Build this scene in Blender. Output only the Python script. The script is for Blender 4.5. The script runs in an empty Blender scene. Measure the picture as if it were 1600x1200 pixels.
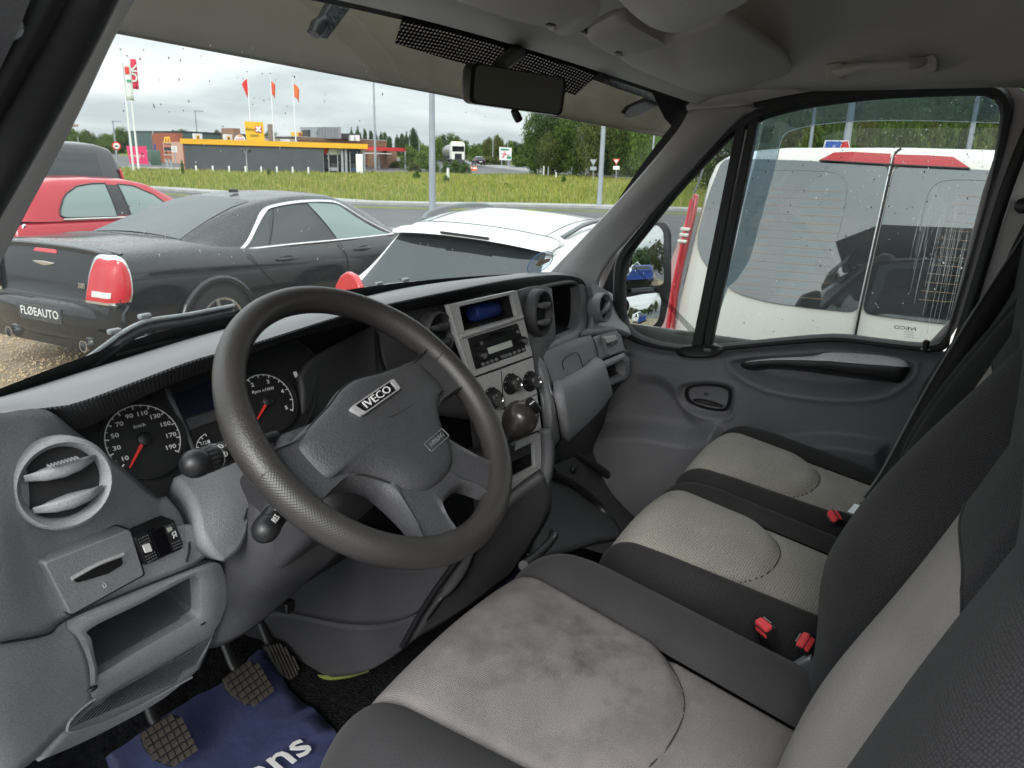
# A white van's cab seen from its open driver's door, parked on a sales lot under an overcast sky.
# Axes: x = van's right, y = van's forward, z = up, metres; z = 0 is the ground.
import bpy,bmesh,math,random
import numpy as np
from mathutils import Vector,Matrix

rnd = random.Random(7)
scene = bpy.context.scene
COL = scene.collection

# ------------------------------------------------------------------ camera
CAM_POS = Vector((-1.18,0.0,1.85))
YAW,PITCH,ROLL,FPX = math.radians(60),math.radians(16.2),math.radians(1.5),1202.0
_f = Vector((math.sin(YAW) * math.cos(PITCH),math.cos(YAW) * math.cos(PITCH),-math.sin(PITCH)))
_r0 = Vector((math.cos(YAW),-math.sin(YAW),0))
_u0 = _r0.cross(_f)
_r = _r0 * math.cos(ROLL) + _u0 * math.sin(ROLL)
_u = -_r0 * math.sin(ROLL) + _u0 * math.cos(ROLL)
cam_data = bpy.data.cameras.new("camera")
cam = bpy.data.objects.new("camera",cam_data)
COL.objects.link(cam)
cam.matrix_world = Matrix(((_r.x,_u.x,-_f.x,CAM_POS.x),(_r.y,_u.y,-_f.y,CAM_POS.y),
                           (_r.z,_u.z,-_f.z,CAM_POS.z),(0,0,0,1)))
cam_data.sensor_width = 36
cam_data.lens = FPX / 1600 * 36
cam_data.clip_start = 0.02
cam_data.clip_end = 3000
cam_data.dof.use_dof = True
cam_data.dof.focus_distance = 1.3
cam_data.dof.aperture_fstop = 18
scene.camera = cam
scene.render.resolution_x,scene.render.resolution_y = 1024,768

# ------------------------------------------------------------------ world, sun, exposure
SUN_EL,SUN_AZ = math.radians(30),math.radians(252)      # azimuth from +y towards +x: light from the van's left
world = bpy.data.worlds.new("World")
scene.world = world
world.use_nodes = True
wt = world.node_tree
wt.nodes.clear()
def wn(t,**k):
	n = wt.nodes.new(t)
	for a,b in k.items():
		setattr(n,a,b)
	return n
sky = wn("ShaderNodeTexSky",sky_type='NISHITA',sun_disc=False,sun_elevation=SUN_EL,sun_rotation=SUN_AZ,
         air_density=1.0,dust_density=4.0,ozone_density=1.0)
hsv = wn("ShaderNodeHueSaturation")
hsv.inputs['Saturation'].default_value = 0.25
geo = wn("ShaderNodeNewGeometry")
sep = wn("ShaderNodeSeparateXYZ")
tc = wn("ShaderNodeTexCoord")
# cloud layer: project the view direction on a flat ceiling so that clouds shrink towards the horizon
zm = wn("ShaderNodeMath",operation='MAXIMUM'); zm.inputs[1].default_value = 0.0
za = wn("ShaderNodeMath",operation='ADD'); za.inputs[1].default_value = 0.16
dv = wn("ShaderNodeVectorMath",operation='DIVIDE')
cmb = wn("ShaderNodeCombineXYZ")
n1 = wn("ShaderNodeTexNoise"); n1.inputs['Scale'].default_value = .85; n1.inputs['Detail'].default_value = 7; n1.inputs['Roughness'].default_value = .55; n1.inputs['Distortion'].default_value = .35
rmp = wn("ShaderNodeValToRGB")
rmp.color_ramp.elements[0].position = 0.38; rmp.color_ramp.elements[0].color = (.62,.685,.715,1)
rmp.color_ramp.elements[1].position = 0.62; rmp.color_ramp.elements[1].color = (1.0,1.03,1.04,1)
zen = wn("ShaderNodeMapRange"); zen.inputs['From Min'].default_value = 0; zen.inputs['From Max'].default_value = 1
zen.inputs['To Min'].default_value = 1.0; zen.inputs['To Max'].default_value = 3.0      # an overcast sky is brighter overhead
cm = wn("ShaderNodeVectorMath",operation='SCALE')
mixw = wn("ShaderNodeMix",data_type='RGBA'); mixw.inputs['Factor'].default_value = 0.12
SKY_STRENGTH = 0.12
CLOUD_GAIN = 6.9
bg = wn("ShaderNodeBackground"); bg.inputs['Strength'].default_value = SKY_STRENGTH
out = wn("ShaderNodeOutputWorld")
L = wt.links.new
L(tc.outputs['Generated'],sep.inputs[0])
L(sep.outputs['Z'],zm.inputs[0]); L(zm.outputs[0],za.inputs[0])
L(za.outputs[0],cmb.inputs[0]); L(za.outputs[0],cmb.inputs[1]); L(za.outputs[0],cmb.inputs[2])
L(tc.outputs['Generated'],dv.inputs[0]); L(cmb.outputs[0],dv.inputs[1])
L(dv.outputs[0],n1.inputs['Vector']); L(n1.outputs['Fac'],rmp.inputs[0])
L(zm.outputs[0],zen.inputs['Value'])
gm = wn("ShaderNodeMath",operation='MULTIPLY'); gm.inputs[1].default_value = CLOUD_GAIN
L(zen.outputs[0],gm.inputs[0])
L(rmp.outputs['Color'],cm.inputs[0]); L(gm.outputs[0],cm.inputs['Scale'])
L(sky.outputs[0],hsv.inputs['Color'])
L(cm.outputs[0],mixw.inputs['A']); L(hsv.outputs[0],mixw.inputs['B'])
L(mixw.outputs['Result'],bg.inputs['Color']); L(bg.outputs[0],out.inputs[0])

sun_d = bpy.data.lights.new("sun",'SUN')
sun_d.energy = 1.5
sun_d.angle = math.radians(26)
sun_d.color = (1.0,.985,.96)
sun = bpy.data.objects.new("sun",sun_d)
COL.objects.link(sun)
_s = Vector((math.sin(SUN_AZ) * math.cos(SUN_EL),math.cos(SUN_AZ) * math.cos(SUN_EL),math.sin(SUN_EL)))
sun.rotation_euler = _s.to_track_quat('Z','Y').to_euler()
sun.location = _s * 50

vs = scene.view_settings
scene.display_settings.display_device = 'sRGB'
vs.view_transform = 'Standard'
vs.look = 'None'
vs.exposure = 1.04
vs.gamma = 1
vs.use_curve_mapping = False
scene.render.engine = 'CYCLES'
cy = scene.cycles
cy.use_denoising = True
try:
	cy.denoiser = 'OPENIMAGEDENOISE'
except Exception:
	pass
cy.max_bounces = 10
cy.diffuse_bounces = 5
cy.glossy_bounces = 4
cy.transmission_bounces = 6
cy.transparent_max_bounces = 24
cy.caustics_reflective = False
cy.caustics_refractive = False
cy.sample_clamp_indirect = 6

# ------------------------------------------------------------------ sight lines
def ray(px,py):
	return _f + _r * ((px - 800) / FPX) - _u * ((py - 600) / FPX)
def P(px,py,x=None,y=None,z=None,pl=None):
	"""the point of a real plane (x=, y=, z= or (point, normal)) seen at a pixel of the 1600x1200 photograph"""
	d = ray(px,py)
	if pl is not None:
		t = (pl[0] - CAM_POS).dot(pl[1]) / d.dot(pl[1])
	elif x is not None:
		t = (x - CAM_POS.x) / d.x
	elif y is not None:
		t = (y - CAM_POS.y) / d.y
	else:
		t = (z - CAM_POS.z) / d.z
	return CAM_POS + d * t
def G(px,dist,z=None,py=None):
	"""ground point under a pixel column at a horizontal distance"""
	d = ray(px,260 if py is None else py)
	h = math.hypot(d.x,d.y)
	return Vector((CAM_POS.x + d.x / h * dist,CAM_POS.y + d.y / h * dist,0.0 if z is None else z))
def PD(px,py,dist):
	d = ray(px,py)
	return CAM_POS + d * (dist / math.hypot(d.x,d.y))
def V(*a):
	return Vector(a)

# ------------------------------------------------------------------ polylines
def resample(pts,n,closed=False):
	a = np.array([tuple(p) for p in pts],float)
	if closed:
		a = np.vstack([a,a[:1]])
	s = np.r_[0,np.cumsum(np.linalg.norm(np.diff(a,axis=0),axis=1))]
	t = np.linspace(0,s[-1],n + 1)[:-1] if closed else np.linspace(0,s[-1],n)
	return [Vector([np.interp(u,s,a[:,k]) for k in range(3)]) for u in t]
def spline(pts,n=8,closed=False):
	p = [Vector(q) for q in pts]
	m = len(p)
	if m < 3:
		return p
	o = []
	for i in range(m if closed else m - 1):
		if closed:
			a,b,c,d = p[i - 1],p[i],p[(i + 1) % m],p[(i + 2) % m]
		else:
			b,c = p[i],p[i + 1]
			a = p[i - 1] if i else b * 2 - c
			d = p[i + 2] if i + 2 < m else c * 2 - b
		for k in range(n):
			t = k / n
			o.append(.5 * (2 * b + (c - a) * t + (2 * a - 5 * b + 4 * c - d) * t * t + (3 * b - a - 3 * c + d) * t ** 3))
	if not closed:
		o.append(p[-1])
	return o
def rounded(pts,r,n=5,closed=True):
	"""corner-rounded polygon; r = radius-like cut length, or a list per corner"""
	p = [Vector(q) for q in pts]
	m = len(p)
	o = []
	for i in range(m):
		if not closed and i in (0,m - 1):
			o.append(p[i]); continue
		a,b,c = p[i - 1],p[i],p[(i + 1) % m]
		rr = r[i] if isinstance(r,(list,tuple)) else r
		la,lc = (a - b).length,(c - b).length
		k = min(rr,la * .49,lc * .49)
		if k <= 1e-6:
			o.append(b); continue
		s,e = b + (a - b).normalized() * k,b + (c - b).normalized() * k
		for j in range(n + 1):
			t = j / n
			o.append(s * (1 - t) ** 2 + b * (2 * t * (1 - t)) + e * t * t)
	return o
def frame_of(axis,up=Vector((0,0,1))):
	w = axis.normalized()
	if abs(w.dot(up)) > .98:
		up = Vector((0,1,0))
	u = up.cross(w).normalized()
	return u,w.cross(u),w

# ------------------------------------------------------------------ mesh builder
class MB:
	def __init__(s):
		s.v,s.f,s.uv = [],[],None
	def add(s,vs_,fs):
		k = len(s.v)
		s.v += [tuple(q) for q in vs_]
		s.f += [tuple(i + k for i in q) for q in fs]
		return s
	def box(s,c,size,ax=None):
		c = Vector(c); h = [q / 2 for q in size]
		X,Y,Z = ax if ax else (V(1,0,0),V(0,1,0),V(0,0,1))
		vs_ = [c + X * (h[0] * i) + Y * (h[1] * j) + Z * (h[2] * k) for k in (-1,1) for j in (-1,1) for i in (-1,1)]
		return s.add(vs_,[(0,2,3,1),(4,5,7,6),(0,1,5,4),(2,6,7,3),(0,4,6,2),(1,3,7,5)])
	def loft(s,rings,closed=True,cap0=True,cap1=True,loop=False):
		n = len(rings[0]); vs_ = [q for r in rings for q in r]; fs = []
		R = len(rings)
		for i in range(R if loop else R - 1):
			a,b = i * n,((i + 1) % R) * n
			for j in range(n if closed else n - 1):
				k = (j + 1) % n
				fs.append((a + j,a + k,b + k,b + j))
		if closed and not loop:
			if cap0: fs.append(tuple(reversed(range(n))))
			if cap1: fs.append(tuple(range((R - 1) * n,R * n)))
		if not s.v and R > 2 and n > 2:          # metric surface coordinates for woven materials
			a_ = np.array([[tuple(q) for q in r] for r in rings])
			du = np.linalg.norm(np.roll(a_,-1,1) - a_,axis=2).mean(0); dv = np.linalg.norm(np.diff(a_,axis=0),axis=2).mean(1)
			U = np.r_[0,np.cumsum(du[:-1])]; W_ = np.r_[0,np.cumsum(dv)]
			s.uv = [(u_,w_) for w_ in W_ for u_ in U]; s.per = float(U[-1] + du[-1])
		return s.add(vs_,fs)
	def tube(s,path,r,n=10,closed=False,flat=None,up=V(0,0,1)):
		p = [Vector(q) for q in path]; m = len(p); rings = []; pu = None
		for i in range(m):
			a = p[i - 1] if (i or closed) else p[i]
			b = p[(i + 1) % m] if (i + 1 < m or closed) else p[i]
			t = (b - a).normalized()
			if pu is None:
				u,v,_w = frame_of(t,up)
			else:
				u = (pu - t * pu.dot(t)).normalized(); v = t.cross(u)
			pu = u
			rr = r[i] if isinstance(r,(list,tuple)) else r
			fl = flat or 1
			rings.append([p[i] + u * (rr * math.cos(2 * math.pi * k / n)) + v * (rr * fl * math.sin(2 * math.pi * k / n)) for k in range(n)])
		return s.loft(rings,loop=closed)
	def cyl(s,a,b,r0,r1=None,n=16,caps=True):
		a,b = Vector(a),Vector(b); r1 = r0 if r1 is None else r1
		u,v,w = frame_of(b - a)
		rg = [[c + u * (r * math.cos(2 * math.pi * k / n)) + v * (r * math.sin(2 * math.pi * k / n)) for k in range(n)] for c,r in ((a,r0),(b,r1))]
		return s.loft(rg,cap0=caps,cap1=caps)
	def lathe(s,c,axis,prof,n=24,u=None):
		"""prof: (radius, height along axis)"""
		c = Vector(c)
		if u is None:
			u,v,w = frame_of(Vector(axis))
		else:
			w = Vector(axis).normalized(); v = w.cross(u)
		rg = [[c + w * h + u * (r * math.cos(2 * math.pi * k / n)) + v * (r * math.sin(2 * math.pi * k / n)) for k in range(n)] for r,h in prof]
		return s.loft(rg)
	def ball(s,c,r,n=12,m=8,ax=None):
		c = Vector(c); rx,ry,rz = r if isinstance(r,(tuple,list)) else (r,r,r)
		X,Y,Z = ax if ax else (V(1,0,0),V(0,1,0),V(0,0,1))
		rg = []
		for i in range(m + 1):
			a = math.pi * (i + .001) / (m + .002)
			rg.append([c + X * (rx * math.sin(a) * math.cos(2 * math.pi * k / n)) + Y * (ry * math.sin(a) * math.sin(2 * math.pi * k / n)) - Z * (rz * math.cos(a)) for k in range(n)])
		return s.loft(rg)
	def prism(s,outline,vec):
		vec = Vector(vec)
		return s.loft([[Vector(q) for q in outline],[Vector(q) + vec for q in outline]])
	def grid(s,rows):
		return s.loft(rows,closed=False)
	def ring(s,outer,inner,vec,n=None):
		"""closed band between two outlines, vec deep"""
		vec = Vector(vec)
		if n:
			outer,inner = resample(outer,n,True),resample(inner,n,True)
		return s.loft([outer,inner,[q + vec for q in inner],[q + vec for q in outer]],loop=True)
	def build(s,name,m=None,parent=None,smooth=True,bevel=0,sub=0,solid=0,ang=38,seg=2):
		me = bpy.data.meshes.new(name)
		me.from_pydata(s.v,[],s.f)
		bm = bmesh.new(); bm.from_mesh(me)
		bmesh.ops.recalc_face_normals(bm,faces=bm.faces)
		bm.to_mesh(me); bm.free()
		if s.uv and len(s.uv) == len(s.v) and m is not None and m.get('uv'):
			L_ = me.uv_layers.new(name="uv"); d = np.zeros((len(me.loops),2))
			for pg in me.polygons:
				q = [s.uv[i] for i in pg.vertices]; mx = max(a for a,b in q)
				for li,(a,b) in zip(pg.loop_indices,q):
					d[li] = (a + s.per if mx - a > s.per / 2 else a,b)
			L_.data.foreach_set("uv",d.ravel())
		o = bpy.data.objects.new(name,me)
		COL.objects.link(o)
		if m is not None:
			me.materials.append(m)
		if parent is not None:
			child(o,parent)
		if smooth:
			me.shade_smooth()
			me.set_sharp_from_angle(angle=math.radians(ang))
		if solid:
			q = o.modifiers.new("solid",'SOLIDIFY'); q.thickness = abs(solid); q.offset = -1 if solid > 0 else 1
		if bevel:
			q = o.modifiers.new("bevel",'BEVEL'); q.width = bevel; q.segments = seg; q.limit_method = 'ANGLE'; q.angle_limit = math.radians(35)
			q.harden_normals = False
		if sub:
			q = o.modifiers.new("sub",'SUBSURF'); q.levels = sub; q.render_levels = sub
		return o
def child(o,parent):
	o.parent = parent
	o.matrix_parent_inverse = Matrix.Translation(parent.location).inverted() if parent.type == 'EMPTY' else Matrix()
def thing(name,label,cat,loc=(0,0,0),group=None):
	o = bpy.data.objects.new(name,None)
	o.empty_display_size = .05
	COL.objects.link(o)
	o.location = loc
	o['label'] = label; o['category'] = cat
	if group: o['group'] = group
	return o
def tag(o,label,cat,group=None):
	o['label'] = label; o['category'] = cat
	if group: o['group'] = group
	return o
def struct(o):
	o['kind'] = 'structure'; return o
def stuff(o):
	o['kind'] = 'stuff'; return o
def kids(o):
	return [c for c in ALLKIDS.get(o,[])]
def copy_tree(root,mat_,label=None):
	"""a copy of a thing, its parts and sub-parts; mat_ = new world matrix of the root"""
	r = root.copy(); COL.objects.link(r); r.matrix_basis = mat_
	if label: r['label'] = label
	for c in root.children:
		d = c.copy(); COL.objects.link(d); d.parent = r
		for g in c.children:
			e = g.copy(); COL.objects.link(e); e.parent = d
	return r
def patch(rows,n=6,m=6,smooth_cols=True):
	"""Catmull-Rom surface through rows of control points (all rows the same length)"""
	R = [spline(r,n) for r in rows]
	cols = [spline([r[i] for r in R],m) for i in range(len(R[0]))]
	return [[c[j] for c in cols] for j in range(len(cols[0]))]
def plate(name,outline,n,thick,m,parent=None,bevel=.002,seg=2):
	"""slab whose front face is the outline and which goes thick behind it (n = outward normal)"""
	n = Vector(n).normalized()
	return MB().prism(outline,n * -thick).build(name,m,parent,bevel=bevel,seg=seg)

TEXTS = []
def text(body,size,pos,xd,yd,m,parent,name="lettering",depth=.0004,align='CENTER',shear=0,bold=0,wide=1.0):
	TEXTS.append((body,size,Vector(pos),Vector(xd).normalized(),Vector(yd).normalized(),m,parent,name,depth,align,shear,bold,wide))
def finish_texts():
	tmp = []
	for (body,size,pos,xd,yd,m,parent,name,depth,align,shear,bold,wide) in TEXTS:
		cu = bpy.data.curves.new(name,'FONT')
		cu.body = body; cu.size = size; cu.extrude = depth; cu.align_x = align; cu.align_y = 'CENTER'
		cu.shear = shear; cu.offset = bold; cu.resolution_u = 2
		o = bpy.data.objects.new("tmp",cu); COL.objects.link(o)
		tmp.append(o)
	dg = bpy.context.evaluated_depsgraph_get()
	for o,(body,size,pos,xd,yd,m,parent,name,depth,align,shear,bold,wide) in zip(tmp,TEXTS):
		me = bpy.data.meshes.new_from_object(o.evaluated_get(dg))
		me.name = name
		nd = xd.cross(yd).normalized()
		yv = nd.cross(xd)
		me.transform(Matrix(((xd.x * wide,yv.x,nd.x,pos.x),(xd.y * wide,yv.y,nd.y,pos.y),(xd.z * wide,yv.z,nd.z,pos.z),(0,0,0,1))))
		me.materials.clear(); me.materials.append(m)
		n = bpy.data.objects.new(name,me); COL.objects.link(n)
		if parent is not None:
			child(n,parent)
	for o in tmp:
		cu = o.data
		bpy.data.objects.remove(o); bpy.data.curves.remove(cu)

# ------------------------------------------------------------------ materials
def mat(name,col,rough=.5,metal=0.0,var=None,bump=None,spec=.5,coat=0.0,sheen=0.0,bump2=None,emit=None,alpha=None,aniso=None):
	"""var=(scale, amount): noise in the colour; bump=(kind, scale, strength, distance)"""
	m = bpy.data.materials.new(name); m.use_nodes = True
	t = m.node_tree; b = t.nodes["Principled BSDF"]
	col = tuple(col) if len(col) == 4 else (*col,1)
	b.inputs['Base Color'].default_value = col
	b.inputs['Roughness'].default_value = rough
	b.inputs['Metallic'].default_value = metal
	b.inputs['Specular IOR Level'].default_value = spec
	b.inputs['Coat Weight'].default_value = coat
	b.inputs['Coat Roughness'].default_value = .04
	b.inputs['Sheen Weight'].default_value = sheen
	tcn = t.nodes.new("ShaderNodeTexCoord")
	if var:
		nz = t.nodes.new("ShaderNodeTexNoise"); nz.inputs['Scale'].default_value = var[0]; nz.inputs['Detail'].default_value = 6
		t.links.new(tcn.outputs['Object'],nz.inputs['Vector'])
		mr = t.nodes.new("ShaderNodeMapRange"); mr.inputs['From Min'].default_value = .3; mr.inputs['From Max'].default_value = .7
		mr.inputs['To Min'].default_value = 1 - var[1]; mr.inputs['To Max'].default_value = 1 + var[1]
		t.links.new(nz.outputs['Fac'],mr.inputs['Value'])
		sc = t.nodes.new("ShaderNodeVectorMath"); sc.operation = 'SCALE'; sc.inputs[0].default_value = col[:3]
		t.links.new(mr.outputs[0],sc.inputs['Scale']); t.links.new(sc.outputs[0],b.inputs['Base Color'])
		rr = t.nodes.new("ShaderNodeMapRange"); rr.inputs['To Min'].default_value = max(0,rough - .06); rr.inputs['To Max'].default_value = min(1,rough + .06)
		t.links.new(nz.outputs['Fac'],rr.inputs['Value']); t.links.new(rr.outputs[0],b.inputs['Roughness'])
	prev = None
	for bp in (bump,bump2):
		if not bp: continue
		kind,s_,st,di = bp
		if kind == 'noise':
			x = t.nodes.new("ShaderNodeTexNoise"); x.inputs['Scale'].default_value = s_; x.inputs['Detail'].default_value = 3; o_ = x.outputs['Fac']
			t.links.new(tcn.outputs['Object'],x.inputs['Vector'])
		elif kind == 'cells':
			x = t.nodes.new("ShaderNodeTexVoronoi"); x.inputs['Scale'].default_value = s_; o_ = x.outputs['Distance']
			t.links.new(tcn.outputs['Object'],x.inputs['Vector'])
		elif kind == 'weave':
			m['uv'] = 1
			mp = t.nodes.new("ShaderNodeMapping"); mp.inputs['Rotation'].default_value = (0,0,math.radians(45))
			t.links.new(tcn.outputs['UV'],mp.inputs['Vector'])
			x = t.nodes.new("ShaderNodeTexVoronoi"); x.voronoi_dimensions = '2D'; x.inputs['Scale'].default_value = s_; x.inputs['Randomness'].default_value = 0.0; o_ = x.outputs['Distance']
			t.links.new(mp.outputs[0],x.inputs['Vector'])
		if kind == 'noise' and s_ >= 300 and var:      # grain also shows as fine specks
			g2 = t.nodes.new("ShaderNodeMapRange"); g2.inputs['From Min'].default_value = .3; g2.inputs['From Max'].default_value = .7
			g2.inputs['To Min'].default_value = .80; g2.inputs['To Max'].default_value = 1.22; t.links.new(o_,g2.inputs['Value'])
			s2 = t.nodes.new("ShaderNodeVectorMath"); s2.operation = 'SCALE'; t.links.new(sc.outputs[0],s2.inputs[0]); t.links.new(g2.outputs[0],s2.inputs['Scale']); t.links.new(s2.outputs[0],b.inputs['Base Color'])
		bn = t.nodes.new("ShaderNodeBump"); bn.inputs['Strength'].default_value = st; bn.inputs['Distance'].default_value = di
		t.links.new(o_,bn.inputs['Height'])
		if prev: t.links.new(prev.outputs[0],bn.inputs['Normal'])
		t.links.new(bn.outputs[0],b.inputs['Normal'])
		prev = bn
	if emit:
		b.inputs['Emission Color'].default_value = (*emit[0],1); b.inputs['Emission Strength'].default_value = emit[1]
	if alpha is not None:
		b.inputs['Alpha'].default_value = alpha
	return m
def glass_mat(name,tint,refl=.06,rough=0.0,haze=0.0,hazecol=(.5,.5,.5),fres=True,thru=False):
	"""thin pane: transparent + mirror reflection (+ a little diffuse dust)"""
	m = bpy.data.materials.new(name); m.use_nodes = True
	t = m.node_tree; t.nodes.clear()
	o_ = t.nodes.new("ShaderNodeOutputMaterial")
	tr = t.nodes.new("ShaderNodeBsdfTransparent"); tr.inputs[0].default_value = (*tint,1)
	gl = t.nodes.new("ShaderNodeBsdfGlossy"); gl.inputs['Roughness'].default_value = rough; gl.inputs[0].default_value = (.95,.97,1,1)
	mx = t.nodes.new("ShaderNodeMixShader")
	if fres:
		lw = t.nodes.new("ShaderNodeLayerWeight"); lw.inputs['Blend'].default_value = .5
		pw = t.nodes.new("ShaderNodeMath"); pw.operation = 'POWER'; pw.inputs[1].default_value = 5
		ml = t.nodes.new("ShaderNodeMath"); ml.operation = 'MULTIPLY_ADD'; ml.inputs[1].default_value = .75; ml.inputs[2].default_value = refl
		cl = t.nodes.new("ShaderNodeMath"); cl.operation = 'MINIMUM'; cl.inputs[1].default_value = .95
		t.links.new(lw.outputs['Facing'],pw.inputs[0]); t.links.new(pw.outputs[0],ml.inputs[0]); t.links.new(ml.outputs[0],cl.inputs[0]); t.links.new(cl.outputs[0],mx.inputs[0])
	else:
		mx.inputs[0].default_value = refl
	t.links.new(tr.outputs[0],mx.inputs[1]); t.links.new(gl.outputs[0],mx.inputs[2])
	last = mx
	if haze:
		df = t.nodes.new("ShaderNodeBsdfTranslucent" if thru else "ShaderNodeBsdfDiffuse"); df.inputs[0].default_value = (*hazecol,1)
		m2 = t.nodes.new("ShaderNodeMixShader")
		tcn = t.nodes.new("ShaderNodeTexCoord"); nz = t.nodes.new("ShaderNodeTexNoise"); nz.inputs['Scale'].default_value = 5; nz.inputs['Detail'].default_value = 8
		mr = t.nodes.new("ShaderNodeMapRange"); mr.inputs['From Min'].default_value = .3; mr.inputs['From Max'].default_value = .75
		mr.inputs['To Min'].default_value = haze * .6; mr.inputs['To Max'].default_value = haze * 1.4
		t.links.new(tcn.outputs['Object'],nz.inputs['Vector']); t.links.new(nz.outputs['Fac'],mr.inputs['Value']); t.links.new(mr.outputs[0],m2.inputs[0])
		t.links.new(mx.outputs[0],m2.inputs[1]); t.links.new(df.outputs[0],m2.inputs[2]); last = m2
	t.links.new(last.outputs[0],o_.inputs[0])
	return m
def fabric_mat(name,base,dot,scale,dotamt,stain=None,stain_at=None,bumpst=.5):
	"""woven seat cloth: small regular dots over a base colour; stain = (colour, amount) worn dirt"""
	m = mat(name,base,rough=.95,spec=.10,sheen=.06)
	t = m.node_tree; b = t.nodes["Principled BSDF"]
	tcn = t.nodes.new("ShaderNodeTexCoord")
	m['uv'] = 1
	mp = t.nodes.new("ShaderNodeMapping"); mp.inputs['Rotation'].default_value = (0,0,math.radians(4)); mp.inputs['Scale'].default_value = (1,.8,1)
	vo = t.nodes.new("ShaderNodeTexVoronoi"); vo.voronoi_dimensions = '2D'; vo.inputs['Scale'].default_value = scale; vo.inputs['Randomness'].default_value = .3
	t.links.new(tcn.outputs['UV'],mp.inputs['Vector']); t.links.new(mp.outputs[0],vo.inputs['Vector'])
	rp = t.nodes.new("ShaderNodeValToRGB")
	rp.color_ramp.elements[0].position = .12; rp.color_ramp.elements[0].color = (1,1,1,1)
	rp.color_ramp.elements[1].position = .5; rp.color_ramp.elements[1].color = (0,0,0,1)
	t.links.new(vo.outputs['Distance'],rp.inputs[0])
	nz = t.nodes.new("ShaderNodeTexNoise"); nz.inputs['Scale'].default_value = 9; nz.inputs['Detail'].default_value = 5
	t.links.new(tcn.outputs['Object'],nz.inputs['Vector'])
	ml = t.nodes.new("ShaderNodeMath"); ml.operation = 'MULTIPLY'; ml.inputs[1].default_value = dotamt
	t.links.new(rp.outputs['Color'],ml.inputs[0])
	mx = t.nodes.new("ShaderNodeMix"); mx.data_type = 'RGBA'
	mx.inputs['A'].default_value = (*base,1); mx.inputs['B'].default_value = (*dot,1)
	t.links.new(ml.outputs[0],mx.inputs['Factor'])
	last = mx.outputs['Result']
	v2 = t.nodes.new("ShaderNodeMapRange"); v2.inputs['From Min'].default_value = .3; v2.inputs['From Max'].default_value = .7
	v2.inputs['To Min'].default_value = .86; v2.inputs['To Max'].default_value = 1.12
	t.links.new(nz.outputs['Fac'],v2.inputs['Value'])
	sc = t.nodes.new("ShaderNodeVectorMath"); sc.operation = 'SCALE'
	t.links.new(last,sc.inputs[0]); t.links.new(v2.outputs[0],sc.inputs['Scale']); last = sc.outputs[0]
	if stain:
		# worn dirt: blotches inside a patch of the cloth
		n2 = t.nodes.new("ShaderNodeTexNoise"); n2.inputs['Scale'].default_value = 13; n2.inputs['Detail'].default_value = 7; n2.inputs['Roughness'].default_value = .65
		t.links.new(tcn.outputs['Object'],n2.inputs['Vector'])
		r2 = t.nodes.new("ShaderNodeMapRange"); r2.inputs['From Min'].default_value = .44; r2.inputs['From Max'].default_value = .64
		t.links.new(n2.outputs['Fac'],r2.inputs['Value'])
		m3 = t.nodes.new("ShaderNodeVectorMath"); m3.operation = 'DISTANCE'; m3.inputs[1].default_value = stain_at[0]
		t.links.new(tcn.outputs['Object'],m3.inputs[0])
		r3 = t.nodes.new("ShaderNodeMapRange"); r3.inputs['From Min'].default_value = stain_at[1]; r3.inputs['From Max'].default_value = stain_at[1] * .25
		t.links.new(m3.outputs['Value'],r3.inputs['Value'])
		m4 = t.nodes.new("ShaderNodeMath"); m4.operation = 'MULTIPLY'; t.links.new(r2.outputs[0],m4.inputs[0]); t.links.new(r3.outputs[0],m4.inputs[1])
		m5 = t.nodes.new("ShaderNodeMath"); m5.operation = 'MULTIPLY'; m5.inputs[1].default_value = stain[1]; t.links.new(m4.outputs[0],m5.inputs[0])
		m6 = t.nodes.new("ShaderNodeMix"); m6.data_type = 'RGBA'; m6.inputs['B'].default_value = (*stain[0],1)
		t.links.new(m5.outputs[0],m6.inputs['Factor']); t.links.new(last,m6.inputs['A']); last = m6.outputs['Result']
	t.links.new(last,b.inputs['Base Color'])
	bn = t.nodes.new("ShaderNodeBump"); bn.inputs['Strength'].default_value = bumpst; bn.inputs['Distance'].default_value = .0012
	t.links.new(rp.outputs['Color'],bn.inputs['Height'])
	n3 = t.nodes.new("ShaderNodeTexNoise"); n3.inputs['Scale'].default_value = 6; n3.inputs['Detail'].default_value = 4
	t.links.new(tcn.outputs['Object'],n3.inputs['Vector'])
	b2 = t.nodes.new("ShaderNodeBump"); b2.inputs['Strength'].default_value = .35; b2.inputs['Distance'].default_value = .012
	t.links.new(n3.outputs['Fac'],b2.inputs['Height']); t.links.new(b2.outputs[0],bn.inputs['Normal'])
	t.links.new(bn.outputs[0],b.inputs['Normal'])
	return m

M = {}
M['dash'] = mat("grey grained plastic",(.25,.252,.264),.52,var=(14,.06),bump=('noise',620,.5,.002))
M['dash_mid'] = mat("mid grey plastic",(.125,.126,.133),.5,var=(12,.06),bump=('noise',620,.45,.002))
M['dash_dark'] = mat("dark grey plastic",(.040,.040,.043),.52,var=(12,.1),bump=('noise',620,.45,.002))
M['console'] = mat("satin grey console plastic",(.40,.405,.40),.42,var=(12,.04),bump=('noise',500,.12,.001))
M['pad'] = mat("soft top pad",(.20,.20,.205),.6,var=(10,.08),bump=('noise',260,.3,.0015))
M['hatch'] = mat("diamond textured pad",(.03,.03,.032),.55,bump=('weave',240,.9,.003))
M['black'] = mat("black plastic",(.012,.012,.013),.42,var=(20,.15),bump=('noise',500,.15,.001))
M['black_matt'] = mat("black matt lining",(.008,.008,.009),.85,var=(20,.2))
M['gloss_black'] = mat("gloss black lens",(.006,.006,.008),.08,coat=.3)
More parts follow.
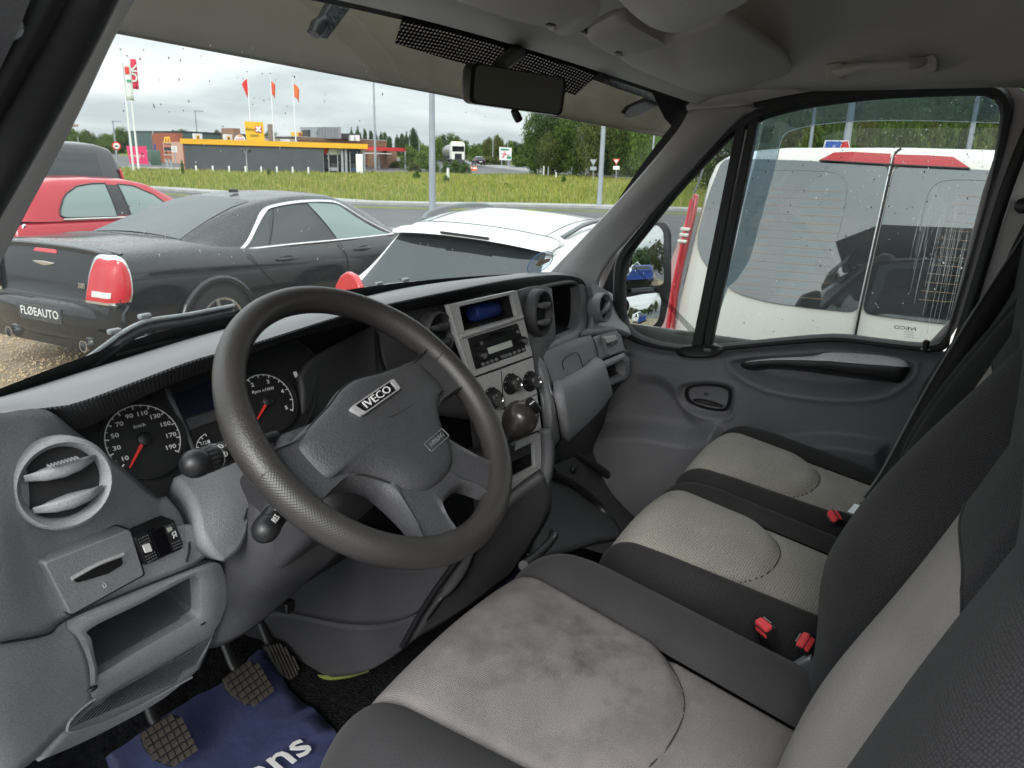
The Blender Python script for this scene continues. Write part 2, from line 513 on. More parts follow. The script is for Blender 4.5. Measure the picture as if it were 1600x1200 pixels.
M['rubber'] = mat("black rubber seal",(.012,.012,.013),.6,bump=('noise',150,.15,.002))
M['wheel'] = mat("steering wheel rubber",(.036,.033,.032),.33,var=(9,.15),bump=('noise',600,.5,.0012))
M['grip'] = mat("textured wheel grip",(.033,.031,.030),.4,var=(9,.15),bump=('weave',380,.3,.0015))
M['hub'] = mat("airbag cover plastic",(.047,.047,.050),.55,var=(9,.12),bump=('noise',420,.6,.0016))
M['head'] = mat("headliner",(.58,.565,.54),.9,var=(3,.06),bump=('noise',220,.25,.002),spec=.1)
M['visor'] = mat("grey sun visor vinyl",(.54,.525,.51),.75,var=(4,.05),bump=('noise',240,.12,.0012),spec=.2)
M['pillar'] = mat("grey pillar trim",(.50,.485,.49),.6,var=(6,.04),bump=('noise',260,.12,.0012))
M['door'] = mat("door trim plastic",(.115,.116,.124),.5,var=(5,.08),bump=('noise',620,.45,.002))
M['door_dark'] = mat("dark door trim plastic",(.07,.07,.074),.5,var=(5,.08),bump=('noise',620,.45,.002))
M['armrest'] = mat("light grey armrest",(.62,.63,.66),.55,var=(8,.04),bump=('noise',400,.2,.001))
M['white'] = mat("white van paint",(.72,.71,.69),.3,coat=.4,var=(3,.03))
M['chrome'] = mat("chrome",(.78,.78,.78),.16,1.0,var=(60,.05))
M['alu'] = mat("dull aluminium",(.5,.5,.5),.35,1.0,var=(60,.08))
M['steel'] = mat("galvanised steel",(.38,.40,.42),.5,.6,var=(8,.1))
M['print'] = mat("white print",(.66,.66,.65),.6)
M['red_print'] = mat("red needle",(.75,.05,.04),.4)
M['lcd'] = mat("pale display",(.50,.52,.46),.25,coat=.3)
M['carpet'] = mat("black carpet",(.010,.010,.011),1.0,var=(60,.5),bump=('noise',160,1.0,.008),spec=.05)
M['lime'] = mat("olive green mat binding",(.13,.16,.03),.9,bump=('noise',300,.8,.003))
M['mat_blue'] = mat("navy paper floor mat",(.042,.050,.112),.42,var=(7,.22),bump=('noise',14,.5,.01),bump2=('noise',60,.25,.004))
M['mat_navy'] = mat("dark navy card",(.018,.020,.045),.4,var=(7,.1))
M['seat_light'] = fabric_mat("light grey seat cloth worn",(.166,.150,.143),(.25,.23,.22),420,.5,stain=((.066,.060,.060),.85),stain_at=((-.42,.35,1.25),.24))
M['seat_back'] = fabric_mat('light grey backrest cloth',(.188,.176,.168),(.265,.25,.237),380,.5)
M['seat_mid'] = fabric_mat("light grey seat cloth",(.185,.177,.162),(.42,.395,.33),300,.75)
M['seat_dark'] = fabric_mat("black seat cloth",(.016,.0155,.0165),(.046,.045,.048),420,.6,bumpst=.25)
M['seat_bol'] = fabric_mat("charcoal seat cloth",(.030,.0285,.030),(.062,.059,.061),480,.5,bumpst=.25)
M['belt'] = mat("black webbing",(.018,.018,.02),.75,bump=('noise',400,.6,.002))
M['buckle_red'] = mat("red buckle button",(.62,.05,.055),.4,var=(30,.06))
M['windscreen'] = glass_mat("windscreen glass",(.62,.645,.635),.03,haze=.015,hazecol=(.6,.62,.63))
M['side_glass'] = glass_mat("side window glass",(.655,.68,.67),.018,haze=.015,hazecol=(.6,.62,.63))
M['deflector'] = glass_mat("smoked acrylic",(.60,.68,.72),.06,haze=.10,hazecol=(.45,.5,.54),thru=True)
M['sun_acrylic'] = glass_mat("brown smoked acrylic",(.34,.33,.30),.05,rough=.02,haze=.55,hazecol=(.26,.24,.205),thru=True)
M['mirror'] = mat("mirror glass",(.82,.84,.84),.01,1.0)
M['mirror_painted'] = mat("mirror glass with painted reflection",(.13,.13,.105),.12,spec=.9,coat=1.0)  # olive base colour stands in for the dim reflection in the glass
M['drop'] = glass_mat("rain drop",(.93,.94,.94),.2)
# ================================================================== the van's cab shell
van = thing("van_cab","white van's cab shell with grey headliner, black seals and raked windscreen, around the seats","van",(0,0,.35))

def ws_top(u):
	return V(.80 * u,.79 - .17 * u * u,2.068 - .07 * u * u)
def ws_base(u):
	return V(.92 * u,1.225 - .25 * u * u,1.515 - .02 * u * u)
def ws_pt(u,v):
	a,b = ws_top(u),ws_base(u)
	p = a.lerp(b,v)
	return p + V(0,.035,.03) * (4 * v * (1 - v)) * .5
US = [i / 16 for i in range(-16,17)]
wg = MB().grid([[ws_pt(u,v / 8) for u in US] for v in range(9)]).build("windscreen",M['windscreen'],van)
# black printed border along the bottom and down the sides of the glass
fr = MB().grid([[ws_pt(u,v) + V(0,-.004,.003) for u in US] for v in (.93,.965,1.0)])
fr.build("bottom_frit",M['black_matt'],wg)
for s in (-1,1):
	MB().grid([[ws_pt(s * (1 - k * .022),v / 8) + V(0,-.004,.003) for k in range(3)] for v in range(9)]).build("side_frit",M['black_matt'],wg)
MB().grid([[ws_pt(u,v) + V(0,-.004,.003) for u in US] for v in (.0,.02,.035)]).build("top_frit",M['rubber'],wg)

# dotted print round the mirror foot
dm = bpy.data.materials.new("dotted print"); dm.use_nodes = True
_t = dm.node_tree; _t.nodes.clear()
_o = _t.nodes.new("ShaderNodeOutputMaterial"); _tc = _t.nodes.new("ShaderNodeTexCoord"); _mp = _t.nodes.new("ShaderNodeMapping")
_mp.inputs['Rotation'].default_value = (math.radians(53),0,0); _mp.inputs['Scale'].default_value = (.6,1,1)
_vo = _t.nodes.new("ShaderNodeTexVoronoi"); _vo.inputs['Scale'].default_value = 165; _vo.inputs['Randomness'].default_value = .0
_vo.voronoi_dimensions = '2D'
_gt = _t.nodes.new("ShaderNodeMath"); _gt.operation = 'GREATER_THAN'; _gt.inputs[1].default_value = .50
_a = _t.nodes.new("ShaderNodeBsdfDiffuse"); _a.inputs[0].default_value = (.012,.012,.013,1)
_b = _t.nodes.new("ShaderNodeBsdfTransparent"); _mx = _t.nodes.new("ShaderNodeMixShader")
_t.links.new(_tc.outputs['Object'],_mp.inputs[0]); _t.links.new(_mp.outputs[0],_vo.inputs['Vector']); _t.links.new(_vo.outputs['Distance'],_gt.inputs[0])
_t.links.new(_gt.outputs[0],_mx.inputs[0]); _t.links.new(_a.outputs[0],_mx.inputs[1]); _t.links.new(_b.outputs[0],_mx.inputs[2]); _t.links.new(_mx.outputs[0],_o.inputs[0])
M['dots'] = dm
def on_ws(px,py,off=-.006):
	"""sight line met with the windscreen"""
	best = None
	d = ray(px,py)
	lo,hi = .3,4.0
	def side(t):
		p = CAM_POS + d * t
		# invert: find v by z, u by x
		u = max(-1.2,min(1.2,p.x / .85)); v = .5
		for _ in range(12):
			q = ws_pt(u,v)
			v = v + (q.z - p.z) / .55
			v = max(-.3,min(1.3,v))
			u = p.x / (.80 + .12 * v)
			u = max(-1.2,min(1.2,u))
		return p.y - ws_pt(u,v).y
	for _ in range(50):
		mid = (lo + hi) / 2
		if side(mid) > 0: hi = mid
		else: lo = mid
	return CAM_POS + d * lo + V(0,off,-off * .6)
dots_px = [[(632,3),(700,28),(765,53),(838,80),(905,104),(940,115)],[(622,38),(690,60),(752,80),(825,104),(885,124),(915,133)],[(612,72),(676,91),(738,108),(812,128),(865,143),(895,152)]]
MB().grid([[on_ws(*q) for q in r] for r in dots_px]).build("dotted_frit",M['dots'],wg)
MB().grid([[on_ws(*q,-.009) for q in r] for r in [[(788,62),(832,77)],[(783,80),(812,93)],[(776,97),(796,106)]]]).build("mirror_pad",M['black'],wg)
# dark printed corner at the top right of the glass
MB().grid([[on_ws(*q,-.007) for q in r] for r in [[(1010,138),(1040,148),(1068,158)],[(1020,160),(1046,172),(1067,185)],[(1034,188),(1045,200),(1052,212)]]]).build("corner_frit",M['black_matt'],wg)
# specks of dirt and dried drops on the windscreen
sp = MB()
for i in range(70):
	px,py = rnd.uniform(190,1010),rnd.uniform(60,330)
	if py < 60 + (px - 190) * .19 - 40: continue
	c = on_ws(px,py,0); r = rnd.uniform(.0005,.0011)
	sp.ball(c,(r * rnd.uniform(.6,1.5),r * .5,r * rnd.uniform(.6,1.5)),6,4)
stuff(sp.build("dirt_speck",mat("windscreen dirt",(.10,.10,.09),.8),wg))
sp = MB()
for i in range(120):
	c = on_ws(rnd.uniform(190,1010),rnd.uniform(70,420),0); r = rnd.uniform(.0006,.0014)
	sp.ball(c,(r,r * .5,r * rnd.uniform(.8,2)),6,4)
stuff(sp.build("dried_drop",mat("dried drop",(.75,.77,.76),.5),wg))

# headliner
def roof_pt(u,k):
	f = ws_top(u)
	dys = [0,.05,.12,.22,.36,.6,.9,1.3]
	dzs = [0,.02,.05,.085,.11,.13,.135,.135]
	e = abs(u)
	zc = f.z + dzs[k]
	side = 2.035 - .0 * k
	z = zc - (zc - side) * max(0,(e - .55) / .45) ** 2 if k > 1 else zc
	x = math.copysign(e * (.80 + .045 * min(1,dys[k] / .15)),u)
	return V(x,f.y - dys[k],z)
rl = MB().grid([[roof_pt(u,k) for u in US] for k in range(8)]).build("roof_lining",M['head'],van,solid=.012)
# the roof and body outside
bd = MB()
bd.add([V(-.97,.55,2.24),V(.97,.55,2.24),V(.97,-4.6,2.34),V(-.97,-4.6,2.34),V(-.86,.83,2.13),V(.86,.83,2.13)],[(0,1,2,3),(4,5,1,0)])
bd.build("roof",M['white'],van)
bs = MB()
bs.add([V(.985,-.14,.45),V(.985,-4.6,.45),V(.985,-4.6,2.3),V(.985,-.14,2.3)],[(0,1,2,3)])
bs.add([V(-.985,-.6,.45),V(-.985,-4.6,.45),V(-.985,-4.6,2.3),V(-.985,-.6,2.3)],[(0,1,2,3)])
bs.add([V(-.985,-4.6,.45),V(.985,-4.6,.45),V(.985,-4.6,2.3),V(-.985,-4.6,2.3)],[(0,1,2,3)])
bs.add([V(.975,.98,.45),V(.975,2.05,.45),V(.93,2.05,1.0),V(.95,1.25,1.40),V(.975,.98,1.42)],[(0,1,2,3,4)])
bs.add([V(-.975,.98,.45),V(-.975,2.05,.45),V(-.93,2.05,1.0),V(-.95,1.25,1.40),V(-.975,.98,1.42)],[(0,1,2,3,4)])
bs.add([V(-.93,2.06,.45),V(.93,2.06,.45),V(.93,2.06,1.0),V(-.93,2.06,1.0)],[(0,1,2,3)])
bs.build("body_side",M['white'],van,solid=.02)
MB().grid([[V(x * .93,y,z - .05 * x * x) for x in (-1,-.5,0,.5,1)] for y,z in ((1.36,1.40),(1.6,1.3),(1.85,1.17),(2.06,1.0))]).build("bonnet",M['white'],van,solid=.015)
# cowl under the wipers
MB().grid([[V(.93 * u,1.19 - .25 * u * u + a,1.475 + b) for u in US] for a,b in ((-.02,.0),(.04,.02),(.12,-.01),(.20,-.05))]).build("cowl",M['black'],van,solid=.01)
# cargo bulkhead, floor underside
MB().box((0,-.62,1.45),(1.8,.02,1.6)).build("bulkhead",M['dash_mid'],van)

# ---- pillars
rp = [[(1076,172,.77),(1120,168,.795),(1178,163,.835)],[(1056,207,.775),(1100,200,.79),(1150,182,.835)],[(985,292,.79),(1022,282,.80),(1052,288,.85)],[(925,357,.805),(945,360,.815),(985,366,.858)],
      [(858,428,.82),(893,425,.825),(948,412,.865)],[(840,448,.82),(893,470,.83),(935,455,.868)],[(850,480,.83),(905,520,.84),(960,520,.87)]]
MB().grid(patch([[P(a,b,x=c) for a,b,c in r] for r in rp],6,6)).build("pillar_trim",M['pillar'],van,solid=.012)
_p = P(1085,208,x=.783); _n = V(-.93,-.30,-.2).normalized()
MB().lathe(_p + _n * -.002,_n,[(.0075,0),(.0075,.005),(.006,.006),(.0058,.0045),(.0001,.0045)],20).build("screw_cover",M['pillar'],van)
hd_a = [(1076,172,.775),(1120,168,.80),(1178,162,.84),(1250,148,.85),(1330,138,.852),(1400,132,.852),(1535,128,.852),(1640,130,.852)]
hd_b = [(1062,158,.76),(1110,150,.775),(1180,142,.80),(1250,128,.81),(1330,118,.815),(1400,113,.815),(1535,108,.815),(1640,106,.815)]
MB().grid(patch([[P(a,b,x=c) for a,b,c in hd_b],[P((a + d) / 2,(b + e) / 2,x=(c + f) / 2 - .004) for (a,b,c),(d,e,f) in zip(hd_a,hd_b)],[P(a,b + 3,x=c + .004) for a,b,c in hd_a]],6,4)).build("door_header_trim",M['head'],van,solid=-.01)
MB().tube(spline([P(a,b + 1,x=c + .0) for a,b,c in hd_a[2:]],5),.009,8).build("header_seal",M['rubber'],van)
# left (near) pillar: trim edge, fat rubber seal, painted flange with a bolt
def strip(name,a,b,m,solid=.01):
	"""a, b: edges as (px, py, x)"""
	return MB().grid(patch([[P(p,q,x=r) for p,q,r in a],[P((p + s) / 2,(q + t) / 2,x=(r + w) / 2 + .012) for (p,q,r),(s,t,w) in zip(a,b)],[P(p,q,x=r) for p,q,r in b]],6,4)).build(name,m,van,solid=solid)
strip("near_pillar_trim",[(205,-30,-.70),(160,50,-.725),(95,190,-.76),(0,372,-.795),(-70,520,-.83),(-140,660,-.85)],[(172,-30,-.80),(125,55,-.81),(62,170,-.825),(0,290,-.84),(-85,450,-.86),(-150,600,-.87)],M['pillar'])
sl = [P(a,b,x=c) for a,b,c in ((140,-40,-.835),(95,55,-.845),(30,180,-.858),(-30,290,-.866),(-130,470,-.88))]
MB().tube(spline(sl,6),.021,14).build("door_seal",M['rubber'],van)
sl = [P(a,b,x=c) for a,b,c in ((84,-40,-.868),(45,40,-.874),(0,120,-.882),(-60,230,-.89))]
MB().tube(spline(sl,6),.012,12).build("outer_seal",M['black'],van)
fl = [P(-60,-60,x=-.90),P(70,-60,x=-.90),P(30,45,x=-.905),P(-20,150,x=-.91),P(-80,200,x=-.91)]
MB().prism(fl,V(-.01,.012,0)).build("pillar_flange",M['black'],van)
_p = P(11,38,x=-.902)
MB().lathe(_p,V(-.6,-.8,.1),[(.0001,-.002),(.0085,-.002),(.0085,.003),(.006,.005),(.0045,.005),(.004,.002),(.0001,.002)],18).build("flange_bolt",M['steel'],van)

# B pillar beyond the passenger door
def xplate(name,pts,x,m,thick=.012,bev=.003):
	return MB().prism([P(a,b,x=x) for a,b in pts],V(thick,0,0)).build(name,m,van,bevel=bev)
xplate("door_frame_return",[(1560,120),(1600,140),(1612,170),(1562,300),(1503,500),(1472,548),(1440,548),(1485,500),(1535,300),(1575,180)],.885,M['pillar'])
MB().tube(spline([P(a,b,x=.86) for a,b in ((1640,120),(1618,180),(1571,300),(1511,495),(1487,560))],5),.013,10).build("pillar_seal",M['rubber'],van)
xplate("pillar_panel",[(1620,190),(1700,190),(1700,560),(1490,560),(1517,495),(1577,310)],.895,M['white'])

# ---- floor
fl = MB().grid([[V(x,y,z) for x in (-.88,-.3,.3,.88)] for y,z in ((-.62,.68),(.3,.68),(1.08,.68),(1.22,.73),(1.42,1.0),(1.46,1.3))]).build("floor_carpet",M['carpet'],van,solid=.02)
MB().box((-.93,.35,.66),(.09,1.3,.10)).build("door_sill",M['white'],van,bevel=.01)
M['tunnel'] = mat("charcoal tunnel plastic",(.048,.048,.051),.5,var=(6,.12),bump=('noise',620,.4,.002))
# tunnel side under the dash, two mouldings with a seam
def tun(name,pts,m,bev=.004):
	p = [P(a,b,x=c) for a,b,c in pts]
	return MB().prism(p,V(.02,.0,0)).build(name,m,van,bevel=bev)
rows = [[(395,905,-.19),(455,845,-.17),(560,830,-.16),(660,850,-.15),(745,845,-.16)],
		[(380,945,-.19),(440,925,-.15),(560,915,-.135),(640,920,-.135),(722,900,-.15)],
		[(372,968,-.19),(432,955,-.14),(545,975,-.12),(625,968,-.13),(690,930,-.15)]]
MB().grid(patch([[P(a,b,x=c) for a,b,c in r] for r in rows],6,6)).build("tunnel_upper_trim",M['tunnel'],van,solid=-.015)
rows = [[(372,970,-.188),(432,958,-.138),(545,978,-.118),(625,971,-.128),(690,933,-.148)],
		[(385,1005,-.17),(440,1005,-.12),(540,1020,-.10),(605,1005,-.11),(655,975,-.14)],
		[(405,1030,-.15),(450,1046,-.10),(510,1058,-.085),(575,1048,-.095),(632,1010,-.13)]]
MB().grid(patch([[P(a,b,x=c) for a,b,c in r] for r in rows],6,6)).build("tunnel_lower_trim",M['tunnel'],van,solid=-.015)
rows = [[(748,846,-.155),(800,780,-.10),(850,740,-.05)],[(700,915,-.148),(770,870,-.08),(860,800,.0)],[(634,1012,-.128),(720,960,-.06),(800,900,.02)]]
MB().grid(patch([[P(a,b,x=c) for a,b,c in r] for r in rows],6,6)).build("tunnel_side",M['tunnel'],van,solid=-.015)
MB().tube(spline([P(a,b,x=c) for a,b,c in ((745,842,-.17),(715,875,-.165),(668,940,-.16),(628,1010,-.14))],5),.006,8).build("tunnel_gap_seal",M['black'],van)
# bound edge of the carpet along the tunnel
MB().tube(spline([P(a,b,z=.708) for a,b in ((440,1030),(465,1045),(500,1058),(540,1056),(575,1046))],5),.006,8).build("carpet_binding",M['lime'],van)
MB().tube(spline([P(a,b,z=.70) for a,b in ((180,1115),(192,1140),(205,1162),(218,1180))],5),.006,8).build("carpet_binding",M['lime'],van)
MB().tube(spline([P(a,b,z=.70) for a,b in ((98,1168),(97,1200),(100,1230))],5),.006,8).build("carpet_binding",M['lime'],van)
# passenger footwell mouldings
rows = [[(800,745,.74),(848,735,.80),(885,712,.84),(925,700,.88),(990,715,.90)],[(815,790,.72),(855,772,.76),(900,755,.80),(950,760,.82),(1030,790,.78)],
		[(820,830,.70),(870,815,.71),(915,800,.74),(965,800,.74),(1040,830,.70)],[(830,880,.64),(885,865,.64),(935,850,.64),(985,845,.62),(1050,860,.6)]]
MB().grid(patch([[P(a,b,y=c) for a,b,c in r] for r in rows],6,6)).build("footwell_moulding",M['dash_dark'],van,solid=-.01)
MB().tube(spline([P(a,b,y=c) for a,b,c in ((862,738,.775),(895,755,.775),(930,785,.75),(958,818,.69),(975,850,.61))],6),.014,10).build("footwell_rib",M['black'],van)
MB().tube(spline([P(a,b,y=c) for a,b,c in ((895,708,.84),(935,732,.82),(975,762,.79),(1012,800,.74))],6),.012,10).build("footwell_rib",M['black'],van)
MB().ball(P(897,733,y=.80),(.014,.008,.014),14,8).build("clip_plug",M['black'],van)

# ---- interior mirror
im = thing("interior_mirror","black framed interior mirror hanging from the middle of the windscreen","mirror",P(810,140,y=.67))
mo = rounded([P(a,b,pl=(V(0,.67,1.96),V(-.32,-.94,-.08))) for a,b in ((737,97),(886,122),(878,181),(733,161))],.012,5)
mn = V(-.32,-.94,-.08).normalized()
ctr = sum(mo,Vector()) / len(mo)
gi = [ctr + (q - ctr) * .925 for q in mo]
back = [ctr + (q - ctr) * .90 - mn * .035 for q in mo]
mid = [ctr + (q - ctr) * 1.03 - mn * .012 for q in mo]
MB().loft([gi,mo,mid,back]).build("housing",M['black'],im,ang=50)
MB().prism([q + mn * .0015 for q in gi],mn * -.001).build("mirror_glass",M['mirror_painted'],im)
MB().tube([ctr - mn * .03 + V(0,0,.01),ctr - mn * .055 + V(0,.0,.035),on_ws(800,88,-.012)],[.012,.012,.016],12).build("stem",M['black'],im)
_a = P(803,172,pl=(ctr - mn * .012,mn)); _b = P(811,188,pl=(ctr - mn * .012,mn))
MB().tube([_a,_a.lerp(_b,.5),_b],[.006,.0075,.007],10).build("dip_lever",M['black'],im)

# ---- smoked visor outside, over the windscreen
sv = thing("acrylic_sun_visor","smoked brown acrylic visor fixed outside along the top of the windscreen","sun shield",(0,.95,2.0))
low = [P(a,b,y=c) for a,b,c in ((60,27,.90),(165,47,.95),(300,72.5,.975),(450,101,.99),(600,130,.985),(740,157,.945),(890,186,.86),(1030,212,.765),(1100,226,.70))]
top = [q + V(0,-.10 - .02 * abs(q.x),.17) for q in low]
mdl = [(a + b) / 2 + V(0,.02,.015) for a,b in zip(low,top)]
MB().grid(patch([top,mdl,low],5,4)).build("visor_sheet",M['sun_acrylic'],sv,solid=.004)
MB().tube(spline(low,5),.0022,6).build("visor_lip",M['sun_acrylic'],sv)
def bracket(pts,y,name="bracket",m=None,t=.012):
	return MB().prism([P(a,b,y=y) for a,b in pts],V(0,t,.004)).build(name,m or M['bracket'],sv,bevel=.002)
M['bracket'] = mat("weathered black bracket",(.022,.024,.026),.5,var=(55,.75),bump=('noise',120,.8,.004))
M['bracket_grey'] = mat("weathered grey bracket",(.10,.105,.11),.6,var=(70,.6),bump=('noise',150,.8,.004))
bracket([(523,-6),(566,-10),(552,8),(515,58),(511,62),(487,54),(490,48),(500,38)],.90)
MB().tube([P(507,32,y=.885),P(496,44,y=.885),P(491,54,y=.885)],[.010,.013,.008],10).build("rubber_foot",M['black'],sv)
bracket([(552,-10),(640,-20),(632,22),(610,17),(566,3)],.89,m=M['bracket_grey'])
bracket([(1022,150),(1038,160),(1000,180),(984,184),(976,178),(984,168)],.755)
MB().grid([[P(a,b,y=.742) for a,b in r] for r in [[(935,114),(975,127),(1010,139),(1050,152)],[(925,124),(965,139),(1005,152),(1045,168)]]]).build("edge_strip",M['bracket_grey'],sv,solid=.004)

# ---- roof fittings
VPL = (V(.3,.55,2.02),V(0,-.25,-1).normalized())
def vis(px,py): return P(px,py,pl=VPL)
psv = thing("passenger_sun_visor","grey moulded sun visor folded up over the passenger side","sun visor",(.35,.45,2.04))
o_ = [(915,65),(923,53),(960,34),(977,33),(1037,66),(1053,63),(1133,27),(1150,32),(1183,60),(1230,93),(1239,110),(1227,130),(1200,143),(1110,152),(1067,140),(987,107),(960,88),(943,82)]
ol = rounded([vis(*q) for q in o_],.02,4)
c_ = sum(ol,Vector()) / len(ol); vn = VPL[1]
MB().loft([[c_ + (q - c_) * .93 + vn * .002 for q in ol],[c_ + (q - c_) * .98 - vn * .002 for q in ol],[q - vn * .009 for q in ol],[c_ + (q - c_) * .985 - vn * .018 for q in ol],[c_ + (q - c_) * .94 - vn * .022 for q in ol]]).build("visor_pad",M['visor'],psv,ang=60)
MB().tube([vis(907,57) - vn * .012,vis(925,64) - vn * .012],.005,10).build("pivot_pin",M['black'],psv)
MB().box(vis(965,80) - vn * .004,(.022,.012,.014)).build("clip_slot",M['black'],psv,bevel=.003)
MB().tube([vis(955,84) - vn * .006,vis(966,83) + vn * .003,vis(975,88) - vn * .006],.0045,8).build("clip",M['visor'],psv)
dsv = thing("driver_sun_visor","grey sun visor folded up above the steering wheel, beside the roof console","sun visor",(-.3,.5,2.05))
o_ = [(640,-60),(690,-8),(745,12),(800,30),(852,42),(872,55),(893,57),(925,42),(940,22),(938,8),(915,-8),(870,-60)]
ol = rounded([vis(*q) for q in o_],.02,4)
c_ = sum(ol,Vector()) / len(ol)
MB().loft([[c_ + (q - c_) * .93 + vn * .002 for q in ol],[c_ + (q - c_) * .98 - vn * .002 for q in ol],[q - vn * .009 for q in ol],[c_ + (q - c_) * .985 - vn * .018 for q in ol],[c_ + (q - c_) * .94 - vn * .022 for q in ol]]).build("visor_pad",M['visor'],dsv,ang=60)
MB().box(vis(860,36) - vn * .004,(.022,.012,.014)).build("clip_slot",M['black'],dsv,bevel=.003)
MB().tube([vis(852,42) - vn * .006,vis(862,40) + vn * .003,vis(872,46) - vn * .006],.0045,8).build("clip",M['visor'],dsv)
oc = thing("overhead_console","pale grey overhead console moulding between the two sun visors","console",(0,.36,2.08))
OP = (V(.0,.40,2.045),V(0,-.12,-1).normalized())
o_ = [(935,-30),(985,22),(1012,42),(1045,51),(1078,46),(1110,32),(1165,4),(1230,-40),(1100,-90)]
ol = rounded([P(a,b,pl=OP) for a,b in o_],.03,5); n_ = OP[1]; c_ = sum(ol,Vector()) / len(ol)
MB().loft([[c_ + (q - c_) * .90 + n_ * .004 for q in ol],[c_ + (q - c_) * .97 for q in ol],[q - n_ * .008 for q in ol],[q - n_ * .075 for q in ol]]).build("console_shell",M['pillar'],oc,ang=60)
lo_ = rounded([P(a,b,pl=(OP[0] + n_ * .006,n_)) for a,b in ((1060,-20),(1075,8),(1110,2),(1118,-20))],.01,4)
MB().prism(lo_,n_ * .004).build("lamp_lens",M['visor'],oc,bevel=.002)
gh = thing("grab_handle","grey grab handle on the headliner above the passenger window","handle",P(1375,105,x=.76))
hp = [P(a,b,x=c) for a,b,c in ((1300,112,.75),(1322,109,.70),(1350,104,.69),(1390,102,.69),(1425,99,.70),(1450,97,.75))]
MB().tube(spline(hp,5),[.013 + .008 * abs(i / 25 - .5) for i in range(26)],12,flat=.7).build("grip_bar",M['visor'],gh)
for pts in ([(1287,100),(1315,97),(1322,108),(1312,124),(1290,127)],[(1418,97),(1458,84),(1464,90),(1463,112),(1430,116),(1420,108)]):
	q = rounded([P(a,b,x=.715) for a,b in pts],.008,4)
	MB().prism(q,V(.06,0,0.005)).build("end_cap",M['visor'],gh,bevel=.006,seg=3)
MB().lathe(P(1598,322,x=.80),V(-1,0,.1),[(.016,0),(.016,.012),(.010,.016),(.0001,.016)],18).build("belt_anchor_bolt",M['black'],van)
# ================================================================== dashboard
dash = thing("dashboard","grey and black van dashboard with round air vents, instrument cluster and shelf, under the windscreen","dashboard",(0,.9,1.2))
def PY(pts):
	return [P(a,b,y=c) for a,b,c in pts]
# --- soft top pad and its diamond textured brow
row0 = spline(PY([(-90,640,.98),(0,620,1.06),(153,573,1.12),(340,517,1.17),(553,467,1.19),(647,447,1.17),(760,432,1.12),(850,425,1.02),(900,428,.95)]),6)
ridge_px = [(-60,655,.72),(0,645,.745),(70,637,.77),(117,630,.78),(200,600,.80),(300,563,.80),(383,540,.80),(520,497,.79),(583,480,.78),(700,455,.77),(800,436,.80),(870,429,.84),(905,434,.85),(917,447,.86)]
ridge = spline(PY(ridge_px),6)
low_px = [(-60,657,.725),(0,648,.75),(75,643,.775),(120,674,.80),(200,632,.83),(267,601,.84),(330,578,.84),(447,533,.835),(583,497,.82),(700,472,.80),(815,452,.82),(875,440,.86),(900,446,.87),(912,460,.88)]
lowr = spline(PY(low_px),6)
N = 70
a,b,c = resample(row0,N),resample(ridge,N),resample(lowr,N)
m1 = [p.lerp(q,.5) + V(0,0,-.001) for p,q in zip(a,b)]
m2 = [p.lerp(q,.9) + V(0,0,.001) for p,q in zip(a,b)]
MB().grid([[p + V(0,.03,-.03) for p in a],a,m1,m2,b]).build("top_pad",M['pad'],dash,ang=60)
bm_ = [p.lerp(q,.45) + V(0,-.006,.002) for p,q in zip(b,c)]
under = [q + V(0,.07,-.022) for q in c]
MB().grid([b,[p + V(0,-.002,-.002) for p in b],bm_,c]).build("brow_face",M['hatch'],dash,ang=60)
MB().grid([c,under,[q + V(0,.06,-.10) for q in under]]).build("brow_underside",M['black_matt'],dash)  # flat black stands in for the shade in the cavity under the brow
# dark carcass added behind the fascia to block light
MB().box((0.0,1.02,1.30),(1.66,.16,.40)).build("core_filler",M['black_matt'],dash)
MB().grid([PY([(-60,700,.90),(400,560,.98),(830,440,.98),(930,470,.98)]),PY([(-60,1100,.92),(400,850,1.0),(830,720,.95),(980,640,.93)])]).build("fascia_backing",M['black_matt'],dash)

# --- near end panel with the round vent
pr = [[(-60,652,.70),(0,646,.73),(70,640,.76),(121,676,.785),(180,720,.795),(238,770,.80),(262,775,.80),(320,748,.805),(378,736,.81)],
      [(-60,740,.70),(0,740,.715),(60,745,.735),(120,775,.75),(180,805,.76),(236,830,.765),(270,822,.77),(325,800,.775),(376,765,.785)],
      [(-60,835,.69),(0,846,.70),(45,885,.72),(88,905,.735),(160,880,.74),(225,850,.745),(280,825,.75),(330,825,.755),(362,800,.765)],
      [(-60,1012,.69),(0,1004,.70),(72,990,.725),(104,967,.735),(160,943,.74),(222,917,.745),(280,897,.75),(325,868,.755),(352,845,.76)]]
MB().grid(patch([PY(r) for r in pr],6,6)).build("end_panel",M['dash'],dash,solid=-.02,ang=50)
# the moulded flank that runs under the stalk
fl = [[(262,772,.80),(320,746,.803),(378,735,.808)],[(285,800,.775),(330,772,.78),(374,752,.79)],[(300,850,.755),(332,815,.76),(366,775,.775)],[(322,872,.752),(350,850,.755),(366,800,.765)]]
MB().grid(patch([PY(r) for r in fl],5,5)).build("flank_moulding",M['dash'],dash,solid=-.03)
MB().tube(spline(PY([(262,775,.795),(285,805,.768),(296,850,.75),(292,878,.748)]),6),.0016,6).build("panel_joint",M['black_matt'],dash)

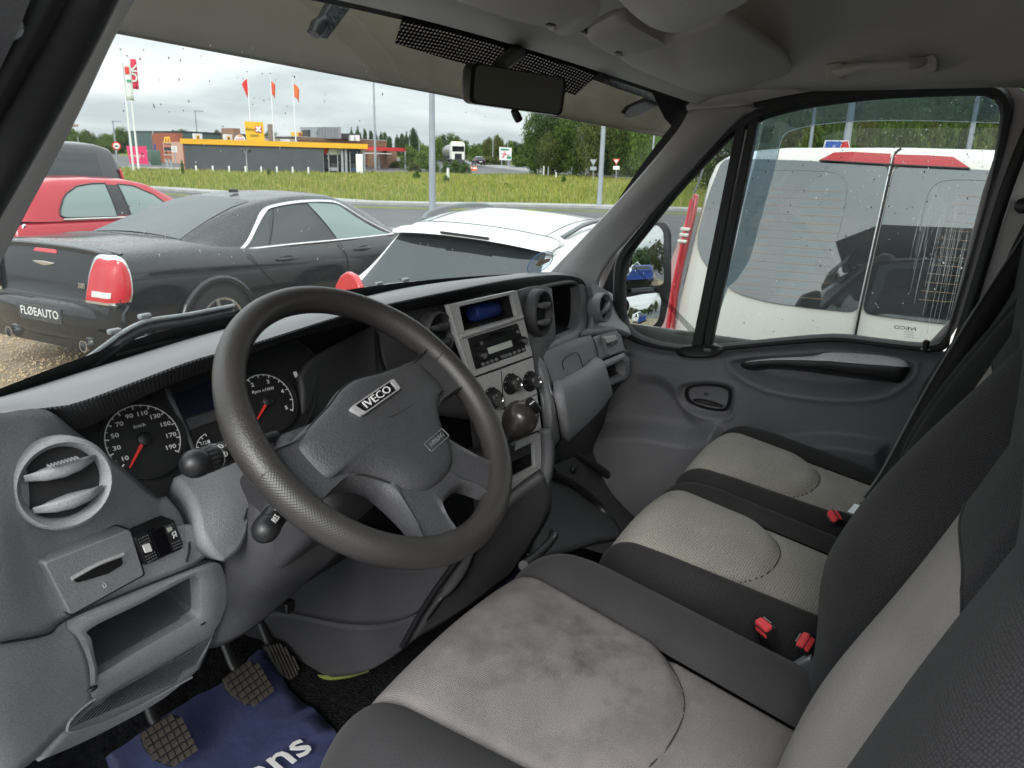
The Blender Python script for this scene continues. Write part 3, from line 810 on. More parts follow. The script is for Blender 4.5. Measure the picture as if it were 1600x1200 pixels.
def vent(px,py,y,n,R,roll,m_ring,m_vane,vanes=2,name="air_vent",tilt=0.0):
	"""round ball vent: outer ring, dark throat, curved vanes"""
	n = Vector(n).normalized()
	c = P(px,py,y=y) + n * .010
	u = V(0,0,1).cross(n).normalized(); v = n.cross(u)
	u,v = u * math.cos(roll) + v * math.sin(roll),v * math.cos(roll) - u * math.sin(roll)
	o = MB().lathe(c,n,[(R,-.012),(R,.004),(R * .965,.010),(R * .90,.012),(R * .80,.006),(R * .76,-.004),(R * .74,-.03)],40,u).build(name,m_ring,dash,ang=50)
	MB().lathe(c,n,[(R * .80,-.003),(R * .3,-.005),(.0001,-.005)],28,u).build("throat",M['black_matt'],o)
	for k in range(vanes):
		off = (k - (vanes - 1) / 2) * R * .70
		half = math.sqrt(max(.05,1 - (abs(off) / (R * .80)) ** 2)) * R * .76
		rows = []
		for t in (-1,-.5,0,.5,1):
			e = half * t
			bulge = .010 + .010 * (1 - t * t)
			dv_ = v * off
			rows.append([c + u * e + dv_ + n * -.002,c + u * e + dv_ + n * bulge * .4 + v * (.006 * (1 - t * t) + tilt),c + u * e + dv_ + n * bulge + v * (.004 + tilt * 2),
                         c + u * e + dv_ + n * bulge * .8 + v * (-.006 * (1 - t * t) - .002 + tilt * 2),c + u * e + dv_ + n * -.002 + v * -.004])
		R2 = [spline(r_,4) for r_ in rows]
		MB().grid([[c_[j] for c_ in R2] for j in range(len(R2[0]))]).build("vane",m_vane,o,solid=.0015,ang=60)
	return o,c,u,v,n
vo_,vc_,vu_,vv_,vn_ = vent(92,752,.728,(-.22,-.96,.16),.0455,math.radians(4),M['dash'],M['dash'])
for k in range(9):       # ribs moulded into the top vane
	MB().box(vc_ + vu_ * (-.012 + .003 * k) + vv_ * .0245 + vn_ * .0225,(.0012,.010,.0018),(vu_,vn_,vv_)).build("vane_rib",M['dash'],vo_)
vent(675,522,.772,(0,-1,.12),.040,0,M['dash_dark'],M['dash_dark'])
v2 = vent(836,489,.735,(.10,-1,.08),.0485,math.radians(-6),M['dash_dark'],M['dash_mid'])
# pods round the two middle vents
MB().grid(patch([PY(r) for r in [[(585,500,.84),(640,480,.82),(702,474,.80)],[(590,545,.84),(650,520,.80),(712,520,.785)],[(600,590,.83),(660,590,.80),(735,600,.75)],[(620,640,.82),(690,650,.79),(762,660,.74)]]],5,5)).build("centre_pod",M['dash_dark'],dash,solid=-.01)
MB().tube(spline(PY([(586,492,.835),(586,540,.835),(590,590,.83)]),5),.0012,6).build("panel_joint",M['black_matt'],dash)
MB().grid(patch([PY(r) for r in [[(808,455,.745),(838,446,.765),(862,450,.80)],[(822,500,.735),(852,505,.745),(868,520,.80)],[(835,545,.72),(848,552,.73),(862,560,.78)],[(843,590,.71),(848,590,.72),(860,600,.76)]]],5,5)).build("vent_pod",M['dash_mid'],dash,solid=-.01)

# --- coin drawer, switch panel, open cubby and slotted speaker panel on the near side
_a,_b,_c = P(64,876,y=.727),P(290,815,y=.758),P(108,968,y=.7365)
_n = (_b - _a).cross(_c - _a).normalized()
if _n.y > 0: _n = -_n
EP = (_a + _n * .002,_n)
def ep(px,py,off=0.0):
	return P(px,py,pl=(EP[0] + EP[1] * off,EP[1]))
def eplate(name,pts,off,thick,m,r=.006,bevel=.002):
	return MB().prism(rounded([ep(a,b,off) for a,b in pts],r,4),EP[1] * -thick).build(name,m,dash,bevel=bevel)
eplate("drawer_recess",[(67,878.5),(205.5,825),(228,898.5),(110,964)],.0045,.02,M['black_matt'],.004)
dr = eplate("coin_drawer",[(69,880),(204,827),(226,898),(111,962)],.0075,.02,M['dash'],.005)
cup = rounded([ep(a,b,.009) for a,b in ((115,905),(150,885),(190,870),(192,882),(170,896),(120,911))],.003,4)
MB().prism(cup,EP[1] * -.004).build("finger_pull",M['black'],dr)
rim = [ep(a,b,.0085) for a,b in ((112,904),(152,882),(193,866))]
MB().tube(spline(rim,4),.0022,6).build("pull_lip",M['console'],dr)
text("û",.010,ep(163,914,.0085),V(1,0,.1),V(0,.2,1),M['console'],dr,"lettering",.0003)
sw = eplate("switch_panel",[(208,840),(272,811),(289,856),(226,884)],.0065,.02,M['black'],.003)
for pts,kind in (([(212,842),(232,832),(248,872),(229,882)],0),([(234,832),(254,823),(269,863),(250,872)],1),([(256,822),(271,815),(286,854),(271,861)],2)):
	k_ = MB().prism(rounded([ep(a,b,.0115) for a,b in pts],.002,3),EP[1] * -.006).build("switch",M['black'] if kind != 1 else M['gloss_black'],sw,bevel=.001)
	# rows of raised dots on the rocker
	if kind != 1:
		q = [ep(a,b,.0115) for a,b in pts]
		db = MB()
		for i in range(5):
			for j in range(9):
				if 3 <= j <= 5: continue
				p_ = q[0].lerp(q[1],.15 + .7 * i / 4).lerp(q[3].lerp(q[2],.15 + .7 * i / 4),.06 + .88 * j / 8)
				db.box(p_ + EP[1] * .0003,(.0012,.0012,.0012))
		stuff(db.build("raised_dots",M['dash_mid'],k_,smooth=False))
MB().prism([ep(a,b,.0135) for a,b in ((224,853),(234,849),(238,861),(228,864))],EP[1] * -.004).build("lamp_lens",mat("lit switch lens",(.85,.83,.80),.4),sw)
MB().prism([ep(a,b,.0135) for a,b in ((262,826),(268,823),(270,828),(264,831))],EP[1] * -.004).build("indicator_window",M['lcd'],sw)
text("Я",.010,ep(273,836,.0135),V(1,0,.1),V(0,.2,1),M['print'],sw)

# lower module
lm_front = [[(-60,1015,.69),(0,1008,.70),(74,994,.722),(106,972,.730),(160,948,.735),(222,921,.74),(280,900,.745),(327,880,.752)],
			[(-60,1100,.71),(0,1100,.72),(90,1040,.728),(124,1010,.733),(128,1005,.735),(130,1004,.735),(131,1003,.735),(132,1002,.735)]]
out_px = [(104,971,.732),(200,930,.738),(328,879,.752),(352,900,.765),(358,918,.772),(350,955,.785),(335,985,.792),(300,1015,.795),(200,1068,.79),(147,1098,.785),(138,1040,.755),(122,1000,.738)]
in_px = [(142,982,.737),(220,943,.742),(296,903,.748),(308,902,.75),(313,912,.755),(315,950,.77),(312,962,.775),(295,972,.778),(220,1015,.775),(158,1052,.770),(152,1045,.765),(143,1000,.745)]
of,inn = PY(out_px),PY(in_px)
n_ = 64
# start both loops at matching corners
of,inn = spline(of,6,True),spline(inn,6,True)
MB().loft([[q + V(0,.012,0) for q in of],of,[p.lerp(q,.45) + V(0,-.004,.001) for p,q in zip(of,inn)],[p.lerp(q,.88) + V(0,-.003,.001) for p,q in zip(of,inn)],inn,[q + V(0.0,.02,0) for q in inn]],cap0=False,cap1=False).build("cubby_surround",M['dash'],dash,ang=40)
ii = inn
MB().loft([[q + V(0,.015,0) for q in ii],[q + V(.02,.11,.0) for q in ii]],cap0=False,cap1=True).build("cubby_tray",M['dash_mid'],dash,ang=30)
MB().grid(patch([PY(r) for r in [[(-60,1015,.69),(0,1008,.70),(74,993,.722),(104,971,.732)],[(-60,1060,.70),(5,1060,.712),(85,1020,.73),(124,1002,.738)],[(-60,1130,.72),(10,1120,.73),(95,1060,.745),(139,1040,.755)],[(-60,1215,.76),(30,1205,.765),(100,1140,.775),(147,1098,.785)]]],5,5)).build("lower_end_panel",M['dash'],dash,solid=-.02,ang=50)
# seam between end panel and lower module
MB().tube(spline(PY([(0,1005,.697),(74,991,.718),(104,968,.728),(200,926,.734),(328,876,.748)]),6),.0013,6).build("panel_joint",M['black_matt'],dash)
# slotted speaker panel
spn = [[(147,1098,.785),(200,1068,.79),(300,1015,.795),(336,985,.793)],[(125,1115,.79),(200,1085,.80),(300,1035,.803),(335,990,.795)],[(100,1142,.778),(200,1115,.81),(280,1070,.812),(325,1015,.80)],[(60,1190,.77),(150,1150,.815),(250,1095,.818),(312,1045,.81)]]
MB().grid(patch([PY(r) for r in spn],6,6)).build("speaker_panel",M['dash'],dash,solid=-.02)
a_,b_,c_,d_ = P(118,1128,y=.788),P(332,990,y=.792),P(305,1035,y=.806),P(112,1140,y=.788)
sl = MB()
A0,A1 = PY([(150,1098,.783),(330,992,.790)]); B0,B1 = PY([(108,1136,.775),(292,1058,.805)])
NC = 24
for i in range(NC):
	for j in range(15):
		s_,t_ = (i + .5) / NC,(j + .5) / 15
		p = A0.lerp(A1,s_).lerp(B0.lerp(B1,s_),t_)
		e = (A1 - A0).normalized(); f_ = (B0 - A0).normalized()
		if s_ < .10 and t_ < .25: continue
		if s_ > .86 and t_ > .75: continue
		sl.box(p + V(0,-.0035,.001),(.0066,.0045,.0034),(e,e.cross(f_),f_))
stuff(sl.build("speaker_slots",M['black_matt'],dash,smooth=False))
MB().tube(spline(PY([(148,1092,.778),(122,1112,.776),(106,1134,.772),(118,1142,.778),(200,1112,.800),(300,1058,.808)]),5),.0016,6).build("speaker_bead",M['dash'],dash)
for px,py,y_ in ((145,1076,.765),(317,973,.780)):
	MB().ball(P(px,py,y=y_),(.006,.003,.003),10,6).build("screw_slot",M['black'],dash)
# column shroud, big lower moulding round the steering column
rows = [[(378,735,.81),(420,720,.78),(470,720,.74),(520,735,.72)],[(366,780,.80),(405,790,.74),(460,800,.70),(540,815,.68)],[(345,860,.79),(380,880,.755),(430,880,.72),(520,850,.70)],
		[(340,930,.81),(370,940,.79),(405,930,.765),(480,880,.73)],[(325,1000,.83),(345,995,.815),(385,965,.79),(440,915,.76)]]
MB().grid(patch([PY(r) for r in rows],6,6)).build("column_shroud",M['dash_dark'],dash,solid=-.02)
MB().tube(spline(PY([(384,745,.79),(360,830,.775),(345,870,.772),(310,905,.78)]),5),.0014,6).build("panel_joint",M['black_matt'],dash)
MB().grid(patch([PY(r) for r in [[(345,990,.84),(420,930,.82),(500,860,.80),(560,840,.80)],[(335,1010,.86),(405,960,.85),(470,900,.83),(540,860,.82)]]],5,3)).build("shroud_flange",M['black'],dash,solid=-.02)
MB().box(P(445,945,y=.86),(.02,.03,.02)).build("cable_clip",M['black'],dash,bevel=.003)

# ================================================================== instrument cluster
CL = (V(-.53,.862,1.50),V(-.17,-.85,.50).normalized())
def cl(px,py,off=0.0):
	return P(px,py,pl=(CL[0] + CL[1] * off,CL[1]))
clu = thing("instrument_cluster","black instrument cluster with white dials and red needles behind the steering wheel","instruments",CL[0])
o_ = rounded([cl(a,b,0) for a,b in ((118,675),(160,640),(215,612),(300,575),(380,548),(460,530),(500,560),(490,640),(440,740),(376,742),(320,752),(258,778),(236,768),(180,720))],.012,4)
MB().prism(o_,CL[1] * -.02).build("face",M['black'],clu)
lens_o = [q + CL[1] * .001 for q in o_]
MB().tube(o_ + [o_[0]],.0016,6).build("bezel",M['black_matt'],clu)
cu_ = V(.97,-.20,0.0); cu_ = (cu_ - CL[1] * cu_.dot(CL[1])).normalized(); cv_ = CL[1].cross(cu_)
def dial(px,py,R,labels,a0,a1,ticks,needle,unit,unit_off,fs,name):
	c = cl(px,py,.002)
	d = MB().lathe(c,CL[1],[(R * 1.13,-.002),(R * 1.13,.0005),(.0001,.0005)],40,cu_).build(name,M['gloss_black'],clu,ang=30)
	MB().lathe(c,CL[1],[(R * 1.14,-.002),(R * 1.14,.006),(R * 1.11,.006),(R * 1.10,.001)],40,cu_).build("dial_rim",M['black'],d)
	def pt(ang,r,h=.0012):
		return c + cu_ * (r * math.sin(ang)) + cv_ * (r * math.cos(ang)) + CL[1] * h
	A = [a0 + (a1 - a0) * i / 40 for i in range(41)]
	MB().grid([[pt(t,R) for t in A],[pt(t,R * .972) for t in A]]).build("scale_arc",M['print'],d)
	tk = MB()
	for i in range(ticks + 1):
		t = a0 + (a1 - a0) * i / ticks
		L_ = .12 if i % 2 == 0 else .07
		u_ = (pt(t,1) - pt(t,0)).normalized(); w_ = u_.cross(CL[1])
		tk.box(pt(t,R * (1 - L_ / 2),.0016),(R * L_,R * (.035 if i % 2 == 0 else .02),.0006),(u_,w_,CL[1]))
	tk.build("scale_ticks",M['print'],d,smooth=False)
	for s_,t in labels:
		text(s_,fs,pt(t,R * .74,.0016),cu_,cv_,M['print'],d,"numeral",.0002,wide=1.25,bold=.00015)
	if unit:
		text(unit,fs * .8,c + cv_ * (R * unit_off) + CL[1] * .0016,cu_,cv_,M['print'],d,"unit_label",.0002,shear=.2,wide=1.2)
	n0,n1 = pt(needle,R * .10,.005),pt(needle,R * .92,.005)
	w_ = (n1 - n0).normalized().cross(CL[1])
	MB().prism([n0 + w_ * R * .05,n1 + w_ * R * .018,n1 - w_ * R * .018,n0 - w_ * R * .05],CL[1] * .0012).build("needle",M['red_print'],d)
	MB().lathe(c,CL[1],[(R * .2,.001),(R * .19,.007),(R * .12,.009),(.0001,.009)],24,cu_).build("needle_hub",M['black'],d,ang=50)
	return d
RD = math.radians
lab = [(str(v_),RD(-122 + 244 * (v_ - 10) / 180)) for v_ in (10,30,50,70,90,110,130,150,170,190)]
dial(224,687,.0465,lab,RD(-128),RD(126),20,RD(-138),"km/h",.40,.0080,"speed_dial")
lab = [(str(v_),RD(-120 + 240 * v_ / 5)) for v_ in range(6)]
dial(416,628,.0420,lab,RD(-122),RD(122),20,RD(-132),"Rpm x1000",.42,.0080,"rev_dial")
MB().grid([[cl(a,b,.004) for a,b in r] for r in [[(257,607),(300,700)],[(264,604),(307,703)]]]).build("divider_bar",M['dash_mid'],clu,solid=.006)
MB().prism([cl(a,b,.003) for a,b in ((270,618),(352,585),(364,628),(288,652))],CL[1] * -.002).build("trip_display",mat("dark display",(.008,.010,.022),.15),clu)
MB().prism([cl(a,b,.003) for a,b in ((290,655),(366,632),(372,645),(296,672))],CL[1] * -.002).build("warning_lamp_strip",M['dash_dark'],clu)
gd = cl(333,702,.002)
def gpt(t,r): return gd + cu_ * (r * math.sin(t)) + cv_ * (r * math.cos(t)) + CL[1] * .0015
A = [RD(-88 + 78 * i / 14) for i in range(15)]
fg = MB().grid([[gpt(t,.0235) for t in A],[gpt(t,.0225) for t in A]]).build("fuel_gauge",M['print'],clu)
tk = MB()
for i in range(5):
	t = RD(-88 + 78 * i / 4); u_ = (gpt(t,1) - gpt(t,0)).normalized()
	tk.box(gpt(t,.0215),(.0042,.0011,.0006),(u_,u_.cross(CL[1]),CL[1]))
tk.build("scale_ticks",M['print'],fg,smooth=False)
text("1/2",.0068,gpt(RD(-44),.0155),cu_,cv_,M['print'],fg,"numeral",.0002,wide=1.2)
MB().box(cl(326,690,.004),(.0035,.0045,.0005),(cu_,cv_,CL[1])).build("pump_symbol",M['print'],fg)
MB().box(cl(462,585,.004),(.006,.009,.0005),(cu_,cv_,CL[1])).build("coolant_gauge_symbol",M['print'],clu)
MB().grid(patch([PY(r) for r in [[(470,590,.83),(490,560,.84),(560,520,.85),(590,505,.84)],[(475,620,.82),(500,610,.83),(560,590,.84),(600,570,.83)],[(470,660,.82),(510,660,.82),(580,650,.82),(640,640,.80)]]],5,5)).build("cluster_hood_side",M['dash_dark'],dash,solid=-.01)

# ================================================================== centre console
SP = (V(0,.735,1.60),V(-.19,-.975,.10).normalized())
su = V(.98,-.19,0).normalized(); su = (su - SP[1] * su.dot(SP[1])).normalized(); sv_ = SP[1].cross(su)
if sv_.z < 0: sv_ = -sv_
def st(px,py,off=0.0):
	return P(px,py,pl=(SP[0] + SP[1] * off,SP[1]))
con = thing("centre_console","satin grey centre console stack with storage slot, heater panel and lower pocket","console",SP[0])
def splate(name,pts,off,thick,m,parent,r=.006,bevel=.0015):
	return MB().prism(rounded([st(a,b,off) for a,b in pts],r,4),SP[1] * -thick).build(name,m,parent,bevel=bevel)
# upper frame with two openings (slot, radio): built as two rings
op1 = [(718,479),(800,460),(808,495),(726,518)]
fo = [(700,477),(808,454),(818,494),(712,524)]
MB().ring([st(*q,.004) for q in fo],[st(*q,.004) for q in op1],SP[1] * -.010).build("slot_frame",M['console'],con,bevel=.0015)
rad_o = [(712,524),(818,494),(833,556),(737,590)]
rad_i = [(731,529),(809,505),(824,549),(744,578)]
MB().ring([st(*q,.004) for q in rad_o],[st(*q,.004) for q in rad_i],SP[1] * -.010).build("radio_frame",M['console'],con,bevel=.0015)
MB().tube([st(719,526,.006),st(770,510,.0075),st(816,495,.006)],.0042,10).build("cross_rib",M['console'],con)
MB().tube([st(700,477,.005),st(720,540,.005),st(737,592,.005),st(762,668,.005)],.0022,8).build("edge_line",M['console'],con)
bx = [st(*q,-.001) for q in op1]
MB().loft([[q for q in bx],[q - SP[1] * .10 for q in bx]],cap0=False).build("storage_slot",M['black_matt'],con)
can = P(757,486,pl=(SP[0] - SP[1] * .035,SP[1]))
tin = thing("blue_can","dark blue can lying in the storage slot above the radio","can",can)
MB().lathe(can - su * .035,su,[(.0001,0),(.014,0),(.0165,.003),(.0165,.062),(.0145,.066),(.0001,.066)],24).build("can_body",mat("blue tin",(.03,.06,.22),.25,.4),tin,ang=40)
MB().lathe(can + su * .031,su,[(.015,0),(.015,.004),(.012,.005),(.0001,.003)],24).build("can_lid",M['black'],tin,ang=40)
# heater panel
hp_ = [(737,592),(833,558),(846,668),(843,672),(765,700),(757,655)]
splate("heater_panel",hp_,.003,.03,M['console'],con,.003)
MB().tube([st(738,591,.0035),st(785,575,.0035),st(833,557,.0035)],.0011,6).build("panel_joint",M['black_matt'],con)
MB().tube([st(782,640,.0035),st(812,628,.0035),st(846,612,.0035)],.0008,6).build("panel_joint",M['black_matt'],con)
MB().tube([st(783,580,.0035),st(786,620,.0035),st(792,668,.0035)],.0008,6).build("panel_joint",M['black_matt'],con)
for i,(px,py,R) in enumerate(((768,622,.0200),(798,598,.0185),(828,594,.0185))):
	c = st(px,py,.004)
	pl_ = MB().lathe(c + sv_ * -.002,SP[1],[(R * 1.14,-.002),(R * 1.12,.0018),(.0001,.0018)],32).build("dial_plate",M['black'],con,ang=50)
	for k in range(7):
		t = RD(-110 + 220 * k / 6)
		MB().box(c + su * (R * 1.0 * math.sin(t)) + sv_ * (R * 1.0 * math.cos(t)) + SP[1] * .0022,(.0014,.0014,.0006),(su,sv_,SP[1])).build("dial_mark",M['print'],pl_,smooth=False)
	kb = MB().lathe(c,SP[1],[(R * .78,0),(R * .78,.012),(R * .74,.017),(R * .66,.019),(R * .64,.0175)],36).build("heater_knob",M['black'],con,ang=40)
	MB().lathe(c + SP[1] * .0165,SP[1],[(R * .67,0),(R * .655,.0028),(R * .61,.0028),(R * .60,.001)],36).build("chrome_ring",M['chrome'],kb,ang=40)
	MB().lathe(c + SP[1] * .016,SP[1],[(R * .61,0),(R * .61,.001),(.0001,.0014)],30).build("knob_face",M['dash_dark'],kb,ang=40)
	for k in range(14):
		t = 2 * math.pi * k / 14
		q = su * math.cos(t) + sv_ * math.sin(t)
		MB().box(c + q * (R * .79) + SP[1] * .007,(.0016,.0012,.012),(q,q.cross(SP[1]),SP[1])).build("knob_rib",M['black'],kb)
	t = RD(-30 + 40 * i); q = su * math.sin(t) + sv_ * math.cos(t)
	MB().box(c + q * (R * .50) + SP[1] * .0178,(.0012,.004,.0006),(q.cross(SP[1]),q,SP[1])).build("pointer",M['print'],kb)
# lower part: gear lever base and pocket
splate("lever_base",[(757,655),(845,668),(846,700),(768,738),(762,700)],.001,.04,M['dash_dark'],con,.003)
splate("ashtray_catch",[(832,648),(843,640),(844,650),(834,656)],.010,.01,M['chrome'],con,.002)
po = [(764,712),(845,676),(848,742),(772,790)]
pi_ = [(788,713),(834,690),(836,728),(794,751)]
MB().ring([st(*q,.012) for q in po],[st(*q,.012) for q in pi_],SP[1] * -.010).build("pocket_frame",M['console'],con,bevel=.002)
bx = [st(*q,.008) for q in pi_]
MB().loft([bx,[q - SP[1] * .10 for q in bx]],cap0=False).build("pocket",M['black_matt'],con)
for a_,b_ in (((776,757),(840,728)),((778,764),(841,734))):
	MB().tube([st(*a_,.014),st(*b_,.014)],.0016,8).build("chrome_strip",M['console'],con)
splate("lower_cap",[(772,770),(844,735),(842,760),(826,790),(790,812),(775,810)],.006,.06,M['dash_dark'],con,.008,.003)
splate("cup_lid",[(790,770),(817,755),(819,775),(808,786),(790,792)],.012,.02,M['console'],con,.008,.004)
MB().grid(patch([[st(a,b,c) for a,b,c in r] for r in [[(846,668,.004),(852,700,.0),(848,742,-.005),(838,775,-.01),(818,800,-.01),(795,818,-.01)],[(842,672,.010),(846,702,.012),(843,740,.012),(832,770,.010),(812,793,.008),(790,810,.008)]]],5,2)).build("side_trim",M['dash_mid'],con,solid=.02)

# ================================================================== radio
RP = SP[1]
rad = thing("car_radio","black car radio with CD slot and pale display fitted in the centre console","radio",st(777,540))
fp = splate("faceplate",[(732,530),(809,506),(823,548),(745,577)],.003,.05,M['black'],rad,.002)
splate("cd_slot",[(753,532),(772,520),(800,514),(806,515),(801,520),(778,528)],.0042,.004,M['gloss_black'],rad,.003,.0005)
splate("display",[(762,544),(799,531.5),(801.5,541),(765,553.5)],.0045,.004,M['lcd'],rad,.0005,.0004)
splate("display_edge",[(801,531),(806,529.5),(808,539),(803,541)],.0043,.004,M['gloss_black'],rad,.0005,.0003)
splate("badge_plate",[(740,540),(750,535),(751.5,539),(742,543.5)],.0045,.003,M['gloss_black'],rad,.001,.0004)
splate("eject_button",[(750.5,535),(754.5,533.5),(756,538),(752,539.5)],.006,.004,M['dash_mid'],rad,.001,.0006)
for px,py in ((750,555),(814,532)):
	k_ = MB().lathe(st(px,py,.003),RP,[(.0085,0),(.0085,.006),(.0075,.012),(.006,.0135),(.0001,.0125)],24).build("radio_knob",M['black'],rad,ang=40)
	MB().lathe(st(px,py,.003) + RP * .0122,RP,[(.0052,0),(.0048,.0014),(.0001,.0012)],18).build("knob_cap",M['dash_mid'],k_,ang=40)
for k in range(10):
	t = k / 9
	if k in (4,): continue
	px,py = 754 + (817 - 754) * t,569 - (569 - 546) * t
	if k == 5:
		splate("rocker_button",[(784,556),(794,552.5),(795.5,557),(786,560.5)],.0075,.005,M['dash_mid'],rad,.0015,.0006)
		continue
	MB().lathe(st(px,py,.003),RP,[(.0034,0),(.0034,.0035),(.0026,.0046),(.0001,.0046)],14).build("preset_button",M['dash_mid'],rad,ang=40)
MB().lathe(st(808.5,518.5,.003),RP,[(.0034,0),(.0034,.0035),(.0026,.0046),(.0001,.0046)],14).build("preset_button",M['dash_mid'],rad,ang=40)

# ================================================================== passenger side of the dashboard
sh_o = PY([(838,452,.80),(860,442,.84),(905,436,.86),(916,448,.86),(921,480,.85),(917,515,.835),(906,527,.82),(880,538,.79),(846,552,.745),(842,530,.745),(840,490,.77)])
sh_i = PY([(845,456,.82),(865,448,.85),(897,444,.865),(906,452,.862),(908,480,.852),(905,508,.835),(898,517,.825),(878,526,.80),(853,540,.76),(851,520,.77),(848,490,.79)])
so,si = spline(sh_o,5,True),spline(sh_i,5,True)
MB().loft([so,[a_.lerp(b_,.5) + V(-.003,-.004,0) for a_,b_ in zip(so,si)],si,[q + V(0.0,.03,0) for q in si]],cap0=False,cap1=False).build("shelf_surround",M['dash'],dash,ang=50)
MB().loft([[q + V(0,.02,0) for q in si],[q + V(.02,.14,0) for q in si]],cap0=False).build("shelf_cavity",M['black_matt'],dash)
shl = PY([(852,540,.79),(905,508,.86),(905,512,.84),(853,543,.77)])
MB().prism(shl,V(0,0,-.004)).build("shelf_edge",M['dash_mid'],dash)
# right-hand pod with its vent
MB().grid(patch([PY(r) for r in [[(914,446,.858),(922,448,.872),(932,453,.885),(950,462,.89)],[(920,480,.847),(932,478,.852),(950,482,.858),(962,490,.865)],[(916,516,.83),(930,515,.825),(955,512,.82),(972,505,.835)],[(906,528,.815),(930,524,.80),(958,520,.79),(980,528,.79)]]],6,6)).build("end_pod",M['dash'],dash,solid=-.015)
vent(936,481,.822,(-.05,-.98,.18),.040,math.radians(30),M['dash'],M['dash'],vanes=1)
# airbag strip, glovebox door, cup holder, small drawer
def pp(name,pts,m,bev=.003,th=.03,par=None,r=.004):
	return MB().prism(rounded(PY(pts),r,3),V(0,th,0)).build(name,m,par or dash,bevel=bev)
up = [[(840,556,.728),(870,541,.765),(905,528,.79),(924,524,.795)],[(848,568,.722),(875,553,.757),(910,538,.782),(930,532,.79)],[(858,590,.715),(882,577,.748),(912,560,.772),(933,549,.782)],[(864,608,.706),(888,594,.74),(914,575,.765),(936,563,.776)]]
MB().grid(patch([PY(r) for r in up],6,5)).build("airbag_door",M['dash'],dash,solid=-.02)
MB().tube(spline(PY([(881,578,.742),(879,566,.75),(886,557,.752),(897,551,.76),(903,553,.764),(908,564,.764),(911,574,.762)]),5),.0012,6).build("airbag_tear_seam",M['dash_dark'],dash)
MB().tube(spline(PY([(848,560,.720),(856,580,.712),(864,608,.702)]),4),.0011,6).build("panel_joint",M['black_matt'],dash)
MB().tube(spline(PY([(924,524,.790),(931,540,.783),(935,562,.771)]),4),.0011,6).build("panel_joint",M['black_matt'],dash)
sd = MB().grid(patch([PY(r) for r in [[(925,527,.794),(950,520,.79),(967,515,.792),(974,540,.78)],[(930,540,.785),(952,535,.78),(970,530,.782),(976,546,.776)],[(936,563,.775),(955,556,.77),(974,550,.773),(979,549,.774)]]],5,5)).build("side_panel",M['dash'],dash,solid=-.02)
dd = pp("small_drawer",[(943,525,.780),(965,517,.780),(975,547,.767),(952,556,.764)],M['dash'],.002,.015)
MB().prism(PY([(944,527,.772),(963,524,.772),(965,532,.768),(950,537,.766)]),V(0,.01,0)).build("drawer_grip",M['console'],dd,bevel=.002)
MB().prism(PY([(953,537,.764),(965,531,.765),(966,536,.763),(957,541,.762)]),V(0,.004,0)).build("grip_shadow_gap",M['black'],dd)
# lower roll: glovebox lid with finger notch, then the cup holder pocket
gl = [[(864,610,.703),(890,597,.735),(912,583,.757),(930,569,.768)],[(863,616,.690),(892,602,.722),(916,588,.745),(934,572,.758)],[(868,640,.682),(895,622,.712),(922,604,.74),(940,590,.752)],[(874,668,.69),(900,648,.72),(925,625,.75),(945,604,.765)],[(876,684,.71),(902,662,.74),(928,637,.77),(947,612,.785)]]
MB().grid(patch([PY(r) for r in gl],6,5)).build("glovebox_lid",M['dash'],dash,solid=-.02)
pp("lid_notch",[(880,597,.716),(905,581,.742),(911,586,.738),(891,602,.712)],M['dash_dark'],.001,.01)
MB().tube(spline(PY([(930,569,.763),(936,580,.752),(942,596,.750),(946,608,.77)]),4),.0012,6).build("panel_joint",M['black_matt'],dash)
co = PY([(931,569,.766),(974,551,.766),(984,560,.768),(985,582,.77),(980,592,.772),(947,606,.772),(941,595,.755)])
ci = PY([(942,577,.760),(972,562,.760),(977,566,.761),(978,584,.765),(973,588,.766),(950,597,.764),(946,592,.76)])
co,ci = rounded(co,.006,3),rounded(ci,.006,3)
MB().loft([co,[a_.lerp(b_,.5) + V(0,-.005,0) for a_,b_ in zip(co,ci)],ci,[q + V(0,.03,0) for q in ci]],cap0=False,cap1=False).build("cup_holder_surround",M['dash'],dash,ang=50)
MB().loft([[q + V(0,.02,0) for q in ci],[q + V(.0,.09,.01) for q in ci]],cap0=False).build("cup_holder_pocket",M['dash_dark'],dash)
# cheek between console and passenger roll
ck = [[(834,556,.722),(842,556,.722),(852,566,.714)],[(840,600,.714),(850,592,.70),(864,610,.70)],[(846,650,.705),(858,625,.68),(868,640,.68)],[(848,690,.71),(862,665,.68),(875,684,.705)],[(846,740,.73),(856,715,.72),(866,700,.73)],[(828,792,.74),(840,765,.74),(852,735,.75)]]
MB().grid(patch([PY(r) for r in ck],5,5)).build("console_cheek",M['dash'],dash,solid=-.02)
MB().tube(spline(PY([(862,616,.684),(867,632,.676),(871,650,.676),(876,684,.70)]),4),.0011,6).build("panel_joint",M['black_matt'],dash)
# dark knee panel under the roll
kp = [[(852,735,.76),(876,684,.72),(902,662,.75),(928,637,.78),(947,612,.795),(984,588,.80)],[(845,745,.80),(880,712,.80),(910,690,.82),(940,665,.85),(965,640,.88),(1000,620,.90)],[(840,775,.84),(885,745,.86),(920,730,.88),(950,720,.90),(980,715,.92),(1010,710,.94)]]
MB().grid(patch([PY(r) for r in kp],5,5)).build("knee_panel",M['black'],dash,solid=-.02)
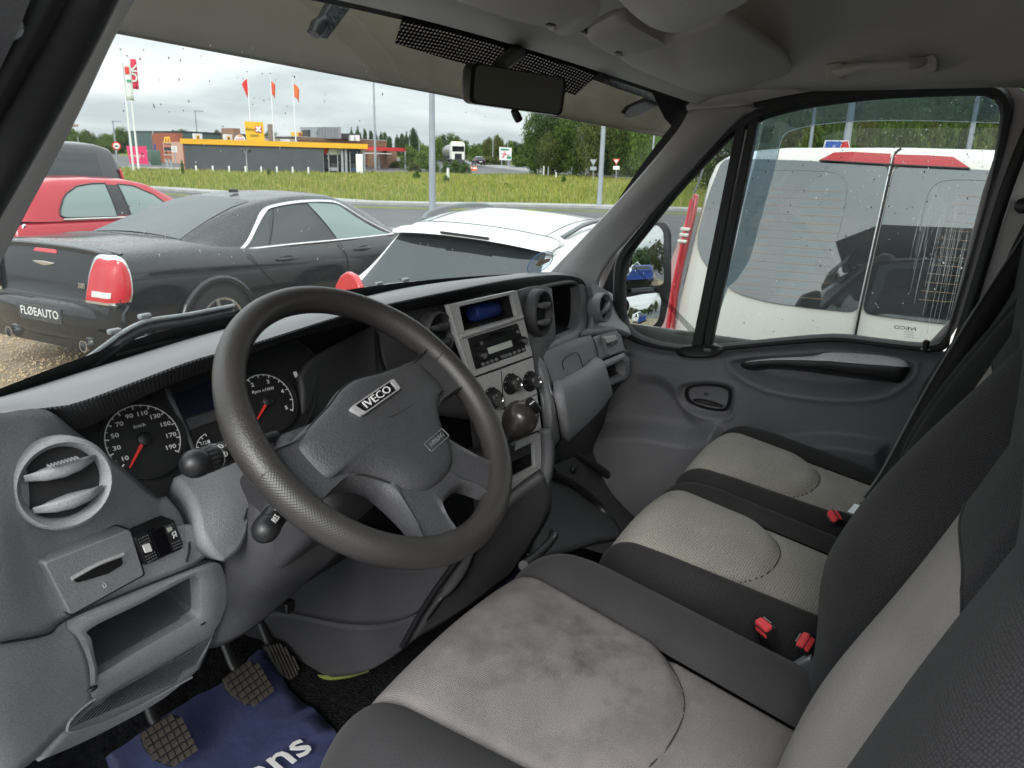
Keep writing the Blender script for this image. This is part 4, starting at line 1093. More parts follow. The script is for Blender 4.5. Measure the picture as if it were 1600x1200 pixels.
# disc in the corner of the windscreen
ds = thing("parking_disc","round clear blue edged parking sticker in the lower right corner of the windscreen","sticker",P(838,413,y=1.0))
pc = on_ws(838,414,-.012)
u_ = V(.95,-.35,0).normalized(); w_ = V(.1,.58,-.78); n_ = u_.cross(w_).normalized(); w_ = n_.cross(u_)
cc = [pc + u_ * (.042 * math.cos(t)) + w_ * (.042 * math.sin(t)) for t in [2 * math.pi * k / 28 for k in range(28)]]
MB().prism(cc,n_ * .001).build("disc",glass_mat("clear sticker",(.88,.92,.95),.05,haze=.15,hazecol=(.6,.66,.7)),ds)
MB().tube(cc,.0010,6,closed=True).build("disc_border",mat("blue print",(.08,.2,.5),.5),ds)
MB().prism([pc + u_ * a_ + w_ * b_ - n_ * .002 for a_,b_ in ((-.012,-.01),(.028,-.016),(.030,-.004),(.0,.012),(-.016,.006))],n_ * .001).build("peeling_label",mat("brown paper",(.42,.33,.22),.8),ds)
# ================================================================== steering wheel
WT = RD(46.8)
WN = V(0,-math.cos(WT),math.sin(WT))                     # towards the driver
_e1,_e2 = V(1,0,0),WN.cross(V(1,0,0))
TURN = RD(10)                                              # the wheel stands turned by ten degrees
WX = _e1 * math.cos(TURN) + _e2 * math.sin(TURN)
WY = -_e1 * math.sin(TURN) + _e2 * math.cos(TURN)
WC = CAM_POS + V(.683,.581,-.301)
def wp(a,b,h=0.0):
	return WC + WX * a + WY * b + WN * h
def wpol(deg,r,h=0.0):
	return wp(r * math.cos(RD(deg)),r * math.sin(RD(deg)),h)
sw_ = thing("steering_wheel","black four spoke steering wheel with chrome badge and textured lower grip","steering wheel",WC)
RM,Rm = .1828,.0172
def rim(d0,d1,grow,name,m,n=60):
	rings = []
	for i in range(n + 1):
		d = d0 + (d1 - d0) * i / n
		th = 1 + .10 * math.exp(-((d - 20) / 14) ** 2) + .10 * math.exp(-((d - 160) / 14) ** 2)
		c = wpol(d,RM); o = (wpol(d,1) - WC)
		rings.append([c + o * (math.cos(2 * math.pi * k / 20) * Rm * th * grow) + WN * (math.sin(2 * math.pi * k / 20) * Rm * 1.05 * th * grow) for k in range(20)])
	return MB().loft(rings).build(name,m,sw_,ang=60)
rim(5,175,1.0,"rim",M['wheel'],70)
gr = rim(175,365,1.035,"rim_grip",M['grip'],80)
for d in (175,365):
	MB().lathe(wpol(d,RM),(wpol(d + 1,RM) - wpol(d - 1,RM)),[(Rm * 1.05,-.0014),(Rm * 1.085,0),(Rm * 1.05,.0014)],24).build("grip_seam",M['wheel'],gr)
half = [(90,.056),(60,.058),(38,.069),(22,.104),(13,.140),(9.5,.172),(-11,.172),(-14,.150),(-18,.122),(-30,.104),(-44,.104),(-52,.122),(-56,.150),(-58,.174),(-73,.174),(-75,.152),(-79,.136),(-90,.130)]
full = half + [(180 - a,r) for a,r in reversed(half[1:-1])]
def body_h(r):
	return -.004 - .022 * max(0,1 - (r / .17) ** 2) * 0 - .010 * (1 - min(1,r / .17))
ol = []
pts = [wpol(a,r) for a,r in full]
sm = resample(spline(pts,5,True),200,True)
def lvl(s_,f_):
	out = []
	for q in sm:
		d = q - WC; r = d.length
		k = max(0.0,min(1.0,(r - .10) / .07))            # the spoke ends stay on the rim
		sc_ = s_ + (1 - s_) * k
		e = d * sc_
		out.append(WC + e + WN * f_(r,k))
	return out
MB().loft([lvl(.80,lambda r,k: -.052 * (1 - k) - .012 * k),lvl(.97,lambda r,k: -.030 * (1 - k) - .012 * k),lvl(1.0,lambda r,k: -.014 * (1 - k) - .002 * k),lvl(.97,lambda r,k: -.004 * (1 - k) + .006 * k),
           lvl(.88,lambda r,k: .002 * (1 - k) + .009 * k),lvl(.6,lambda r,k: .003),lvl(.2,lambda r,k: .003)]).build("spoke_body",M['hub'],sw_,ang=55)
half = [(90,.052),(64,.055),(40,.066),(22,.096),(12,.128),(7,.134),(-9,.134),(-14,.118),(-26,.098),(-44,.095),(-58,.104),(-70,.110),(-80,.111),(-90,.111)]
full = half + [(180 - a,r) for a,r in reversed(half[1:-1])]
cv = resample(spline([wpol(a,r) for a,r in full],5,True),140,True)
hub_c = wp(0,-.022)
def cov(s_,h):
	return [hub_c + (q - hub_c) * s_ + WN * h for q in cv]
pad = MB().loft([cov(1.0,-.028),cov(1.0,.001),cov(.985,.0045),cov(.93,.009),cov(.82,.0135),cov(.62,.0165),cov(.4,.0175),cov(.2,.0178),cov(.01,.018)]).build("airbag_cover",M['hub'],sw_,ang=45)
MB().tube(cov(1.003,.0015),.0014,6,closed=True).build("cover_joint",M['black_matt'],sw_)
# crease over the pad and the moulded pad seam
MB().tube(spline([wp(-.010,-.012,.0172),wp(.02,-.016,.0172),(wp(.055,-.018,.0165))],5),.0010,6).build("tear_line",M['black_matt'],pad)
# badge: chrome trapezoid, black field, letters
bt = [wp(-.048,.0235,.0172),wp(.047,.0235,.0172),wp(.043,.0075,.0184),wp(-.043,.0075,.0184)]
bt = rounded(bt,.004,4)
bc = sum(bt,Vector()) / len(bt)
fr_ = MB().ring([q + WN * .0032 for q in bt],[bc + (q - bc) * .82 + WN * .0036 for q in bt],WN * -.006).build("badge",mat("satin chrome",(.62,.62,.62),.35,.55),sw_,ang=40)
MB().prism([bc + (q - bc) * .87 + WN * .0022 for q in bt],WN * -.003).build("badge_field",M['gloss_black'],fr_)
text("IVECO",.0135,bc + WN * .0032,WX,WY,M['print'],fr_,"badge_letters",.0004,bold=0,wide=1.5)
ac = wp(.030,-.070,.0168)
ar = rounded([ac + WX * a_ + WY * b_ for a_,b_ in ((-.023,-.0065),(.023,-.0065),(.023,.0065),(-.023,.0065))],.002,3)
ab = MB().tube(ar,.0007,6,closed=True).build("embossed_frame",M['dash_mid'],pad)
text("AIRBAG",.0088,ac,WX,WY,M['dash_mid'],pad,"embossed_word",.0006,wide=1.15)
# column under the wheel
ctop = WC - WN * .05
MB().tube([WC - WN * .03,WC - WN * .09,WC - WN * .14],[.050,.055,.06],20).build("column_collar",M['black'],sw_)
cs = thing("column_cowl","dark grey steering column cowl behind the wheel","cowl",WC - WN * .16)
def rect_ring(c,w,h,ax_u,ax_v,r=.02):
	return rounded([c + ax_u * (sx * w / 2) + ax_v * (sy * h / 2) for sx,sy in ((-1,-1),(1,-1),(1,1),(-1,1))],r,4)
MB().loft([rect_ring(WC - WN * .085,.105,.10,_e1,_e2),rect_ring(WC - WN * .10,.13,.12,_e1,_e2),rect_ring(WC - WN * .16,.14,.13,_e1,_e2),rect_ring(WC - WN * .34,.13,.12,_e1,_e2)]).build("cowl_shell",M['dash_dark'],cs,ang=50)

# ================================================================== stalks
def stalk(name,label,tip,base,R,rib=True):
	tip,base = Vector(tip),Vector(base)
	ax = (base - tip).normalized()
	t = thing(name,label,"stalk",tip)
	MB().lathe(tip,ax,[(.0001,-R * .95),(R * .4,-R * .88),(R * .75,-R * .62),(R * .96,-R * .22),(R,R * .1),(R,R * .55),(R * .95,R * .6)],28).build("knob",M['black'],t,ang=50)
	MB().lathe(tip + ax * R * .6,ax,[(R * .90,0),(R * .93,R * .1),(R * .93,R * 2.6),(R * .88,R * 2.7),(R * .88,R * 3.6),(R * .55,R * 3.9),(R * .42,(base - tip).length - R)],28).build("barrel",M['black'],t,ang=40)
	MB().lathe(tip + ax * R * 2.0,ax,[(R * .95,0),(R * .97,R * .06),(R * .95,R * .12)],28).build("ring_seam",M['dash_mid'],t)
	if rib:
		u,v,w = frame_of(ax)
		for k in range(18):
			q = u * math.cos(2 * math.pi * k / 18) + v * math.sin(2 * math.pi * k / 18)
			MB().box(tip + ax * (R * 1.15) + q * (R * .92),(R * .08,R * .12,R * .8),(q,q.cross(ax),ax)).build("grip_rib",M['dash_dark'],t)
	return t,ax
tip = P(303,725,y=.665)
s1,ax1 = stalk("light_stalk","black light and indicator stalk, upper one left of the steering wheel",tip,V(-.545,.70,1.515),.0155)
vw = (CAM_POS - tip).normalized()
def on_stalk(tip,ax,along,R,side=0.0):
	q = (vw - ax * vw.dot(ax)).normalized(); b = ax.cross(q)
	d = q * math.cos(side) + b * math.sin(side)
	return tip + ax * along + d * R,d
p_,d_ = on_stalk(tip,ax1,.0385,.0149,RD(-25))
up_ = d_.cross(ax1) * -1
for body,al,sd in (("O",.034,-35),("D",.034,5),("-O-",.047,-35),("=",.047,5)):
	p_,d_ = on_stalk(tip,ax1,al,.0149,RD(sd));
	text(body,.0085,p_,ax1,d_.cross(ax1),M['print'],s1,"symbol",.0002)
tip2 = P(414,828,y=.60)
s2,ax2 = stalk("cruise_stalk","short black stalk marked RES, lower one left of the steering wheel",tip2,V(-.535,.665,1.475),.0150,False)
p_,d_ = on_stalk(tip2,ax2,.006,.0153,RD(0)); text("RES",.0095,p_,ax2,d_.cross(ax2),M['print'],s2,"symbol",.0003,wide=.85)
p_,d_ = on_stalk(tip2,ax2,.024,.0142,RD(-20)); text("ON",.006,p_,ax2,d_.cross(ax2),M['print'],s2,"symbol",.0002)
p_,d_ = on_stalk(tip2,ax2,.024,.0142,RD(20)); text("OFF",.0055,p_,ax2,d_.cross(ax2),M['print'],s2,"symbol",.0002)
MB().lathe(V(-.535,.665,1.475),-ax2,[(.026,-.004),(.026,.002),(.018,.008),(.012,.016)],24).build("boot",M['rubber'],s2)

# ================================================================== gear lever
gc = P(812,655,y=.615)
gl_ = thing("gear_lever","dark polished gear lever knob with shift pattern in front of the heater knobs","gear lever",gc)
ga = V(.15,-.38,.80).normalized()
gk = MB().lathe(gc,ga,[(.0001,-.036),(.014,-.034),(.021,-.028),(.029,-.012),(.0315,.002),(.0295,.014),(.024,.023),(.014,.029),(.0001,.031)],32).build("knob",mat("dark grey knob",(.032,.027,.026),.3,coat=.2,var=(25,.25)),gl_,ang=60)
cp = gc + ga * .020 + (vw * .4 + V(.55,-.35,.35)).normalized() * .0225
cn = (ga * .6 + V(.62,-.45,.25)).normalized()
cx = V(0,0,1).cross(cn).normalized(); cyv = cn.cross(cx)
cap_o = rounded([cp + cx * a_ + cyv * b_ for a_,b_ in ((-.012,-.013),(.012,-.013),(.012,.013),(-.012,.013))],.005,4)
cap = MB().prism(cap_o,cn * -.012).build("pattern_cap",M['gloss_black'],gl_,bevel=.001)
MB().tube([q + cn * .0006 for q in cap_o],.0007,6,closed=True).build("cap_rim",M['alu'],cap)
for a_ in (-.007,0,.007):
	MB().box(cp + cx * a_ + cn * .0006,(.0008,.013,.0005),(cx,cyv,cn)).build("pattern_line",M['print'],cap)
MB().box(cp + cn * .0006,(.0148,.0008,.0005),(cx,cyv,cn)).build("pattern_line",M['print'],cap)
for s_,a_,b_ in (("1",-.007,.0088),("2",-.007,-.0088),("3",0,.0088),("4",0,-.0088),("5",.007,.0088),("R",.007,-.0088)):
	text(s_,.0038,cp + cx * a_ + cyv * b_ + cn * .0006,cx,cyv,M['print'],cap,"pattern_digit",.0002)
MB().tube([gc - ga * .03,gc - ga * .07 + V(0,.02,0),gc - ga * .13 + V(0,.06,-.01)],[.013,.011,.011],12).build("lever_rod",M['black'],gl_)
bt_ = MB()
rg = []
for k in range(9):
	c = gc - ga * (.045 + .010 * k) + V(0,.004 * k,0)
	r = (.021 if k % 2 else .017) + .0025 * k
	rg.append([c + frame_of(ga)[0] * r * math.cos(2 * math.pi * j / 16) + frame_of(ga)[1] * r * math.sin(2 * math.pi * j / 16) for j in range(16)])
bt_.loft(rg).build("gaiter",M['rubber'],gl_,ang=70)

# ================================================================== pedals
def pedal(name,label,px_pts,y,nrm,arm_to,kind):
	n = Vector(nrm).normalized()
	cpx = (sum(p[0] for p in px_pts) / len(px_pts),sum(p[1] for p in px_pts) / len(px_pts))
	c = P(*cpx,y=y)
	t = thing(name,label,"pedal",c)
	o = rounded([P(a,b,pl=(c,n)) for a,b in px_pts],.008,4)
	pb = MB().prism([q - n * .004 for q in o],n * -.012).build("pad",M['rubber'],t,bevel=.004)
	# raised rubber blocks on the pad
	u = V(1,0,0); u = (u - n * u.dot(n)).normalized(); v = n.cross(u)
	if kind == 'grid':
		u2 = (P(px_pts[1][0],px_pts[1][1],pl=(c,n)) - P(px_pts[0][0],px_pts[0][1],pl=(c,n))).normalized(); v2 = n.cross(u2)
	else:
		u2,v2 = u,v
	loc = [((q - c).dot(u2),(q - c).dot(v2)) for q in o]
	def inside(a,b):
		r = False; j = len(loc) - 1
		for i in range(len(loc)):
			if (loc[i][1] > b) != (loc[j][1] > b) and a < (loc[j][0] - loc[i][0]) * (b - loc[i][1]) / (loc[j][1] - loc[i][1]) + loc[i][0]:
				r = not r
			j = i
		return r
	x0,x1 = min(a for a,b in loc),max(a for a,b in loc); y0,y1 = min(b for a,b in loc),max(b for a,b in loc)
	me = None
	if kind == 'grid':
		NX = NY = 6
		for i in range(NX):
			for j in range(NY):
				a,b = x0 + (x1 - x0) * (i + .5) / NX,y0 + (y1 - y0) * (j + .5) / NY
				if not (inside(a,b)): continue
				w_,h_ = (x1 - x0) / NX * .80,(y1 - y0) / NY * .80
				p = c + u2 * a + v2 * b - n * .0025
				if me is None:
					blk = MB().box((0,0,0),(w_,h_,.006),(u2,v2,n)).build("tread_block",M['tread'],None,smooth=False); me = blk.data
				else:
					blk = bpy.data.objects.new("tread_block",me); COL.objects.link(blk)
				blk.location = p; blk.parent = t; blk.matrix_parent_inverse = Matrix.Translation(-t.location)
	else:
		for i in range(7):
			a = x0 + (x1 - x0) * (i + .5) / 7
			ins = [b for b in np.linspace(y0,y1,40) if inside(a,b)]
			if len(ins) < 3: continue
			MB().box(c + u2 * a + v2 * ((ins[0] + ins[-1]) / 2) - n * .0025,((x1 - x0) / 7 * .5,(ins[-1] - ins[0]) * .96,.006),(u2,v2,n)).build("tread_rib",M['tread'],t,bevel=.001)
	MB().tube([c - n * .012,c - n * .05 + V(0,.01,.06),Vector(arm_to)],[.012,.011,.012],10,flat=.6).build("arm",M['black'],t)
	return t
M['tread'] = mat("dusty pedal rubber",(.045,.038,.030),.75,var=(60,.35),bump=('noise',200,.6,.002))
pedal("clutch_pedal","square black clutch pedal with gridded rubber, nearest the open door",[(222,1143),(268,1114),(284,1118),(304,1160),(303,1178),(272,1199),(244,1186),(226,1165)],1.12,(-.05,-.80,.60),(-.48,1.26,1.15),'grid')
pedal("brake_pedal","square black brake pedal with gridded rubber, standing over the blue mat's upper edge",[(351,1058),(385,1034),(400,1033),(424,1068),(424,1084),(400,1103),(374,1094),(354,1075)],1.13,(-.05,-.80,.60),(-.30,1.28,1.15),'grid')
pedal("accelerator_pedal","ribbed black accelerator pedal beside the tunnel wall",[(413,1008),(437,1003),(450,1012),(469,1042),(468,1056),(455,1064),(438,1050),(424,1026)],1.16,(-.05,-.86,.50),(-.17,1.30,1.05),'ribs')

# ================================================================== things on the floor
mt = thing("paper_floor_mat","navy blue paper floor mat with white lettering, creased under the pedals","floor mat",V(-.3,1.1,.70))
edge = [P(a,b,z=.703) for a,b in ((318,1080),(360,1048),(398,1026),(412,1036),(432,1066),(455,1094),(490,1113),(528,1150),(545,1215),(540,1290),(380,1330),(200,1290),(165,1215),(190,1188),(226,1165),(275,1118))]
bm2 = bmesh.new()
xs = [q.x for q in edge]; ys = [q.y for q in edge]
def inpoly(x,y,poly):
	r = False; j = len(poly) - 1
	for i in range(len(poly)):
		if (poly[i].y > y) != (poly[j].y > y) and x < (poly[j].x - poly[i].x) * (y - poly[i].y) / (poly[j].y - poly[i].y) + poly[i].x:
			r = not r
		j = i
	return r
f_ = bm2.faces.new([bm2.verts.new(q) for q in resample(edge,120,True)])
bmesh.ops.triangulate(bm2,faces=[f_])
for _ in range(3):
	bmesh.ops.subdivide_edges(bm2,edges=[e for e in bm2.edges if e.calc_length() > .035],cuts=1,use_grid_fill=False)
	bmesh.ops.triangulate(bm2,faces=bm2.faces[:])
from mathutils import noise as mn_
for v in bm2.verts:
	n = mn_.noise(v.co * 7) * .010 + abs(mn_.noise(v.co * 16)) * .007
	# follows the rising toe board at its far edge
	v.co.z += max(0,n + .004) + max(0,v.co.y - 1.08) * .42
me = bpy.data.meshes.new("sheet"); bm2.to_mesh(me); bm2.free(); me.materials.append(M['mat_blue']); me.shade_smooth()
o = bpy.data.objects.new("sheet",me); COL.objects.link(o); child(o,mt)
q = o.modifiers.new("solid",'SOLIDIFY'); q.thickness = .0008; q.offset = -1
ta,tb = P(420,1196,z=.722),P(478,1158,z=.722)
xd = (tb - ta).normalized(); yd = V(0,0,1).cross(xd)
text("vans",.098,tb,xd,yd,M['print'],mt,"lettering",.0005,align='RIGHT',bold=.001)
# second folded mat against the tunnel, white bordered
fm = thing("folded_floor_mat","dark navy folded floor mat with white borders, leaning beside the tunnel behind the seat corner","floor mat",P(790,850,z=.92))
FP = (P(790,840,z=.92),V(-.45,-.35,.82).normalized())
fo_ = [P(a,b,pl=FP) for a,b in ((720,868),(803,797),(852,846),(845,868),(820,900),(760,930),(748,912))]
sheet_ = MB().prism(fo_,FP[1] * -.003).build("sheet",M['mat_navy'],fm)
for (a_,b_) in (((719,868),(751,914)),((802,796),(851,846))):
	MB().tube([P(*a_,pl=FP) + FP[1] * .001,P(*b_,pl=FP) + FP[1] * .001],.0024,6).build("white_border",M['print'],sheet_)
ta,tb = P(822,869,pl=FP),P(842,852,pl=FP)
xd = (tb - ta).normalized()
text("ns",.036,P(838,858,pl=(FP[0] + FP[1] * .002,FP[1])),xd,FP[1].cross(xd),M['print'],fm,"lettering",.0004,align='RIGHT')
hb = thing("handbrake_lever","black handbrake lever with a painted grey highlight beside the driver's seat","lever",P(850,850,y=.55))
MB().tube(spline([P(a,b,y=c) for a,b,c in ((818,884,.50),(838,868,.52),(856,850,.545),(866,836,.56),(861,833,.565))],6),[.008] * 22 + [.009,.008,.004],12,flat=1.0).build("grip",M['black'],hb)
MB().tube(spline([P(a,b,y=c) for a,b,c in ((838,869,.513),(856,852,.537),(867,837,.552))],5),.0022,8).build("edge_line",M['alu'],hb)  # grey line stands in for the highlight along the black lever
# ================================================================== seats
def smooth01(a,b,x):
	t = max(0.0,min(1.0,(x - a) / (b - a))); return t * t * (3 - 2 * t)
def cushion(root,x0,wc,wo,zr,m_light,m_dark,yf=.515,yb=.03,taper=.0,right_drop=.16):
	"""seat cushion: light centre panel, two dark bolsters, curved cross seam"""
	def zc(y):
		z = zr + .16 * (y - .05)
		e = max(0.0,y - (yf - .075)) / .075
		return z - .085 * (1 - math.sqrt(max(0,1 - min(1,e) ** 2)))
	def yU(a):
		return .195 + .065 * abs(a) ** 2.5
	def wcy(y): return wc - taper * (.5 - y)
	def drop(a,y):
		return -.010 * (1 - smooth01(yU(a) - .012,yU(a) + .03,y)) - .006 * math.exp(-((y - yU(a)) / .007) ** 2)
	ysl = list(np.linspace(yb,yf - .08,56)) + [yf - .075 + .075 * math.sin(t) for t in np.linspace(0,math.pi / 2,14)]
	A = list(np.linspace(-1,1,41))
	rows = []
	for y in ysl:
		rows.append([V(x0 + a * wcy(y),y,zc(y) + drop(a,y) + .014 * (1 - a * a) - .007 * math.exp(-((1 - abs(a)) / .035) ** 2)) for a in A])
	fr = rows[-1]
	rows += [[q + V(0,.004,-.03) for q in fr],[q + V(0,-.005,-.13) for q in fr]]
	MB().grid(rows).build("centre_panel",m_light,root,ang=70)
	MB().tube([V(x0 + a * wcy(yU(a)),yU(a),zc(yU(a)) + drop(a,yU(a)) + .014 * (1 - a * a)) for a in np.linspace(-.98,.98,30)],.0016,5).build("cross_seam",m_dark,root)
	for s in (-1,1):
		B = list(np.linspace(0,1,12))
		rows = []
		for y in ysl:
			w0 = wcy(y); k = smooth01(yf + .01,yf - .14,y)
			wb = wo - .05 * (1 - k) ** 2 - .01 * math.cos(y * 6)
			base = zc(y)
			r = []
			for b in B:
				x = w0 + (wb - w0) * b
				hump = .020 * math.sin(math.pi * min(1,b * 1.05)) * (.35 + .65 * k) - .045 * b ** 3
				r.append(V(x0 + s * x,y,base + hump - .007 * math.exp(-(b / .06) ** 2)))
			e = r[-1]
			r += [e + V(s * .006,0,-.025),e + V(s * .004,0,-.08),e + V(-s * .01,0,-right_drop)]
			rows.append(r)
		fr = rows[-1]
		rows += [[q + V(0,.004,-.03) for q in fr],[q + V(0,-.005,-.13) for q in fr]]
		MB().grid(rows).build("side_bolster",m_dark,root,ang=70)
		MB().tube([r[0] + V(0,0,-.001) for r in rows[:-1]],.0014,5).build("seam",m_dark,root)
def backrest(root,x0,wc,wo,y0,z0,z1,m_light,m_dark,wing2,lean=.34,light_top=None,wct=None):
	def py(z): return y0 - lean * (z - 1.2) - .10 * max(0,z - 1.45) ** 2
	lt = light_top or (z1 - .2)
	def wcz(z): return wc + ((wct or wc) - wc) * smooth01(1.25,lt,z)
	zs = list(np.linspace(z0,z1 - .05,60)) + [z1 - .05 + .05 * math.sin(t) for t in np.linspace(0,math.pi / 2,8)[1:]]
	A = np.linspace(-1,1,33)
	def ptc(a,z):
		bul = .014 * (1 - a * a) + .018 * math.exp(-((z - 1.33) / .12) ** 2) * (1 - a * a)
		top = max(0,(z - (z1 - .05)) / .05)
		return V(x0 + a * wcz(z),py(z) + bul - .007 * math.exp(-((1 - abs(a)) / .05) ** 2) - .05 * top ** 2,z)
	zl = [z for z in zs if z <= lt]
	# light panel with a rounded top
	rows = []
	for i,z in enumerate(zl):
		rows.append([ptc(a,z) for a in A])
	def tops(a): return lt + .035 * math.sqrt(max(0,1 - abs(a) ** 3)) - .035
	rows = [[ptc(a,z0 + (tops(a) - z0) * t) for a in A] for t in np.linspace(0,1,48)]
	MB().grid(rows).build("centre_panel",m_light,root,ang=70)
	rows = [[ptc(a,tops(a) + (z1 - tops(a)) * t) + V(0,.001,0) for a in A] for t in np.linspace(0,1,30)]
	MB().grid(rows).build("upper_panel",m_dark,root,ang=70)
	MB().tube([rows[0][i] for i in range(len(A))],.0014,5).build("seam",m_dark,root)
	for s in (-1,1):
		rows = []; wing = wing2[0 if s < 0 else 1] if isinstance(wing2,tuple) else wing2
		for z in zs:
			w = wing * (smooth01(z1 + .02,1.42,z) * .75 + .25) * (.30 + .70 * smooth01(1.20,1.40,z))
			w0 = wcz(z); r = []
			top = max(0,(z - (z1 - .05)) / .05)
			wo_ = wo - .035 * top ** 2 - .03 * smooth01(1.5,z1,z)
			for b in np.linspace(0,1,12):
				x = w0 + (wo_ - w0) * b
				r.append(V(x0 + s * x,py(z) + w * math.sin(math.pi / 2 * min(1,b * 1.25)) - .007 * math.exp(-(b / .07) ** 2) - .02 * b ** 4 - .05 * top ** 2,z))
			e = r[-1]
			r += [e + V(s * .012,-.018,0),e + V(s * .016,-.05,0),e + V(s * .008,-.11,0),e + V(-s * .03,-.15,0)]
			rows.append(r)
		MB().grid(rows).build("side_bolster",m_dark,root,ang=70)
		MB().tube([r[0] for r in rows],.0013,5).build("seam",m_dark,root)
	MB().box((x0,py(1.4) - .10,(z0 + z1) / 2),(wo * 1.85,.06,z1 - z0 - .04)).build("back_shell",m_dark,root,bevel=.02)
ds_ = thing("driving_seat","driver's seat with worn light grey centre cloth and charcoal bolsters, nearest the open door","seat",(-.44,.25,.95))
cushion(ds_,-.452,.163,.29,1.206,M['seat_light'],M['seat_bol'],yf=.520,taper=.10)
backrest(ds_,-.455,.135,.275,.072,1.13,1.78,M['seat_back'],M['seat_dark'],(.022,.085),light_top=1.555,wct=.105)
MB().box((-.45,.26,.93),(.46,.44,.36)).build("seat_base",M['black'],ds_,bevel=.02)
pb_ = thing("middle_seat","middle passenger seat with light grey patterned cloth and black bolsters, next to the driver's seat","seat",(.10,.2,.95),group=None)
cushion(pb_,.100,.140,.195,1.166,M['seat_mid'],M['seat_dark'],yf=.470,taper=.05)
backrest(pb_,.105,.125,.205,.055,1.10,1.78,M['seat_mid'],M['seat_dark'],.045,light_top=1.58)
MB().box((.1,.24,.92),(.36,.38,.34)).build("seat_base",M['black'],pb_,bevel=.02)
pp_ = thing("outer_passenger_seat","outer passenger seat with light grey cloth and black bolsters, beside the passenger door","seat",(.52,.2,.95))
cushion(pp_,.505,.148,.215,1.166,M['seat_mid'],M['seat_dark'],yf=.470,taper=.06)
backrest(pp_,.52,.13,.215,.045,1.10,1.80,M['seat_mid'],M['seat_dark'],.06,light_top=1.50)
MB().box((.51,.24,.92),(.38,.38,.34)).build("seat_base",M['black'],pp_,bevel=.02)

# ================================================================== belts and buckles
def ribbon(pts,w,side,n=8):
	p = spline(pts,n); s = Vector(side).normalized()
	return MB().grid([[q - s * (w / 2),q + s * (w / 2)] for q in p])
sb = thing("passenger_seat_belt","black seat belt with light edge running down over the outer passenger seat","seat belt",P(1500,560,x=.60))
bp = [P(a,b,x=c) for a,b,c in ((1640,335,.66),(1598,402,.62),(1540,490,.58),(1470,603,.54),(1420,695,.51),(1392,745,.49),(1368,778,.46))]
ribbon(bp,.046,(.35,-.9,.1)).build("webbing",M['belt'],sb,solid=.0016)
MB().tube(spline([q + V(-.010,.022,.001) for q in bp],6),.0022,6).build("webbing_edge",mat("grey webbing edge",(.16,.16,.165),.7),sb)
tg = P(1358,786,x=.44)
MB().tube([P(1368,778,x=.46),tg,P(1346,790,x=.43)],[.007,.009,.006],10).build("tongue",M['black'],sb)
MB().box(P(1338,797,x=.42),(.022,.03,.003),frame_of(V(-.3,.1,.9))).build("tongue_blade",M['alu'],sb)
pbelt = thing("pillar_belt","black seat belt hanging from the door pillar bolt with its metal tongue","seat belt",P(1560,420,x=.80))
ribbon([P(a,b,x=c) for a,b,c in ((1634,322,.795),(1605,378,.785),(1582,430,.775),(1553,500,.765),(1520,560,.75))],.05,(.2,-.95,.2)).build("webbing",M['belt'],pbelt,solid=.002)
MB().tube([P(1556,458,x=.745),P(1540,475,x=.74),P(1525,488,x=.74)],[.006,.009,.007],10).build("tongue",M['alu'],pbelt)
MB().tube([P(1524,486,x=.74),P(1516,497,x=.74),P(1503,512,x=.745)],[.006,.0045,.002],8).build("tongue_blade",M['black'],pbelt)
def buckle(name,label,px,py,x,ax,size=1.0,face=(-.3,.35,.9)):
	c = P(px,py,x=x); a = Vector(ax).normalized()
	f = Vector(face); f = (f - a * f.dot(a)).normalized(); w = a.cross(f)
	t = thing(name,label,"belt buckle",c,"seat belt buckles between the seats")
	s = size
	MB().loft([rect_ring(c + a * .004 * s,.030 * s,.018 * s,w,f,.004),rect_ring(c - a * .03 * s,.030 * s,.018 * s,w,f,.004),rect_ring(c - a * .065 * s,.020 * s,.013 * s,w,f,.003)]).build("casing",M['black'],t,ang=40)
	MB().loft([rect_ring(c + a * .008 * s + f * .0015,.026 * s,.012 * s,w,f,.003),rect_ring(c - a * .006 * s + f * .0035,.026 * s,.014 * s,w,f,.003)]).build("release_button",M['buckle_red'],t,ang=40)
	MB().box(c + a * .009 * s - f * .006 * s,(.016 * s,.002,.002),(w,f,a)).build("slot",M['alu'],t)
	MB().box(c - a * .11 * s,(.018 * s,.004,.10 * s),(w,f,a)).build("stem",M['belt'],t)
buckle("belt_buckle","red buttoned belt buckle upright against the driver's cushion side",1196,980,-.145,(-.25,.25,.9),1.0,(-.5,.45,.6))
buckle("belt_buckle","red buttoned belt buckle half hidden by the driver's backrest edge",1257,1003,-.125,(-.3,.5,.55),.9,(-.6,.2,.75))
buckle("belt_buckle","red buttoned belt buckle lying between the middle and outer passenger seats",1303,808,.300,(-.55,.45,.25),.95,(-.35,-.2,.9))
sr = thing("seat_rail_bracket","grey metal seat bracket in the gap behind the driver's belt buckle","bracket",P(1258,1040,x=-.12))
MB().prism([P(a,b,x=-.14) for a,b in ((1232,1046),(1266,1026),(1275,1050),(1262,1076),(1248,1068))],V(.02,0,0)).build("plate",M['steel'],sr,bevel=.003)
